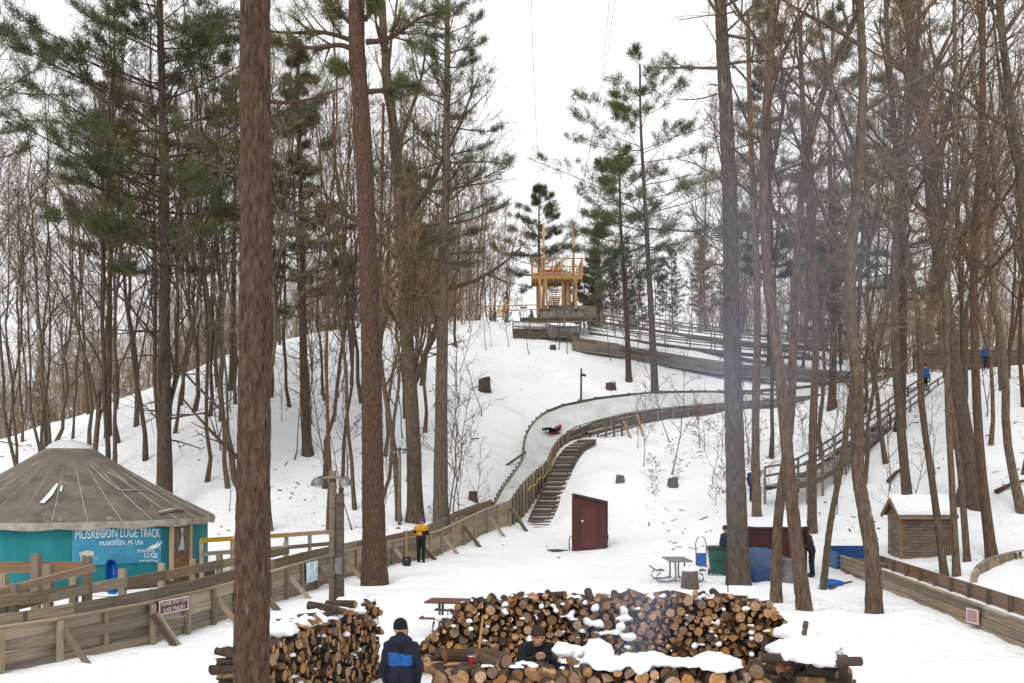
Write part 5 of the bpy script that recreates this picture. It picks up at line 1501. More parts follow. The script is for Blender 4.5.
# ------------------------------------------------------------------ sheds, box, bins, tables
def red_shed():
    b = P(590, 549, 46.6); b.z = gz(b.x, b.y)
    rz = R(-7)
    t = root('shed', 'narrow maroon shed with slanting roof standing alone on the snow', 'shed', b, rz)
    M = wm(t)
    W, D, HL, HR = 1.42, 1.15, 2.42, 2.10
    def q(x, y, z): return M @ Vector((x, y, z))
    def hh(x): return HL + (HR - HL) * (x + W / 2) / W
    nb = 8
    def board(x0, x1, y, nm='wall_board', d=.0, z0=-.1, m=maroon, parent=t):
        mb = MB(); th = .03
        v = [q(x, yy, z) for yy in (y, y + th) for x, z in ((x0, z0), (x1, z0), (x1, hh(x1)), (x0, hh(x0)))]
        mb.add(v, [(0, 1, 2, 3), (7, 6, 5, 4), (0, 4, 5, 1), (1, 5, 6, 2), (2, 6, 7, 3), (3, 7, 4, 0)])
        return mb.build(nm, m, parent)
    for y in (-D / 2, D / 2):
        for k in range(nb): board(-W / 2 + W * k / nb + .004, -W / 2 + W * (k + 1) / nb - .004, y + random.uniform(-.004, .004))
    for sx in (-W / 2, W / 2):
        for k in range(5):
            y0 = -D / 2 + .03 + (D - .03) * k / 5
            beam('wall_board', q(sx, y0 + (D - .03) / 10, -.1), q(sx, y0 + (D - .03) / 10, hh(sx)), .03, (D - .03) / 5 - .008, maroon, t, up=M.to_3x3() @ Vector((1, 0, 0)))
    mb = MB()
    ov = .10
    v = [q(x, y, hh(x) + dz) for dz in (.02, .10) for x, y in ((-W / 2 - ov, -D / 2 - ov), (W / 2 + ov, -D / 2 - ov), (W / 2 + ov, D / 2 + ov), (-W / 2 - ov, D / 2 + ov))]
    mb.add(v, [(3, 2, 1, 0), (4, 5, 6, 7), (0, 1, 5, 4), (1, 2, 6, 5), (2, 3, 7, 6), (3, 0, 4, 7)]); mb.build('roof', mat('dark_roof', (.05, .035, .033), (.03, .022, .02), rough=.8), t)
    dr = beam('door', q(-.40, -D / 2 - .03, .98), q(.34, -D / 2 - .03, .98), .03, 1.86, mat('maroon_door', (.10, .028, .023), (.075, .021, .018), rough=.6), t)
    for x in (-.44, .38): beam('door_trim', q(x, -D / 2 - .035, .05), q(x, -D / 2 - .035, 1.95), .035, .05, maroon, dr, up=M.to_3x3() @ Vector((1, 0, 0)))
    beam('door_trim', q(-.46, -D / 2 - .035, 1.95), q(.40, -D / 2 - .035, 1.95), .035, .06, maroon, dr)
    m = MB(); m.ball(q(-.32, -D / 2 - .07, 1.28), .05, 8); m.build('handle', white_m, dr, smooth=True)
    for x in (-W / 2, W / 2): beam('corner_trim', q(x, -D / 2 - .01, -.05), q(x, -D / 2 - .01, hh(x)), .07, .07, maroon, t)
    beam('vent', q(W / 2 + .03, .3, .4), q(W / 2 + .03, .3, .62), .2, .2, dark_m, t)
    # bent pipe and patch of bare ground at its left
    m = MB(); m.tube([q(-.95, -.3, -.05), q(-.95, -.3, .42), q(-.88, -.3, .55), q(-.78, -.3, .55)], .03, 6)
    m.build('pipe', grey_metal, t)
    m = MB(); pts = [(q(-1.5 + .45 * math.cos(a) * (1 + .3 * math.sin(3 * a)), -.45 + .28 * math.sin(a), 0)) for a in [k * .5236 for k in range(12)]]
    pts = [Vector((v.x, v.y, gz(v.x, v.y) + .03)) for v in pts]; ce = sum(pts, Vector()) / 12 + Vector((0, 0, .06))
    m.add([ce] + pts, [(0, k + 1, (k + 1) % 12 + 1) for k in range(12)])
    tag(m.build('dead_grass', litter_m, None, ce, True), 'patch of brown dead grass at the left foot of the maroon shed', None, None, 'stuff')
red_shed()

shingle_m = mat('shingles', (.20, .145, .105), (.10, .072, .053), scale=2.2, stretch=(1.2, 5, 5), rnd=.25)
def shingle_shed():
    b = P(901, 564, 40.6); b.z = gz(b.x, b.y)
    rz = R(0)
    t = root('shed', 'small brown shingled shed with snow covered gable roof by the right track', 'shed', b, rz)
    M = wm(t); q = lambda x, y, z: M @ Vector((x, y, z))
    W, D, H, RH = 2.0, 1.4, 1.80, .62
    # courses of shingles on the near side and the gable end
    rows = 14
    for r in range(rows):
        z = H * (r + .5) / rows
        nb = 4
        off = (r % 2) * .25
        xs = [0] + [min(W, (k + off + .5) * W / nb) for k in range(nb)] + [W]
        xs = sorted(set(round(x, 3) for x in xs))
        for x0, x1 in zip(xs[:-1], xs[1:]):
            if x1 - x0 < .05: continue
            beam('shingle', q(x0 + .003, -.01, z), q(x1 - .003, -.01, z), .03, H / rows - .01, shingle_m, t, roll=.12)
            beam('shingle', q(x0 + .003, D + .01, z), q(x1 - .003, D + .01, z), .03, H / rows - .01, wood_brown, t, roll=-.12)
    for r in range(rows + 6):
        z = H * (r + .5) / rows
        f = 0 if z < H else (z - H) / RH
        y0, y1 = D / 2 * f + .02, D - D / 2 * f - .02
        if y1 - y0 < .1: continue
        nb = max(1, int(round((y1 - y0) / .45)))
        for k in range(nb):
            for sx in (0, W):
                beam('shingle', q(sx, y0 + (y1 - y0) * k / nb, z), q(sx, y0 + (y1 - y0) * (k + 1) / nb - .005, z), .03, H / rows - .01, wood_grey, t)
    mb = MB(); mb.beam(q(.05, D / 2, H / 2), q(W - .05, D / 2, H / 2), D - .1, H - .05); mb.build('core', wood_dark, t)
    for x, y in ((0, -.02), (W, -.02)): beam('corner_post', q(x, y, -.1), q(x, y, H), .09, .09, wood_brown, t)
    for s, nm, m, lift, th in ((0, 'roof', wood_dark, 0, .06), (1, 'roof_snow', snow_m, .10, .16)):
        for side in (0, 1):
            mb = MB(); y0 = -.22 if side == 0 else D + .22
            zl = H - .06
            for_ = []
            n = 10
            up_, dn = [], []
            for i in range(n + 1):
                x = -.2 + (W + .4) * i / n
                wob = .03 * math.sin(i * 1.7) if s else 0
                dn.append((q(x, y0 + (.03 if s else 0), zl + lift - th / 2 + wob * .3), q(x, D / 2, H + RH + lift - th / 2)))
                up_.append((q(x, y0 + (.05 if s else 0) * (1 if side == 0 else -1), zl + lift + th / 2 + wob), q(x, D / 2, H + RH + lift + th / 2 + wob)))
            vv = []
            for i in range(n + 1): vv += [dn[i][0], dn[i][1], up_[i][1], up_[i][0]]
            ff = [(0, 1, 2, 3), tuple(4 * n + k for k in (3, 2, 1, 0))]
            for i in range(n):
                for k in range(4): ff.append((4 * i + k, 4 * i + (k + 1) % 4, 4 * i + 4 + (k + 1) % 4, 4 * i + 4 + k))
            mb.add(vv, ff); mb.build(nm, m, t, smooth=False)
    for sx in (-.2, W + .2):
        beam('barge_board', q(sx, -.24, H - .12), q(sx, D / 2, H + RH - .03), .05, .16, wood_brown, t)
        beam('barge_board', q(sx, D + .24, H - .12), q(sx, D / 2, H + RH - .03), .05, .16, wood_brown, t)
    beam('fascia', q(-.18, -.24, H - .12), q(W + .18, -.24, H - .12), .04, .12, wood_brown, t)
shingle_shed()

def lumber_box():
    b = P(776, 580, 36.4); b.z = gz(b.x, b.y)
    t = root('storage_box', 'maroon plank storage box with snow on its lid behind the trees', 'box', b)
    x0, x1, y0, y1, H = P(742, 0, 36.6).x, P(805, 0, 36.6).x, 36.6, 38.4, 1.72
    for r in range(8):
        z = .1 + H * r / 8
        beam('plank', (x0, y0, z), (x1, y0, z), .05, H / 8 - .01, maroon, t)
        beam('plank', (x0, y1, z), (x1, y1, z), .05, H / 8 - .01, maroon, t)
        for x in (x0, x1): beam('plank', (x, y0 + .03, z), (x, y1 - .03, z), .05, H / 8 - .01, maroon, t)
    for x in (x0, (x0 + x1) / 2, x1): beam('post', (x, y0 - .06, -.1), (x, y0 - .06, H), .1, .09, maroon, t)
    beam('lid', (x0 - .1, 37.5, H + .02), (x1 + .1, 37.5, H + .02), 2.1, .06, wood_dark, t)
    n = 14
    A = np.array([(x0 - .05 + (x1 - x0 + .1) * i / n, y0 - .12, H + .05 + .02 * math.sin(i)) for i in range(n + 1)]); B = A.copy(); B[:, 1] += 1.9
    strip('snow', A, B, snow_m, t, 8, lambda f: .34 * (math.sin(math.pi * min(max(f, .0), 1)) ** .45))
    # tarps and tubs before it
    def blob(name, label, cat, c, r, m, seed, flat=.0, g=None):
        mb = MB(); k, h = 18, 9; vv, ff = [], []
        for i in range(h + 1):
            th = math.pi * i / h
            for j in range(k):
                ph = 2 * math.pi * j / k
                v = Vector((math.sin(th) * math.cos(ph), math.sin(th) * math.sin(ph), -math.cos(th)))
                v = Vector(tuple(math.copysign(abs(u) ** .55, u) for u in v))
                s = 1 + .38 * noise.noise(v * 1.3 + Vector((seed, 0, 0))) + .12 * noise.noise(v * 5 + Vector((seed, 3, 0)))
                p = Vector(c) + Vector((v.x * r[0], v.y * r[1], v.z * r[2])) * s
                p.z = max(p.z, gz(p.x, p.y) - .05 + flat); vv.append(p)
        for i in range(h):
            for j in range(k): ff.append((i * k + j, i * k + (j + 1) % k, (i + 1) * k + (j + 1) % k, (i + 1) * k + j))
        mb.add(vv, ff); return tag(mb.build(name, m, None, (c[0], c[1], gz(c[0], c[1])), True), label, cat, g)
    xa, xb = P(744, 0, 35.6).x, P(792, 0, 35.6).x
    nx_, prof_ = 30, [(-.22, .02), (-.20, .25), (-.12, .50), (-.10, .75), (-.02, .98), (.12, 1.10), (.40, 1.14), (.72, 1.10), (.80, .9), (.80, .1)]
    vv = []
    for i in range(nx_ + 1):
        f = i / nx_; x = xa + (xb - xa) * f
        top = .86 + .10 * math.sin(f * 5.1) - .22 * max(0, f - .8) * 4 + .10 * noise.noise(Vector((f * 4, 0, 8)))
        for k, (y, z) in enumerate(prof_):
            w_ = .07 * noise.noise(Vector((x * 2.3, z * 1.6, 4))) + .05 * math.sin(x * 9 + z * 2.0) * (1 - z / 1.3)
            vv.append((x + .05 * noise.noise(Vector((x, z * 2, 9))), 35.75 + y - w_, max(.0, z * top)))
    mb = MB(); m_ = len(prof_)
    mb.add(vv, [(i * m_ + k, (i + 1) * m_ + k, (i + 1) * m_ + k + 1, i * m_ + k + 1) for i in range(nx_) for k in range(m_ - 1)])
    tag(mb.build('tarp', mat('blue_tarp_pale', (.075, .12, .22), (.045, .075, .14), scale=2.5, rough=.5, bump=.8, bscale=5), None, ((xa + xb) / 2, 35.6, 0), True), 'pallid blue tarp draped over a stack against the maroon box', 'tarp')
    c = P(766, 571, 34.9); blob('tarp_bundle', 'darker blue tarp bundle on the snow in front of the draped tarp', 'tarp', (c.x, c.y, .17), (.62, .36, .30), tarp_m, 5.0)
    p = gp(790, 583)
    t = root('trash_can', 'grey metal trash can between the two leaning trunks', 'trash can', p)
    m = MB(); m.lathe(p, [(.001, 0), (.25, 0), (.26, .05), (.28, .74), (.30, .76), (.30, .80), (.27, .80), (.25, .1)], 20); bo = m.build('body', grey_metal, t, smooth=True)
    for z in (.25, .5): 
        m = MB(); m.lathe(p, [(.272, z - .02), (.285, z), (.272, z + .02)], 20); m.build('rib', grey_metal, bo, smooth=True)
    for s in (-.29, .29):
        m = MB(); m.tube([p + Vector((s, -.08, .6)), p + Vector((s * 1.2, 0, .56)), p + Vector((s, .08, .6))], .015, 5); m.build('handle', grey_metal, bo)
    # green wheeled bin
    p = P(718, 577, 35.9); p.z = gz(p.x, p.y)
    t = root('wheeled_bin', 'dark green wheeled bin left of the big trunk', 'bin', p, R(-6))
    M = wm(t); q = lambda x, y, z: M @ Vector((x, y, z))
    mb = MB(); vv = []
    for z, w, d in ((.06, .26, .28), (.9, .36, .38), (.94, .38, .40)):
        vv += [q(sx * w, sy * d, z) for sx, sy in ((-1, -1), (1, -1), (1, 1), (-1, 1))]
    ff = [(3, 2, 1, 0), (8, 9, 10, 11)] + [(4 * i + k, 4 * i + (k + 1) % 4, 4 * i + 4 + (k + 1) % 4, 4 * i + 4 + k) for i in range(2) for k in range(4)]
    mb.add(vv, ff); mb.build('body', green_m, t)
    mb = MB(); vv = [q(sx * w, sy * .42 - .01, z) for z, w in ((.945, .40), (1.0, .39), (1.05, .30)) for sx, sy in ((-1, -1), (1, -1), (1, 1), (-1, 1))]
    mb.add(vv, [(3, 2, 1, 0), (8, 9, 10, 11)] + [(4 * i + k, 4 * i + (k + 1) % 4, 4 * i + 4 + (k + 1) % 4, 4 * i + 4 + k) for i in range(2) for k in range(4)]); mb.build('lid', mat('dark_green_lid', (.014, .03, .028), (.01, .02, .02), rough=.5), t)
    for s in (-1, 1):
        m = MB(); m.tube([q(s * .27, .27, .1), q(s * .33, .27, .1)], .11, 12); m.build('wheel', dark_m, t)
    beam('handle', q(-.3, .46, .93), q(.3, .46, .93), .04, .04, dark_m, t)
    beam('bar', q(-.15, -.335, .55), q(.15, -.335, .55), .02, .03, dark_m, t)
    # kick sled with red frame
    p = gp(701, 567)
    t = root('sled', 'small blue seated sled with tall red hoop handles on the open snow', 'sled', p)
    beam('panel', p + Vector((-.18, 0, .30)), p + Vector((.18, 0, .30)), .04, .52, blue_m, t)
    for s in (-1, 1):
        m = MB(); m.tube([p + Vector((s * .2, -.02, .02)), p + Vector((s * .2, -.02, .62)), p + Vector((s * .21, .02, .9)), p + Vector((s * .15, .05, 1.12)), p + Vector((s * .06, .07, 1.2))], .022, 6); m.build('handle', red_m, t, smooth=True)
        m = MB(); m.tube([p + Vector((s * .2, -.35, .06)), p + Vector((s * .2, -.1, .02)), p + Vector((s * .2, .5, .02))], .02, 6); m.build('runner', grey_metal, t)
    # stump
    def stump(px, py, w, h, label, m=bark_grey, d=None, snow=False):
        p = gp(px, py); rr = np.random.default_rng(int(px))
        t = root('stump', label, 'stump', p)
        mb = MB(); k = 14; vv = []
        rad = [w / 2 * (1 + .12 * rr.normal()) for _ in range(k)]
        for z, s in ((-.1, 1.2), (.1, 1.08), (h * .6, 1.0), (h, .97)):
            vv += [p + Vector((math.cos(6.283 * j / k) * rad[j] * s, math.sin(6.283 * j / k) * rad[j] * s, z + (.12 * h * math.cos(6.283 * j / k + px) if z == h else 0))) for j in range(k)]
        ff = [(i * k + j, i * k + (j + 1) % k, (i + 1) * k + (j + 1) % k, (i + 1) * k + j) for i in range(3) for j in range(k)]
        mb.add(vv, ff); mb.build('bark', m, t, smooth=True)
        mb = MB(); mb.add(vv[-k:], [tuple(range(k))]); mb.build('top', mat('stump_top', (.34, .29, .22), (.2, .17, .13), scale=6), t)
        if snow:
            m2 = MB(); m2.ball(p + Vector((0, 0, h)), (w * .55, w * .5, .10), 10); m2.build('snow', snow_m, t, smooth=True)
    stump(690, 588, .58, .60, 'mossy cut stump on the snow left of the big trunk', snow=True)
    stump(484, 392, .85, .9, 'dark upright stump high on the open slope', bark_brown)
    stump(610, 388, .7, .5, 'snow capped stump above the track bend', bark_brown, snow=True)
    stump(673, 486, .55, .45, 'small brown stump on the slope below the track', bark_brown)
    stump(620, 485, .42, .35, 'little pale stump right of the stairs', bark_grey)
    stump(473, 500, .5, .45, 'stump just beyond the luge wall bend', bark_brown)
    stump(546, 339.5, .7, .4, 'dark stump below the hilltop deck', bark_brown)
    stump(553, 349, .5, .3, 'low dark stump on the snow under the deck', bark_brown)
lumber_box()

def picnic_table(name, label, p, rz, m_top, m_frame):
    t = root(name, label, 'picnic table', p, rz, 'picnic tables')
    M = wm(t); q = lambda x, y, z: M @ Vector((x, y, z))
    L = 1.8
    for k in range(4): beam('top_board', q(-.285 + .19 * k, -L / 2, .75), q(-.285 + .19 * k, L / 2, .75), .18, .045, m_top, t)
    for s in (-1, 1):
        for k in range(2): beam('seat_board', q(s * (.62 + .14 * k), -L / 2, .45), q(s * (.62 + .14 * k), L / 2, .45), .13, .045, m_top, t)
    for y in (-L * .33, L * .33):
        m = MB(); m.tube([q(-.16, y, .73), q(-.14, y, .35), q(-.16, y, .06)], .03, 8); m.tube([q(.16, y, .73), q(.14, y, .35), q(.16, y, .06)], .03, 8); m.build('pedestal', m_frame, t, smooth=True)
        for s in (-1, 1):
            m = MB(); m.tube([q(s * .1, y, .10), q(s * .4, y, .05), q(s * .72, y, .06), q(s * .80, y, .16), q(s * .76, y, .28), q(s * .66, y, .34), q(s * .68, y, .43)], .026, 8); m.build('leg', m_frame, t, smooth=True)
    for s in (-1, 1):
        A = np.array([q(s * .56, -L / 2 + .1 + i * .2, .475) for i in range(9)]); B = np.array([q(s * .80, -L / 2 + .1 + i * .2, .475) for i in range(9)])
        strip('snow', A, B, snow_m, t, 3, lambda f: .035 * math.sin(math.pi * f))
    return t
p = P(677, 586, 34.1); p.z = gz(p.x, p.y)
picnic_table('picnic_table', 'grey metal framed picnic table seen end on in the open snow', p, 0, wood_grey, grey_metal)
p = P(466, 630, 23.2); p.z = gz(p.x, p.y)
picnic_table('picnic_table', 'reddish brown picnic table half hidden behind the firewood stack', p, R(80), mat('red_brown_board', (.16, .07, .05), (.11, .05, .04), rough=.7), grey_metal)

def blue_pads():
    # blue padded start gate at the head of the right track and scraps near it
    b = P(853, 568, 38.4)
    t = root('start_gate', 'blue padded start box at the head of the right hand track', 'start box', Vector((b.x, b.y, gz(b.x, b.y))))
    x0, x1 = P(832, 0, 38.8).x, P(877, 0, 38.8).x
    beam('back_panel', (x0, 39.4, .50), (x1, 39.4, .50), .08, .75, mat('blue_panel', (.02, .07, .2), (.012, .05, .15), rough=.55), t)
    beam('side_panel', (x0, 38.2, .42), (x0, 39.3, .42), .08, .6, mat('pale_blue_panel', (.06, .16, .34), (.04, .11, .26), rough=.55), t)
    beam('floor_panel', (x0 + .1, 38.75, .30), (x1, 38.75, .30), 1.1, .05, blue_m, t)
    for x in (x0 + .5, x0 + .5):
        pass
    for k in range(3): beam('step', (x0 + .2, 38.0 - k * .34, .32 - k * .1), (x0 + 1.1, 37.85 - k * .34, .32 - k * .1), .3, .05, wood_grey, t)
    beam('rail', (x0 + .15, 37.9, .52), (x0 + 1.15, 35.9, .45), .06, .12, wood_grey, t)
    for f in (.05, .5, .95): beam('post', (x0 + .15 + f, 37.9 - 2 * f, -.1), (x0 + .15 + f, 37.9 - 2 * f, .5), .08, .08, wood_dark, t)
    p = gp(831, 586)
    m = MB(); pts = [p + Vector((x, y, 0)) for x, y in ((-.42, -.2), (.3, -.28), (.45, .1), (.2, .3), (-.3, .22))]
    pts = [Vector((v.x, v.y, gz(v.x, v.y) + .02)) for v in pts]; top = [v + Vector((0, 0, .07 + .03 * i)) for i, v in enumerate(pts)]
    m.add(pts + top, [(4, 3, 2, 1, 0), (5, 6, 7, 8, 9)] + [(k, (k + 1) % 5, 5 + (k + 1) % 5, 5 + k) for k in range(5)])
    tag(m.build('sled', blue_m, None, p), 'flat bright blue sled lying on the snow by the slanting trunk', 'sled')
    # fallen limbs
    for a, b_, r, lab in (((830, 588), (852, 584), .06, 'grey limb lying beside the flat blue sled'), ((996, 497), (1030, 486), .12, 'dark fallen limb on the right slope'), ((888, 483), (905, 472), .12, 'dark fallen log behind the shingled shed')):
        p, q = gp(*a), gp(*b_)
        m = MB(); m.tube([p + Vector((0, 0, r)), p.lerp(q, .5) + Vector((0, 0, r * 2)), q + Vector((0, 0, r * 1.2))], [r, r * .8, r * .5], 7)
        tag(m.build('fallen_limb', bark_brown, None, p, True), lab, 'branch')
    # shovel leaning on the wall
    b = gp(406.5, 566)
    t = root('shovel', 'shovel with black scoop leaning on the plank wall beside the onlooker', 'shovel', b)
    beam('shaft', b + Vector((0, 0, .25)), b + Vector((-.06, .42, 1.35)), .09, .05, wood_brown, t)
    m = MB(); pr = [(-.17, .32), (.17, .32), (.19, .08), (.1, -.06), (-.1, -.06), (-.19, .08)]
    fr_ = [b + Vector((x, -.04 + .12 * (z + .06), z + .06)) for x, z in pr]; bk_ = [v + Vector((0, .04, .02)) for v in fr_]
    m.add(fr_ + bk_, [tuple(range(6)), tuple(range(11, 5, -1))] + [(k, 6 + k, 6 + (k + 1) % 6, (k + 1) % 6) for k in range(6)]); m.build('blade', dark_m, t)
    beam('grip', b + Vector((-.16, .42, 1.36)), b + Vector((.04, .42, 1.36)), .05, .05, wood_brown, t)
blue_pads()

# ------------------------------------------------------------------ firewood
rl = np.random.default_rng(41)
bark_log = mat('log_bark', (.115, .078, .055), (.045, .031, .024), scale=5, rough=.95, bump=.6, stretch=(3, .6, 3), rnd=.3)
def log_end_mat():
    m = mat('log_end', (.42, .235, .105), (.20, .10, .045), scale=2.6, rough=.85, rnd=.42, stretch=(1, .2, 1), c3=(.52, .36, .2), c3t=.6, c3s=1.2)
    return m
end_log = log_end_mat()
end_grey = mat('grey_log_end', (.24, .17, .115), (.10, .068, .045), scale=3, rough=.9, rnd=.35, stretch=(1, .2, 1))
LOGS = []
def make_logs():
    for i in range(12):
        k = 10
        if i < 5 or i == 9:
            pr = [(math.cos(6.283 * j / k) * rl.uniform(.92, 1.06), math.sin(6.283 * j / k) * rl.uniform(.92, 1.06)) for j in range(k)]
        elif i < 7 or i == 10:     # split halves
            pr = [(math.cos(math.pi * j / 7), math.sin(math.pi * j / 7) * 1.25 - .55) for j in range(8)] + [(-.3, -.52), (.35, -.6)]
        else:           # quarters
            pr = [(math.cos(.35 + 1.5 * j / 6) * 1.7 - .75, math.sin(.35 + 1.5 * j / 6) * 1.7 - .95) for j in range(7)] + [(-.85, -.2), (-.75, -.75), (.1, -.6)]
        sl = rl.normal(0, .03, 2); s2 = rl.normal(0, .03, 2)
        v = [(x, -.5 + sl[0] * x, z) for x, z in pr] + [(x * .97, .5 + s2[0] * x, z * .97) for x, z in pr]
        f = [tuple(range(k)), tuple(range(2 * k - 1, k - 1, -1))] + [(j, k + j, k + (j + 1) % k, (j + 1) % k) for j in range(k)]
        me = bpy.data.meshes.new('log'); me.from_pydata(v, [], f)
        me.materials.append(bark_log); me.materials.append(end_log if i < 9 else end_grey)
        mi = [1, 1] + [0] * k
        if i >= 5 and i != 9:
            flat_from = 7 if i in (5, 6, 10) else 6
            for j in range(flat_from, k): mi[2 + j] = 1
        me.polygons.foreach_set('material_index', mi); me.update()
        LOGS.append(me)
make_logs()
LOGLIST = []     # (matrix, mesh index, size on screen, label, group)
def pack(width, prof, rmin, rmax, n_try, gen, kgauss=.6):
    """stack circles in a strip: each falls to the lowest of a few random places"""
    cs = np.zeros((0, 3))
    fails = 0
    while fails < 60:
        r = gen.uniform(rmin, rmax) if gen.random() < .75 else gen.uniform(rmin, rmin + (rmax - rmin) * .35)
        best = None
        for x in gen.uniform(r, width - r, n_try):
            y = r
            if len(cs):
                dx = np.abs(cs[:, 0] - x); rr = cs[:, 2] + r; m = dx < rr
                if m.any(): y = max(r, float((cs[m, 1] + np.sqrt(rr[m] ** 2 - dx[m] ** 2)).max()))
            if y + r <= prof(x) and (best is None or y < best[1]): best = (x, y)
        if best is None: fails += 1
        else: cs = np.vstack([cs, [best[0], best[1], r]]); fails = 0
    return cs
def put_log(c, axis, r, L, label, group, gen, only_stuff=False):
    axis = Vector(axis).normalized()
    z = Vector((0, 0, 1)); x = axis.cross(z).normalized(); z = x.cross(axis)
    M = Matrix((x, axis, z)).transposed().to_4x4()
    M = Matrix.Translation(c) @ M @ Matrix.Rotation(gen.uniform(0, 6.28), 4, 'Y') @ Matrix.Diagonal((r, L, r, 1))
    i = int(gen.integers(0, 5)) if gen.random() < .52 else int(gen.integers(5, 12))
    px = 512 + c[0] / c[1] * FPX; py = HOR + (HC - c[2]) / c[1] * FPX
    vis = r / c[1] * (1 if (0 < px < 1024 and 560 < py < 686) else 0) * (0 if only_stuff else 1)
    LOGLIST.append((M, i, vis, label, group))

def woodpiles():
    g = rl
    # long stack behind the fire, cut ends to the camera
    xk = [-1.85, -1.45, -1.15, -.78, .1, 1.6, 3.4, 4.5, 5.0, 5.35]; hk = [.40, .72, 1.05, 1.30, 1.38, 1.33, 1.40, 1.32, 1.02, .65]
    w = xk[-1] - xk[0]
    cs = pack(w, lambda x: float(np.interp(x + xk[0], xk, hk)) + .04, .038, .096, 26, g)
    yb = lambda X: 18.75 - .035 * (X - 1.6) ** 2
    for x, z, r in cs:
        X = x + xk[0]; L = g.uniform(.38, .52)
        if g.random() < .04: continue
        tilt = g.normal(0, .07)
        put_log((X, yb(X) + g.normal(0, .06) + .1, z), (g.normal(0, .10) + (X - 1.6) * .03, 1, tilt), r * .985, L, '%s log end %s at the %s of the long firewood stack' % ('wide' if r > .07 else 'narrow', 'low down' if z < .5 else 'halfway up' if z < .95 else 'near the top', 'left end' if X < .3 else 'left middle' if X < 1.7 else 'right middle' if X < 3.4 else 'right end'), 'logs in the long stack behind the fire', g)
    for k in range(70):    # loose ones tossed on top
        X = g.uniform(-1.0, 4.9); h = float(np.interp(X, xk, hk)); r = g.uniform(.04, .085)
        put_log((X, yb(X) + g.uniform(-.05, .45), h + g.uniform(-.08, .05)), (g.normal(0, .8), 1, g.normal(0, .25)), r, g.uniform(.3, .55), 'loose log tossed on top of the long firewood stack', 'loose logs on the long stack', g)
    for X in np.arange(-1.75, 5.3, .13):   # second rank close behind, closing the gaps
        h = float(np.interp(X, xk, hk)); z = .07
        while z < h - .05:
            put_log((X + g.normal(0, .03), yb(X) + .40 + g.normal(0, .04), z), (g.normal(0, .1), 1, 0), g.uniform(.075, .10), .5, '', '', g, True); z += .125
    # near wall of the ring: big rounds along the bottom edge
    cs = pack(4.9, lambda x: .82 + .05 * math.sin(x * 3) + (.05 if x > 2 else 0), .07, .145, 22, g)
    for x, z, r in cs:
        X = x - 1.15
        put_log((X, 14.75 + g.normal(0, .05) + .015 * (X - 1.5) ** 2, z), (g.normal(0, .10), 1, g.normal(0, .05)), r * .985, g.uniform(.4, .5), '%s pale log end in the %s of the near wall of the fire ring' % ('big' if r > .1 else 'small', 'left part' if X < .3 else 'middle' if X < 2 else 'right part'), 'logs in the near wall of the fire ring', g)
    for k in range(10):
        X = g.uniform(-1.1, -.1)
        put_log((X, 14.9 + g.uniform(0, .6), .84 + g.uniform(-.05, .08)), (1, g.normal(0, .7), g.normal(0, .12)), g.uniform(.05, .11), g.uniform(.4, .8), 'loose log laid across the near wall of the fire ring', 'loose logs on the near wall', g)
    for X in np.arange(-1.1, 3.75, .17):
        z = .08
        while z < .78:
            put_log((X + g.normal(0, .03), 15.02 + g.normal(0, .03), z), (g.normal(0, .1), 1, 0), g.uniform(.09, .12), .4, '', '', g, True); z += .16
    # right wing, logs lying side on in a jumble
    for k in range(150):
        f = g.random(); z = g.uniform(.06, .95 - .45 * f * f)
        X = 5.15 - .45 * (1 - f) + g.normal(0, .22); Y = 18.2 - 3.2 * (1 - f) + g.normal(0, .1)
        put_log((X, Y, z), (1, g.normal(-.4, .35), g.normal(0, .12)), g.uniform(.05, .11), g.uniform(.4, .6), 'log lying crosswise %s in the %s part of the right end jumble' % ('low' if z < .4 else 'high', 'near' if f < .4 else 'far'), 'logs at the right end of the fire ring', g)
    # left stack, seen obliquely
    A, B = Vector((-2.30, 18.0)), Vector((-3.5, 13.3))
    u = (B - A); w = u.length; u = u / w; n_ = Vector((-u.y, u.x)) if -u.y > 0 else Vector((u.y, -u.x))
    cs = pack(w, lambda x: float(np.interp(x, [0, .25, .8, 2, 4, 7], [1.2, 1.45, 1.42, 1.38, 1.32, 1.3])) + .03, .045, .10, 24, g)
    for x, z, r in cs:
        c = A + u * x - n_ * g.uniform(.0, .08)
        put_log((c.x - n_.x * .25, c.y - n_.y * .25, z), (n_.x + g.normal(0, .12), n_.y + g.normal(0, .12), g.normal(0, .06)), r * .985, g.uniform(.42, .58), '%s log %s in the %s of the left firewood stack' % ('thick' if r > .065 else 'thin', 'low down' if z < .5 else 'halfway up' if z < .95 else 'near the top', 'far end' if x < 1.6 else 'middle' if x < 3.2 else 'near end'), 'logs in the left stack', g)
    for k in range(20):
        x = g.uniform(.1, w - 1.4); c = A + u * x
        put_log((c.x - n_.x * g.uniform(.0, .6), c.y - n_.y * g.uniform(0, .6), 1.40 + g.uniform(0, .1)), (n_.x + g.normal(0, .6), n_.y + g.normal(0, .6), g.normal(0, .1)), g.uniform(.04, .075), g.uniform(.3, .5), 'loose split log on top of the left firewood stack', 'loose logs on the left stack', g)
    for k in range(420):   # second rank of the left stack
        c = A + u * g.uniform(0, w - 2.0) - n_ * g.uniform(.5, .62)
        put_log((c.x, c.y, g.uniform(.06, 1.3)), (n_.x + g.normal(0, .1), n_.y + g.normal(0, .1), 0), g.uniform(.05, .09), .5, '', '', g, True)
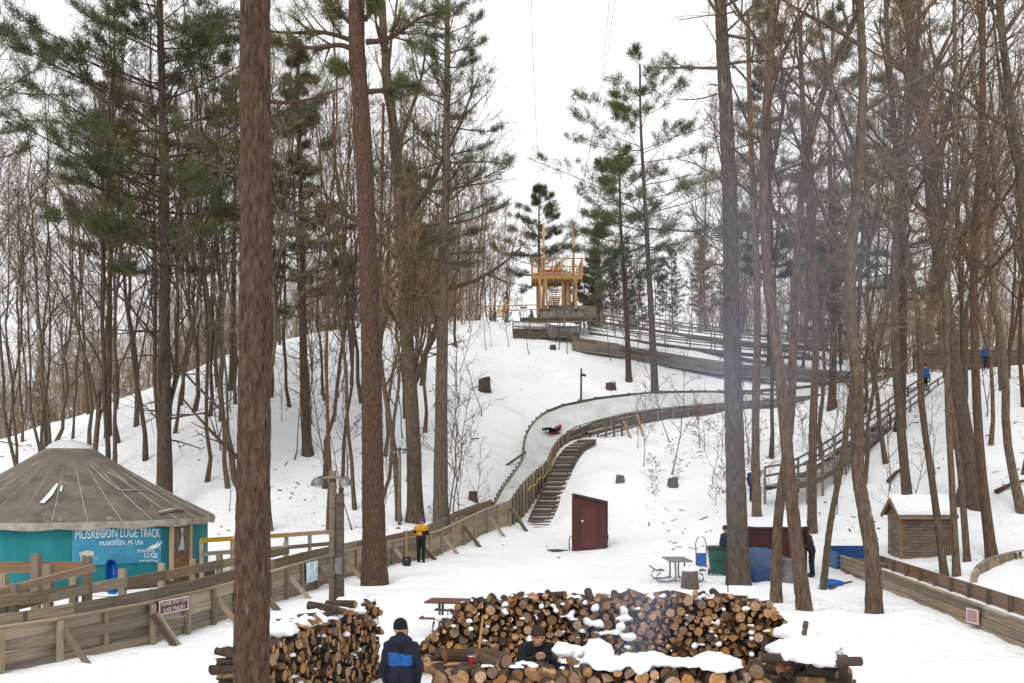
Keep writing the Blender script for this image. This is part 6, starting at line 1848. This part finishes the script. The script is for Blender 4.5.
    for k in range(4):     # a few poking out left of the big trunk
        c = Vector((-3.93 + g.normal(0, .05), 14.6 + g.normal(0, .15)))
        put_log((c.x, c.y,   .80 + .085 * k), (1, g.normal(-.2, .2), g.normal(0, .05)), g.uniform(.05, .08), .7, 'dark log poking out left of the foreground pine trunk', 'logs left of the foreground trunk', g)
    LOGLIST.sort(key=lambda q: -q[2])
    for M, i, vis, lab, grp in LOGLIST[:300]:
        tag(link('log', LOGS[i], None, M), lab, 'log', grp)
    vs_, fs, ms, o = [], [], [], 0
    for M, i, vis, lab, grp in LOGLIST[300:]:
        me = LOGS[i]; base = len(vs_)
        vs_ += [M @ v.co for v in me.vertices]
        for p in me.polygons: fs.append(tuple(base + k for k in p.vertices)); ms.append(p.material_index)
    mb = MB(); mb.v = [tuple(v) for v in vs_]; mb.f = fs; mb.m = ms
    tag(mb.build('firewood', [bark_log, mat('log_end_mixed', (.40, .225, .10), (.12, .062, .03), scale=6.5, rough=.85, c3=(.55, .38, .22), c3t=.58, c3s=9)], None), 'remaining stacked firewood in the piles', None, None, 'stuff')
woodpiles()

def snow_lumps():
    """snow lying on the woodpiles"""
    g = np.random.default_rng(77)
    def heap(pts, name, label, seed):
        mb = MB()
        for (x, y, z, rx, ry, rz_) in pts:
            k, h = 14, 7; vv, ff = [], []
            for i in range(h + 1):
                th = math.pi * i / h
                for j in range(k):
                    ph = 2 * math.pi * j / k
                    v = Vector((math.sin(th) * math.cos(ph), math.sin(th) * math.sin(ph), -math.cos(th)))
                    s = 1 + .28 * noise.noise(v * 1.3 + Vector((x * 3, y * 3, seed))) + .10 * noise.noise(v * 4 + Vector((x, y, seed)))
                    p = Vector((x + v.x * rx * s, y + v.y * ry * s, z + v.z * rz_ * s * (1 if v.z > 0 else .35)))
                    vv.append(p)
            for i in range(h):
                for j in range(k): ff.append((i * k + j, i * k + (j + 1) % k, (i + 1) * k + (j + 1) % k, (i + 1) * k + j))
            mb.add(vv, ff)
        me = bpy.data.meshes.new(name); me.from_pydata(mb.v, [], mb.f); me.update()
        tmp = bpy.data.objects.new('tmp', me); col.objects.link(tmp)
        rm = tmp.modifiers.new('r', 'REMESH'); rm.mode = 'VOXEL'; rm.voxel_size = .028
        sm = tmp.modifiers.new('s', 'SMOOTH'); sm.factor = .5; sm.iterations = 3
        bpy.context.view_layer.update()
        out = bpy.data.meshes.new_from_object(tmp.evaluated_get(bpy.context.evaluated_depsgraph_get()))
        bpy.data.objects.remove(tmp); bpy.data.meshes.remove(me)
        n = len(out.vertices); co = np.zeros(n * 3, np.float32); no = np.zeros(n * 3, np.float32)
        out.vertices.foreach_get('co', co); out.vertices.foreach_get('normal', no); co = co.reshape(-1, 3); no = no.reshape(-1, 3)
        dsp = np.array([noise.noise(Vector(c_) * 5.0) * .05 + noise.noise(Vector(c_) * 13.0) * .03 for c_ in co.tolist()], np.float32)
        out.vertices.foreach_set('co', (co + no * dsp[:, None]).ravel())
        out.materials.clear(); out.materials.append(snow_m)
        out.polygons.foreach_set('use_smooth', [True] * len(out.polygons)); out.update()
        tag(link(name, out), label, None, None, 'stuff')
    L = []
    for k in range(26):     # near wall, right of the seated person
        X = g.uniform(1.15, 3.5); L.append((X, 14.75 + g.uniform(-.05, .5), .89 + g.normal(0, .025), g.uniform(.16, .34), g.uniform(.14, .3), g.uniform(.04, .10)))
    for k in range(14): L.append((g.uniform(-1, 1.2), 14.8 + g.uniform(0, .6), .83 + g.normal(0, .03), g.uniform(.06, .16), g.uniform(.08, .16), g.uniform(.03, .06)))
    L += [(1.3, 15.2, 1.0, .26, .25, .17), (.78, 15.3, .98, .18, .2, .15), (.98, 15.6, .9, .22, .2, .13)]
    heap(L, 'snow_cap', 'snow lying on the near wall of the fire ring', 1.0)
    L = []
    for k in range(24):
        f = g.random(); L.append((5.05 - .5 * (1 - f) + g.normal(0, .16), 17.9 - 3.0 * (1 - f), .93 - .42 * f * f + g.normal(0, .03), g.uniform(.2, .38), g.uniform(.2, .36), g.uniform(.10, .18)))
    L += [(4.85, 17.0, .98, .36, .4, .2), (4.75, 15.6, 1.0, .4, .5, .16)]
    heap(L, 'snow_cap', 'rounded snow mounds on the right end of the fire ring', 2.0)
    L = []
    for k in range(40):
        X = g.uniform(-.9, 4.9); h = float(np.interp(X, [-1.15, -.78, .1, 1.6, 3.4, 4.5, 5.0], [1.0, 1.25, 1.33, 1.28, 1.35, 1.27, .97])); L.append((X, 18.8 + g.uniform(-.05, .2), h + g.normal(.02, .02), g.uniform(.06, .2), g.uniform(.08, .22), g.uniform(.025, .06)))
    for k in range(60):
        X = g.uniform(-1.4, 5.0); L.append((X, 18.47 - .035 * (X - 1.6) ** 2 + g.uniform(0, .1), g.uniform(.35, 1.35), g.uniform(.03, .085), .09, g.uniform(.02, .05)))
    for k in range(10): L.append((g.uniform(1.35, 2.2), 18.5, g.uniform(.65, 1.25), g.uniform(.07, .15), .12, g.uniform(.04, .10)))
    heap(L, 'snow_cap', 'patches of snow caught in the long firewood stack', 3.0)
    L = []
    A, B = Vector((-2.30, 18.0)), Vector((-3.5, 13.3)); u = (B - A).normalized(); n_ = Vector((-u.y, u.x)) if -u.y > 0 else Vector((u.y, -u.x))
    for k in range(70):
        x = g.uniform(.1, 4.7); c = A + u * min(x, 3.6) - n_ * g.uniform(.15, .62)
        L.append((c.x, c.y, 1.36 + g.normal(.03, .02), g.uniform(.14, .3), g.uniform(.14, .3), g.uniform(.05, .10)))
    for k in range(45):
        x = g.uniform(.1, 4.7); c = A + u * x - n_ * .03
        L.append((c.x, c.y, g.uniform(.3, 1.3), g.uniform(.03, .07), .06, g.uniform(.02, .035)))
    heap(L, 'snow_cap', 'snow covering the top of the left firewood stack', 4.0)
snow_lumps()

def ring_things():
    # red cup, leaning pole and sticks by the fire
    p = Vector((-.62, 15.5, 1.0))
    p = Vector((-.60, 14.72, .90))
    t = root('cup', 'red cup standing on a log by the fire ring', 'cup', p)
    m = MB(); m.lathe(p, [(.001, 0), (.035, 0), (.05, .12), (.052, .125), (.045, .12), (.034, .01)], 16); m.build('body', red_m, t, smooth=True)
    m = MB(); m.lathe(p + Vector((0, 0, .118)), [(.05, 0), (.054, .004), (.05, .01)], 16); m.build('rim', white_m, t, smooth=True)
    m = MB(); m.tube([P(478, 660, 16.4), P(480, 640, 16.8), P(483, 616, 17.4)], [.025, .022, .02], 7)
    tag(m.build('pole', wood_new, None, P(478, 660, 16.4), True), 'pale wooden pole leaning on the firewood stack', 'pole')
    m = MB(); m.tube([P(452, 672, 14.6), P(475, 668, 14.9), P(505, 668, 15.0), P(525, 664, 15.2), P(548, 663, 15.4)], [.045, .05, .045, .04, .025], 8)
    tag(m.build('branch', bark_grey, None, P(500, 668, 15), True), 'long crooked grey branch laid along the near wall', 'branch')
    m = MB(); m.tube([P(556, 652, 15.4), P(580, 668, 15.0), P(590, 678, 14.9)], [.08, .085, .08], 8)
    tag(m.build('board', wood_brown, None, P(575, 664, 15), False), 'brown plank leaning beside the seated person', 'plank')
    m = MB(); m.tube([P(805, 650, 16.6), P(803, 640, 16.6), P(806, 622, 16.8)], [.05, .06, .045], 7)
    tag(m.build('branch', bark_brown, None, P(805, 650, 16.6), True), 'short upright stub of wood in the right snow mound', 'branch')
    m = MB(); m.tube([P(728, 592, 31), P(727, 558, 31)], .018, 6)
    tag(m.build('stake', dark_m, None, P(728, 592, 31)), 'thin dark stake in the snow beside the stump', 'stake')
ring_things()
# ------------------------------------------------------------------ people
skin_m = mat('skin', (.50, .29, .21), (.42, .23, .16), scale=5, rough=.6)
navy_m = mat('navy_cloth', (.012, .016, .030), (.007, .010, .020), scale=7, rough=.8, bump=.7, bscale=11)
jblue_m = mat('blue_cloth', (.015, .10, .34), (.010, .07, .26), scale=7, rough=.7, bump=.6, bscale=11)
jyellow_m = mat('yellow_cloth', (.62, .30, .012), (.48, .22, .01), scale=7, rough=.7, bump=.6, bscale=11)
purple_m = mat('purple_knit', (.17, .05, .17), (.11, .03, .11), scale=20, rough=.9)
pink_m = mat('pink_knit', (.55, .06, .20), (.42, .04, .15), scale=20, rough=.9)
brown_cloth = mat('brown_cloth', (.035, .026, .021), (.02, .015, .012), scale=7, rough=.85, bump=.5, bscale=11)
boot_m = mat('boots', (.03, .025, .022), (.018, .015, .014), scale=7, rough=.7)
red_cloth = mat('red_cloth', (.25, .02, .03), (.17, .015, .02), scale=7, rough=.7)

def capsule(a, b, ra, rb, k=12, sq=(1, 1)):
    a, b = np.array(a, float), np.array(b, float)
    d = b - a; L = np.linalg.norm(d); d = d / L if L > 1e-6 else np.array([0, 0, 1.0])
    ref = np.array([1.0, 0, 0]) if abs(d[0]) < .8 else np.array([0, 1.0, 0])
    s = np.cross(d, ref); s /= np.linalg.norm(s); u = np.cross(s, d)
    rings = [(a - d * ra * math.cos(t), ra * math.sin(t)) for t in (0.05, .5, 1.0, math.pi / 2)] + [(b + d * rb * math.cos(t), rb * math.sin(t)) for t in (math.pi / 2, 1.0, .5, .05)]
    v, f = [], []
    for c, r in rings:
        for j in range(k):
            an = 2 * math.pi * j / k
            v.append(tuple(c + (s * math.cos(an) + u * math.sin(an)) * r))
    n = len(rings)
    for i in range(n - 1):
        for j in range(k): f.append((i * k + j, i * k + (j + 1) % k, (i + 1) * k + (j + 1) % k, (i + 1) * k + j))
    f.append(tuple(range(k - 1, -1, -1))); f.append(tuple((n - 1) * k + j for j in range(k)))
    return v, f

def person(label, loc, rz, J, mats, colour, bulk=1.0, hat=None, hat_kind='beanie', sc=1.0, voxel=.017, extra=None):
    """J: joints in local metres (facing -y). mats: jacket, trousers, boots, gloves, skin. One skin-tight continuous body mesh"""
    t = root('person', label, 'person', loc, rz)
    t.matrix_basis = wm(t) @ Matrix.Diagonal((sc, sc, sc, 1))
    caps = []   # a, b, ra, rb, material
    def c(a, b, ra, rb, m): caps.append((Vector(a), Vector(b), ra, rb, m))
    ch, wa, pe = Vector(J['chest']), Vector(J['waist']), Vector(J['pelvis'])
    B = bulk
    for s in (-1, 1):
        sh = Vector(J['sh'][(s + 1) // 2]); el = Vector(J['el'][(s + 1) // 2]); wr = Vector(J['wr'][(s + 1) // 2])
        hp = Vector(J['hip'][(s + 1) // 2]); kn = Vector(J['kn'][(s + 1) // 2]); an = Vector(J['an'][(s + 1) // 2])
        side = (sh - ch); side.z = 0; side = side.normalized()
        c(ch + side * .085, wa + side * .07, .118 * B, .112 * B, 0)
        c(wa + side * .07, pe + side * .07, .112 * B, .118 * B, 0)
        c(ch + side * .03 + Vector((0, 0, .08)), sh, .10 * B, .082 * B, 0)
        c(sh, el, .075 * B, .060 * B, 0); c(el, wr, .060 * B, .046 * B, 0)
        c(hp, kn, .098 * B ** .5, .072, 1); c(kn, an, .070, .056, 1)
        fd = Vector(J.get('foot', (0, -1, 0))).normalized()
        c(an + Vector((0, 0, -.02)), an + fd * .15 + Vector((0, 0, -.045)), .058, .046, 2)
        # hand: palm, four fingers, thumb
        hd = (wr - el).normalized(); pm = wr + hd * .075
        c(wr, pm, .036, .040, 3)
        acr = hd.cross(Vector((0, 1, 0.2))).normalized(); bend = Vector(J.get('curl', (0, -1, 0)))
        for q, ln in enumerate((.060, .072, .068, .052)):
            b0 = pm + acr * (q - 1.5) * .021; m1 = b0 + (hd + bend * .25).normalized() * ln * .6; m2 = m1 + (hd + bend * .9).normalized() * ln * .6
            c(b0, m1, .0115, .011, 3); c(m1, m2, .011, .0095, 3)
        th0 = wr + hd * .03 - acr * .035 * s; c(th0, th0 + (hd - acr * s * .7).normalized() * .055, .0135, .011, 3)
    hc = Vector(J['head']); nk = ch + Vector((0, 0, .13))
    c(nk, hc - Vector((0, 0, .06)), .066, .055, 4)
    hd_ = Matrix.Rotation(J.get('turn', 0), 3, 'Z')
    def h(x, y, z): return hc + hd_ @ Vector((x, y, z))
    c(h(0, .02, .03), h(0, .01, .045), .094, .092, 4); c(h(0, -.02, -.045), h(0, -.03, -.07), .070, .056, 4)
    c(h(0, -.09, .0), h(0, -.105, -.025), .012, .017, 4)            # nose
    c(h(-.03, -.088, .030), h(.03, -.088, .030), .016, .016, 4)     # brow
    c(h(-.022, -.085, -.062), h(.022, -.085, -.062), .010, .010, 4) # lips
    for s in (-1, 1): c(h(s * .092, .01, .015), h(s * .094, .012, -.02), .016, .012, 4)
    if extra: extra(c, h)
    mb = MB()
    for a, b, ra, rb, m in caps: mb.add(*capsule(a, b, ra, rb))
    me = bpy.data.meshes.new('body'); me.from_pydata(mb.v, [], mb.f); me.update()
    tmp = bpy.data.objects.new('tmp', me); col.objects.link(tmp)
    rm = tmp.modifiers.new('r', 'REMESH'); rm.mode = 'VOXEL'; rm.voxel_size = voxel
    sm = tmp.modifiers.new('s', 'SMOOTH'); sm.factor = .5; sm.iterations = 2
    bpy.context.view_layer.update()
    body = bpy.data.meshes.new_from_object(tmp.evaluated_get(bpy.context.evaluated_depsgraph_get()))
    bpy.data.objects.remove(tmp); bpy.data.meshes.remove(me)
    body.name = 'body'; body.materials.clear()
    for m in mats: body.materials.append(m)
    A = np.array([q[0] for q in caps]); D = np.array([q[1] - q[0] for q in caps]); RA = np.array([(q[2]) for q in caps]); RB = np.array([q[3] for q in caps])
    n = len(body.polygons); cen = np.zeros(n * 3); body.polygons.foreach_get('center', cen); cen = cen.reshape(-1, 3)
    t_ = np.clip(np.einsum('nkd,kd->nk', cen[:, None] - A[None], D) / np.maximum((D * D).sum(1), 1e-9), 0, 1)
    dist = np.linalg.norm(cen[:, None] - (A[None] + t_[..., None] * D[None]), axis=2) - (RA + (RB - RA) * t_)
    mi = np.array([q[4] for q in caps])[dist.argmin(1)]
    if colour: mi = np.array([colour(cc, m) for cc, m in zip(cen, mi)])
    body.polygons.foreach_set('material_index', mi.astype(np.int32)); body.polygons.foreach_set('use_smooth', [True] * n); body.update()
    nv = len(body.vertices); co = np.zeros(nv * 3, np.float32); no = np.zeros(nv * 3, np.float32)
    body.vertices.foreach_get('co', co); body.vertices.foreach_get('normal', no); co = co.reshape(-1, 3); no = no.reshape(-1, 3)
    hz = J['head'][2] - .13     # cloth folds below the neck
    dsp = np.array([0.0 if c_[2] > hz else (1 - abs(noise.noise(Vector((c_[0] * 5, c_[1] * 5, c_[2] * 11)))) * 2.4) * .011 + noise.noise(Vector(c_) * 16) * .006 for c_ in co.tolist()], np.float32)
    body.vertices.foreach_set('co', (co + no * dsp[:, None]).ravel()); body.update()
    link('body', body, t, wm(t))
    W = wm(t)
    for s in (-1, 1):
        m = MB(); m.ball(W @ h(s * .033, -.088, .008), .011 * sc, 8); m.build('eye', mat('eyes', (.03, .02, .015), rough=.2), t, smooth=True)
    if hat:
        m = MB()
        if hat_kind == 'helmet': prof = [(.118, -.03), (.125, .03), (.115, .09), (.08, .135), (.03, .155), (.001, .158)]
        else: prof = [(.104, .005), (.108, .03), (.106, .05), (.103, .055), (.098, .09), (.075, .13), (.035, .155), (.001, .162)]
        c0 = h(0, .012, .02)
        m.lathe((0, 0, 0), prof, 18, sx=.98, sy=1.08)
        m.v = [tuple(W @ (c0 + Vector(v))) for v in m.v]
        m.build('hat', hat, t, smooth=True)
    return t

def stand(ht=1.75, armL=None, armR=None, lean=0.0, spread=.0, turn=0.0, leanx=0.0):
    def l(x, y, z): k = max(0, z - .9); return (x + leanx * k, y - lean * k, z)
    J = dict(pelvis=l(0, 0, .98), waist=l(0, 0, 1.12), chest=l(0, 0, 1.34), head=l(0, -.02, 1.635),
             sh=(l(-.195, 0, 1.42), l(.195, 0, 1.42)), hip=((-.09, 0, .94), (.09, 0, .94)),
             kn=((-.10 - spread * .5, -.02, .51), (.10 + spread * .5, -.02, .51)), an=((-.10 - spread, .02, .09), (.10 + spread, .02, .09)), turn=turn)
    aL = armL or (l(-.27, .03, 1.14), l(-.27, -.05, .90)); aR = armR or (l(.27, .03, 1.14), l(.27, -.05, .90))
    J['el'] = (aL[0], aR[0]); J['wr'] = (aL[1], aR[1])
    return J

def people():
    # man in the foreground, back to the camera, head turned right
    p = P(401, 0, 13.6); x, y = p.x, p.y
    J = stand(turn=R(-60), armL=((-.255, .02, 1.13), (-.235, -.10, .92)), armR=((.255, .02, 1.13), (.235, -.10, .92)))
    J['sh'] = ((-.17, 0, 1.41), (.17, 0, 1.41))
    def colr(c, m):
        if m == 0 and 1.12 < c.z_ < 1.36 and abs(c.x_) < .20: return 5
        return m
    class C:  # small view of a face centre
        pass
    def colour(cc, m):
        if m == 0 and 1.14 < cc[2] < 1.32 + .02 * math.sin(cc[0] * 9) and abs(cc[0]) < .165 and cc[1] > 0.0: return 5
        return m
    def hood(c, h):
        c((-.09, .06, 1.49), (.09, .06, 1.49), .085, .085, 0); c((0, .10, 1.50), (0, .08, 1.56), .09, .07, 0)
        c((-.08, -.04, 1.49), (.08, -.04, 1.49), .06, .06, 0)
        c(h(0, -.05, -.075), h(0, -.06, -.09), .06, .045, 6)
    person('person in navy jacket with a blue back panel and dark beanie standing in the foreground', (x, y, gz(x, y)), R(180), J, [navy_m, black_m, boot_m, black_m, skin_m, jblue_m, mat('dark_beard', (.05, .03, .02))], colour, 1.0, mat('dark_knit', (.012, .014, .022), (.007, .008, .013), scale=25, rough=.95, bump=.5), extra=hood, sc=.955)
    # onlooker at the wall
    b = gp(421, 563)
    J = stand(lean=.10, turn=0, armL=((-.24, -.16, 1.18), (-.20, -.36, 1.22)), armR=((.27, -.12, 1.24), (.22, -.34, 1.40)))
    def colour2(cc, m):
        if m == 0 and (cc[2] > 1.30 or (abs(cc[0] - .05) < .12 and 1.12 < cc[2] < 1.27 and cc[1] > .02)): return 5
        return m
    person('person in black and yellow jacket with purple hat looking over the luge wall', b, R(170), J, [navy_m, black_m, boot_m, black_m, skin_m, jyellow_m], colour2, 1.12, purple_m, voxel=.02)
    # person seated by the fire, facing the camera, hands together
    c = P(536, 660, 16.3)
    J = dict(pelvis=(0, .05, .38), waist=(0, 0, .52), chest=(0, -.10, .73), head=(0, -.22, .99), turn=R(12),
             sh=((-.19, -.10, .80), (.19, -.10, .80)), el=((-.27, -.28, .60), (.27, -.28, .60)), wr=((-.06, -.46, .72), (.06, -.46, .72)),
             hip=((-.10, .02, .36), (.10, .02, .36)), kn=((-.18, -.42, .52), (.18, -.42, .52)), an=((-.16, -.40, .09), (.16, -.40, .09)), curl=(0, 0, 1))
    z0 = gz(c.x, c.y)
    person('person in black jacket seated beside the fire with hands clasped', (c.x, c.y, z0), R(6), J, [black_m, navy_m, boot_m, skin_m, skin_m, mat('dark_hair', (.035, .022, .016))], lambda cc, m: 5 if (m == 4 and (cc[2] > 1.04 or cc[1] > -.18) and cc[2] > .88) else m, 1.2, mat('brown_hair', (.05, .03, .022), (.03, .018, .013), scale=30, rough=.9), sc=1.08)
    t = root('stool', 'round log used as a seat by the person at the fire', 'log seat', (c.x, c.y + .05, z0))
    m = MB(); m.tube([(c.x, c.y + .06, z0), (c.x, c.y + .06, z0 + .30)], [.2, .19], 12); m.build('bark', bark_log, t, smooth=False)
    # partly hidden behind the big trunk
    b = gp(723.5, 577)
    person('person in dark navy coat half hidden behind the big trunk by the green bin', b, R(95), stand(lean=.08), [navy_m, navy_m, boot_m, black_m, skin_m], None, 1.15, navy_m, voxel=.022)
    # dark figure beside the maroon box
    b = gp(812, 577)
    person('dark clothed person leaning against the right end of the maroon box', Vector((b.x, b.y, b.z)), R(-95), stand(lean=.28, spread=.05, armL=((-.2, -.2, 1.1), (-.15, -.42, 1.1)), armR=((.2, -.2, 1.1), (.15, -.42, 1.1))), [brown_cloth, black_m, boot_m, black_m, brown_cloth], None, 1.2, brown_cloth, voxel=.022)
    # two on the slope behind
    b = gp(752.5, 503)
    person('person in black with a bright blue vest on the slope behind the trunks', b, R(20), stand(), [jblue_m, black_m, boot_m, black_m, skin_m, black_m], lambda cc, m: 5 if m == 0 and abs(cc[0]) > .17 else m, 1.1, navy_m, voxel=.024)
    b = gp(731.5, 510)
    person('person with a pink hat mostly hidden behind the big trunk', b, R(40), stand(), [brown_cloth, black_m, boot_m, black_m, skin_m], None, 1.1, pink_m, voxel=.024)
    # hilltop figures in blue
    for px, d, lab in ((925, 66.5, 'person in blue coat at the top of the hillside stairs'), (986, 70.5, 'person in blue coat beside the dark hilltop windbreak')):
        b = on_ground(px, d)
        person(lab, b, R(15 if px < 950 else -30), stand(), [jblue_m, black_m, boot_m, black_m, skin_m], None, 1.1, navy_m, voxel=.026)
    # rider on the ice, lying back on the sled
    c = P(553, 433, 66.2)
    k = min(range(len(INN)), key=lambda i: (Vector(INN[i]) - c).length)
    # find the ice under this point
    J = dict(pelvis=(0, 0, .20), waist=(0, .16, .24), chest=(0, .42, .32), head=(0, .72, .46), turn=0, sh=((-.19, .50, .36), (.19, .50, .36)), el=((-.30, .26, .26), (.30, .26, .26)), wr=((-.25, .0, .22), (.25, .0, .22)),
             hip=((-.1, -.05, .20), (.1, -.05, .20)), kn=((-.14, -.48, .34), (.14, -.48, .34)), an=((-.12, -.88, .22), (.12, -.88, .22)), foot=(0, -.3, 1))
    dg = bpy.context.evaluated_depsgraph_get(); bpy.context.view_layer.update()
    hit, loc, nrm_, idx, ob, mx = scene.ray_cast(dg, Vector((0, 0, HC)), (P(553, 434, 60) - Vector((0, 0, HC))).normalized(), distance=200)
    if not hit or loc.y < 50: loc = c
    person('luge rider in dark red and black lying back on the ice of the bend', loc + Vector((0, 0, .04)), R(-42), J, [red_cloth, black_m, boot_m, black_m, skin_m, black_m], lambda cc, m: 5 if m == 0 and abs(cc[0]) > .16 else m, 1.1, pink_m, 'helmet', voxel=.022)
    t = root('luge_sled', 'low luge sled under the rider on the bend', 'sled', loc, R(-42)); M = wm(t)
    for s in (-.18, .18):
        m = MB(); m.tube([M @ Vector((s, -.65, .16)), M @ Vector((s, -.45, .05)), M @ Vector((s, .55, .05))], .025, 6); m.build('runner', dark_m, t)
    beam('seat', M @ Vector((0, -.4, .1)), M @ Vector((0, .5, .12)), .36, .03, red_m, t)
people()

# ------------------------------------------------------------------ smoke from the fire
def smoke():
    x0, x1, y0, y1, z0, z1 = -1.2, 11.0, 15.2, 23.5, .35, 12.6
    mb = MB(); mb.add([(x, y, z) for x in (x0, x1) for y in (y0, y1) for z in (z0, z1)], [(0, 1, 3, 2), (4, 6, 7, 5), (0, 4, 5, 1), (2, 3, 7, 6), (0, 2, 6, 4), (1, 5, 7, 3)])
    m = bpy.data.materials.new('smoke'); m.use_nodes = True
    N, L = m.node_tree.nodes, m.node_tree.links
    N.remove(N['Principled BSDF'])
    out = N['Material Output']
    pv = N.new('ShaderNodeVolumePrincipled'); pv.inputs['Color'].default_value = (.42, .58, .95, 1); pv.inputs['Absorption Color'].default_value = (1, 1, 1, 1); pv.inputs['Anisotropy'].default_value = .2
    L.new(pv.outputs[0], out.inputs['Volume'])
    ge = N.new('ShaderNodeTexCoord'); sp = N.new('ShaderNodeSeparateXYZ'); L.new(ge.outputs['Object'], sp.inputs[0])
    def M_(op, a, b=None, clamp=False):
        n = N.new('ShaderNodeMath'); n.operation = op; n.use_clamp = clamp
        for i, q in enumerate((a, b)):
            if q is None: continue
            if hasattr(q, 'links'): L.new(q, n.inputs[i])
            else: n.inputs[i].default_value = q
        return n.outputs[0]
    X, Y, Z = sp.outputs[0], sp.outputs[1], sp.outputs[2]
    h = M_('SUBTRACT', Z, .5)
    wob = N.new('ShaderNodeTexNoise'); wob.inputs['Scale'].default_value = .55; wob.inputs['Detail'].default_value = 3
    L.new(ge.outputs['Object'], wob.inputs['Vector'])
    sw = M_('MULTIPLY', M_('SUBTRACT', wob.outputs['Fac'], .5), M_('MULTIPLY', h, .38))
    cx = M_('ADD', M_('ADD', 1.75, M_('MULTIPLY', h, .40)), sw)
    cy = M_('ADD', 16.7, M_('MULTIPLY', h, .22))
    rad = M_('ADD', .38, M_('MULTIPLY', h, .22))
    dx = M_('DIVIDE', M_('SUBTRACT', X, cx), rad); dy = M_('DIVIDE', M_('SUBTRACT', Y, cy), rad)
    r2 = M_('ADD', M_('MULTIPLY', dx, dx), M_('MULTIPLY', dy, dy))
    fall = M_('POWER', 2.718, M_('MULTIPLY', r2, -1.1))
    no = N.new('ShaderNodeTexNoise'); no.inputs['Scale'].default_value = 1.1; no.inputs['Detail'].default_value = 4
    mp = N.new('ShaderNodeMapping'); mp.inputs['Scale'].default_value = (1, 1, .55); L.new(ge.outputs['Object'], mp.inputs['Vector']); L.new(mp.outputs['Vector'], no.inputs['Vector'])
    tex = M_('MULTIPLY', M_('SUBTRACT', no.outputs['Fac'], .36, True), 3.2)
    topf = M_('SUBTRACT', 1.0, M_('POWER', M_('DIVIDE', h, 12.2), 2.0), True)
    dens = M_('MULTIPLY', M_('MULTIPLY', fall, tex), topf)
    thin = M_('DIVIDE', 2.6, M_('ADD', 1.0, M_('MULTIPLY', h, 4.5)))
    dens = M_('MULTIPLY', dens, thin)
    L.new(dens, pv.inputs['Density'])
    o = mb.build('smoke', m)
    tag(o, 'thin bluish wood smoke drifting up right from the fire', None, None, 'stuff')
smoke()
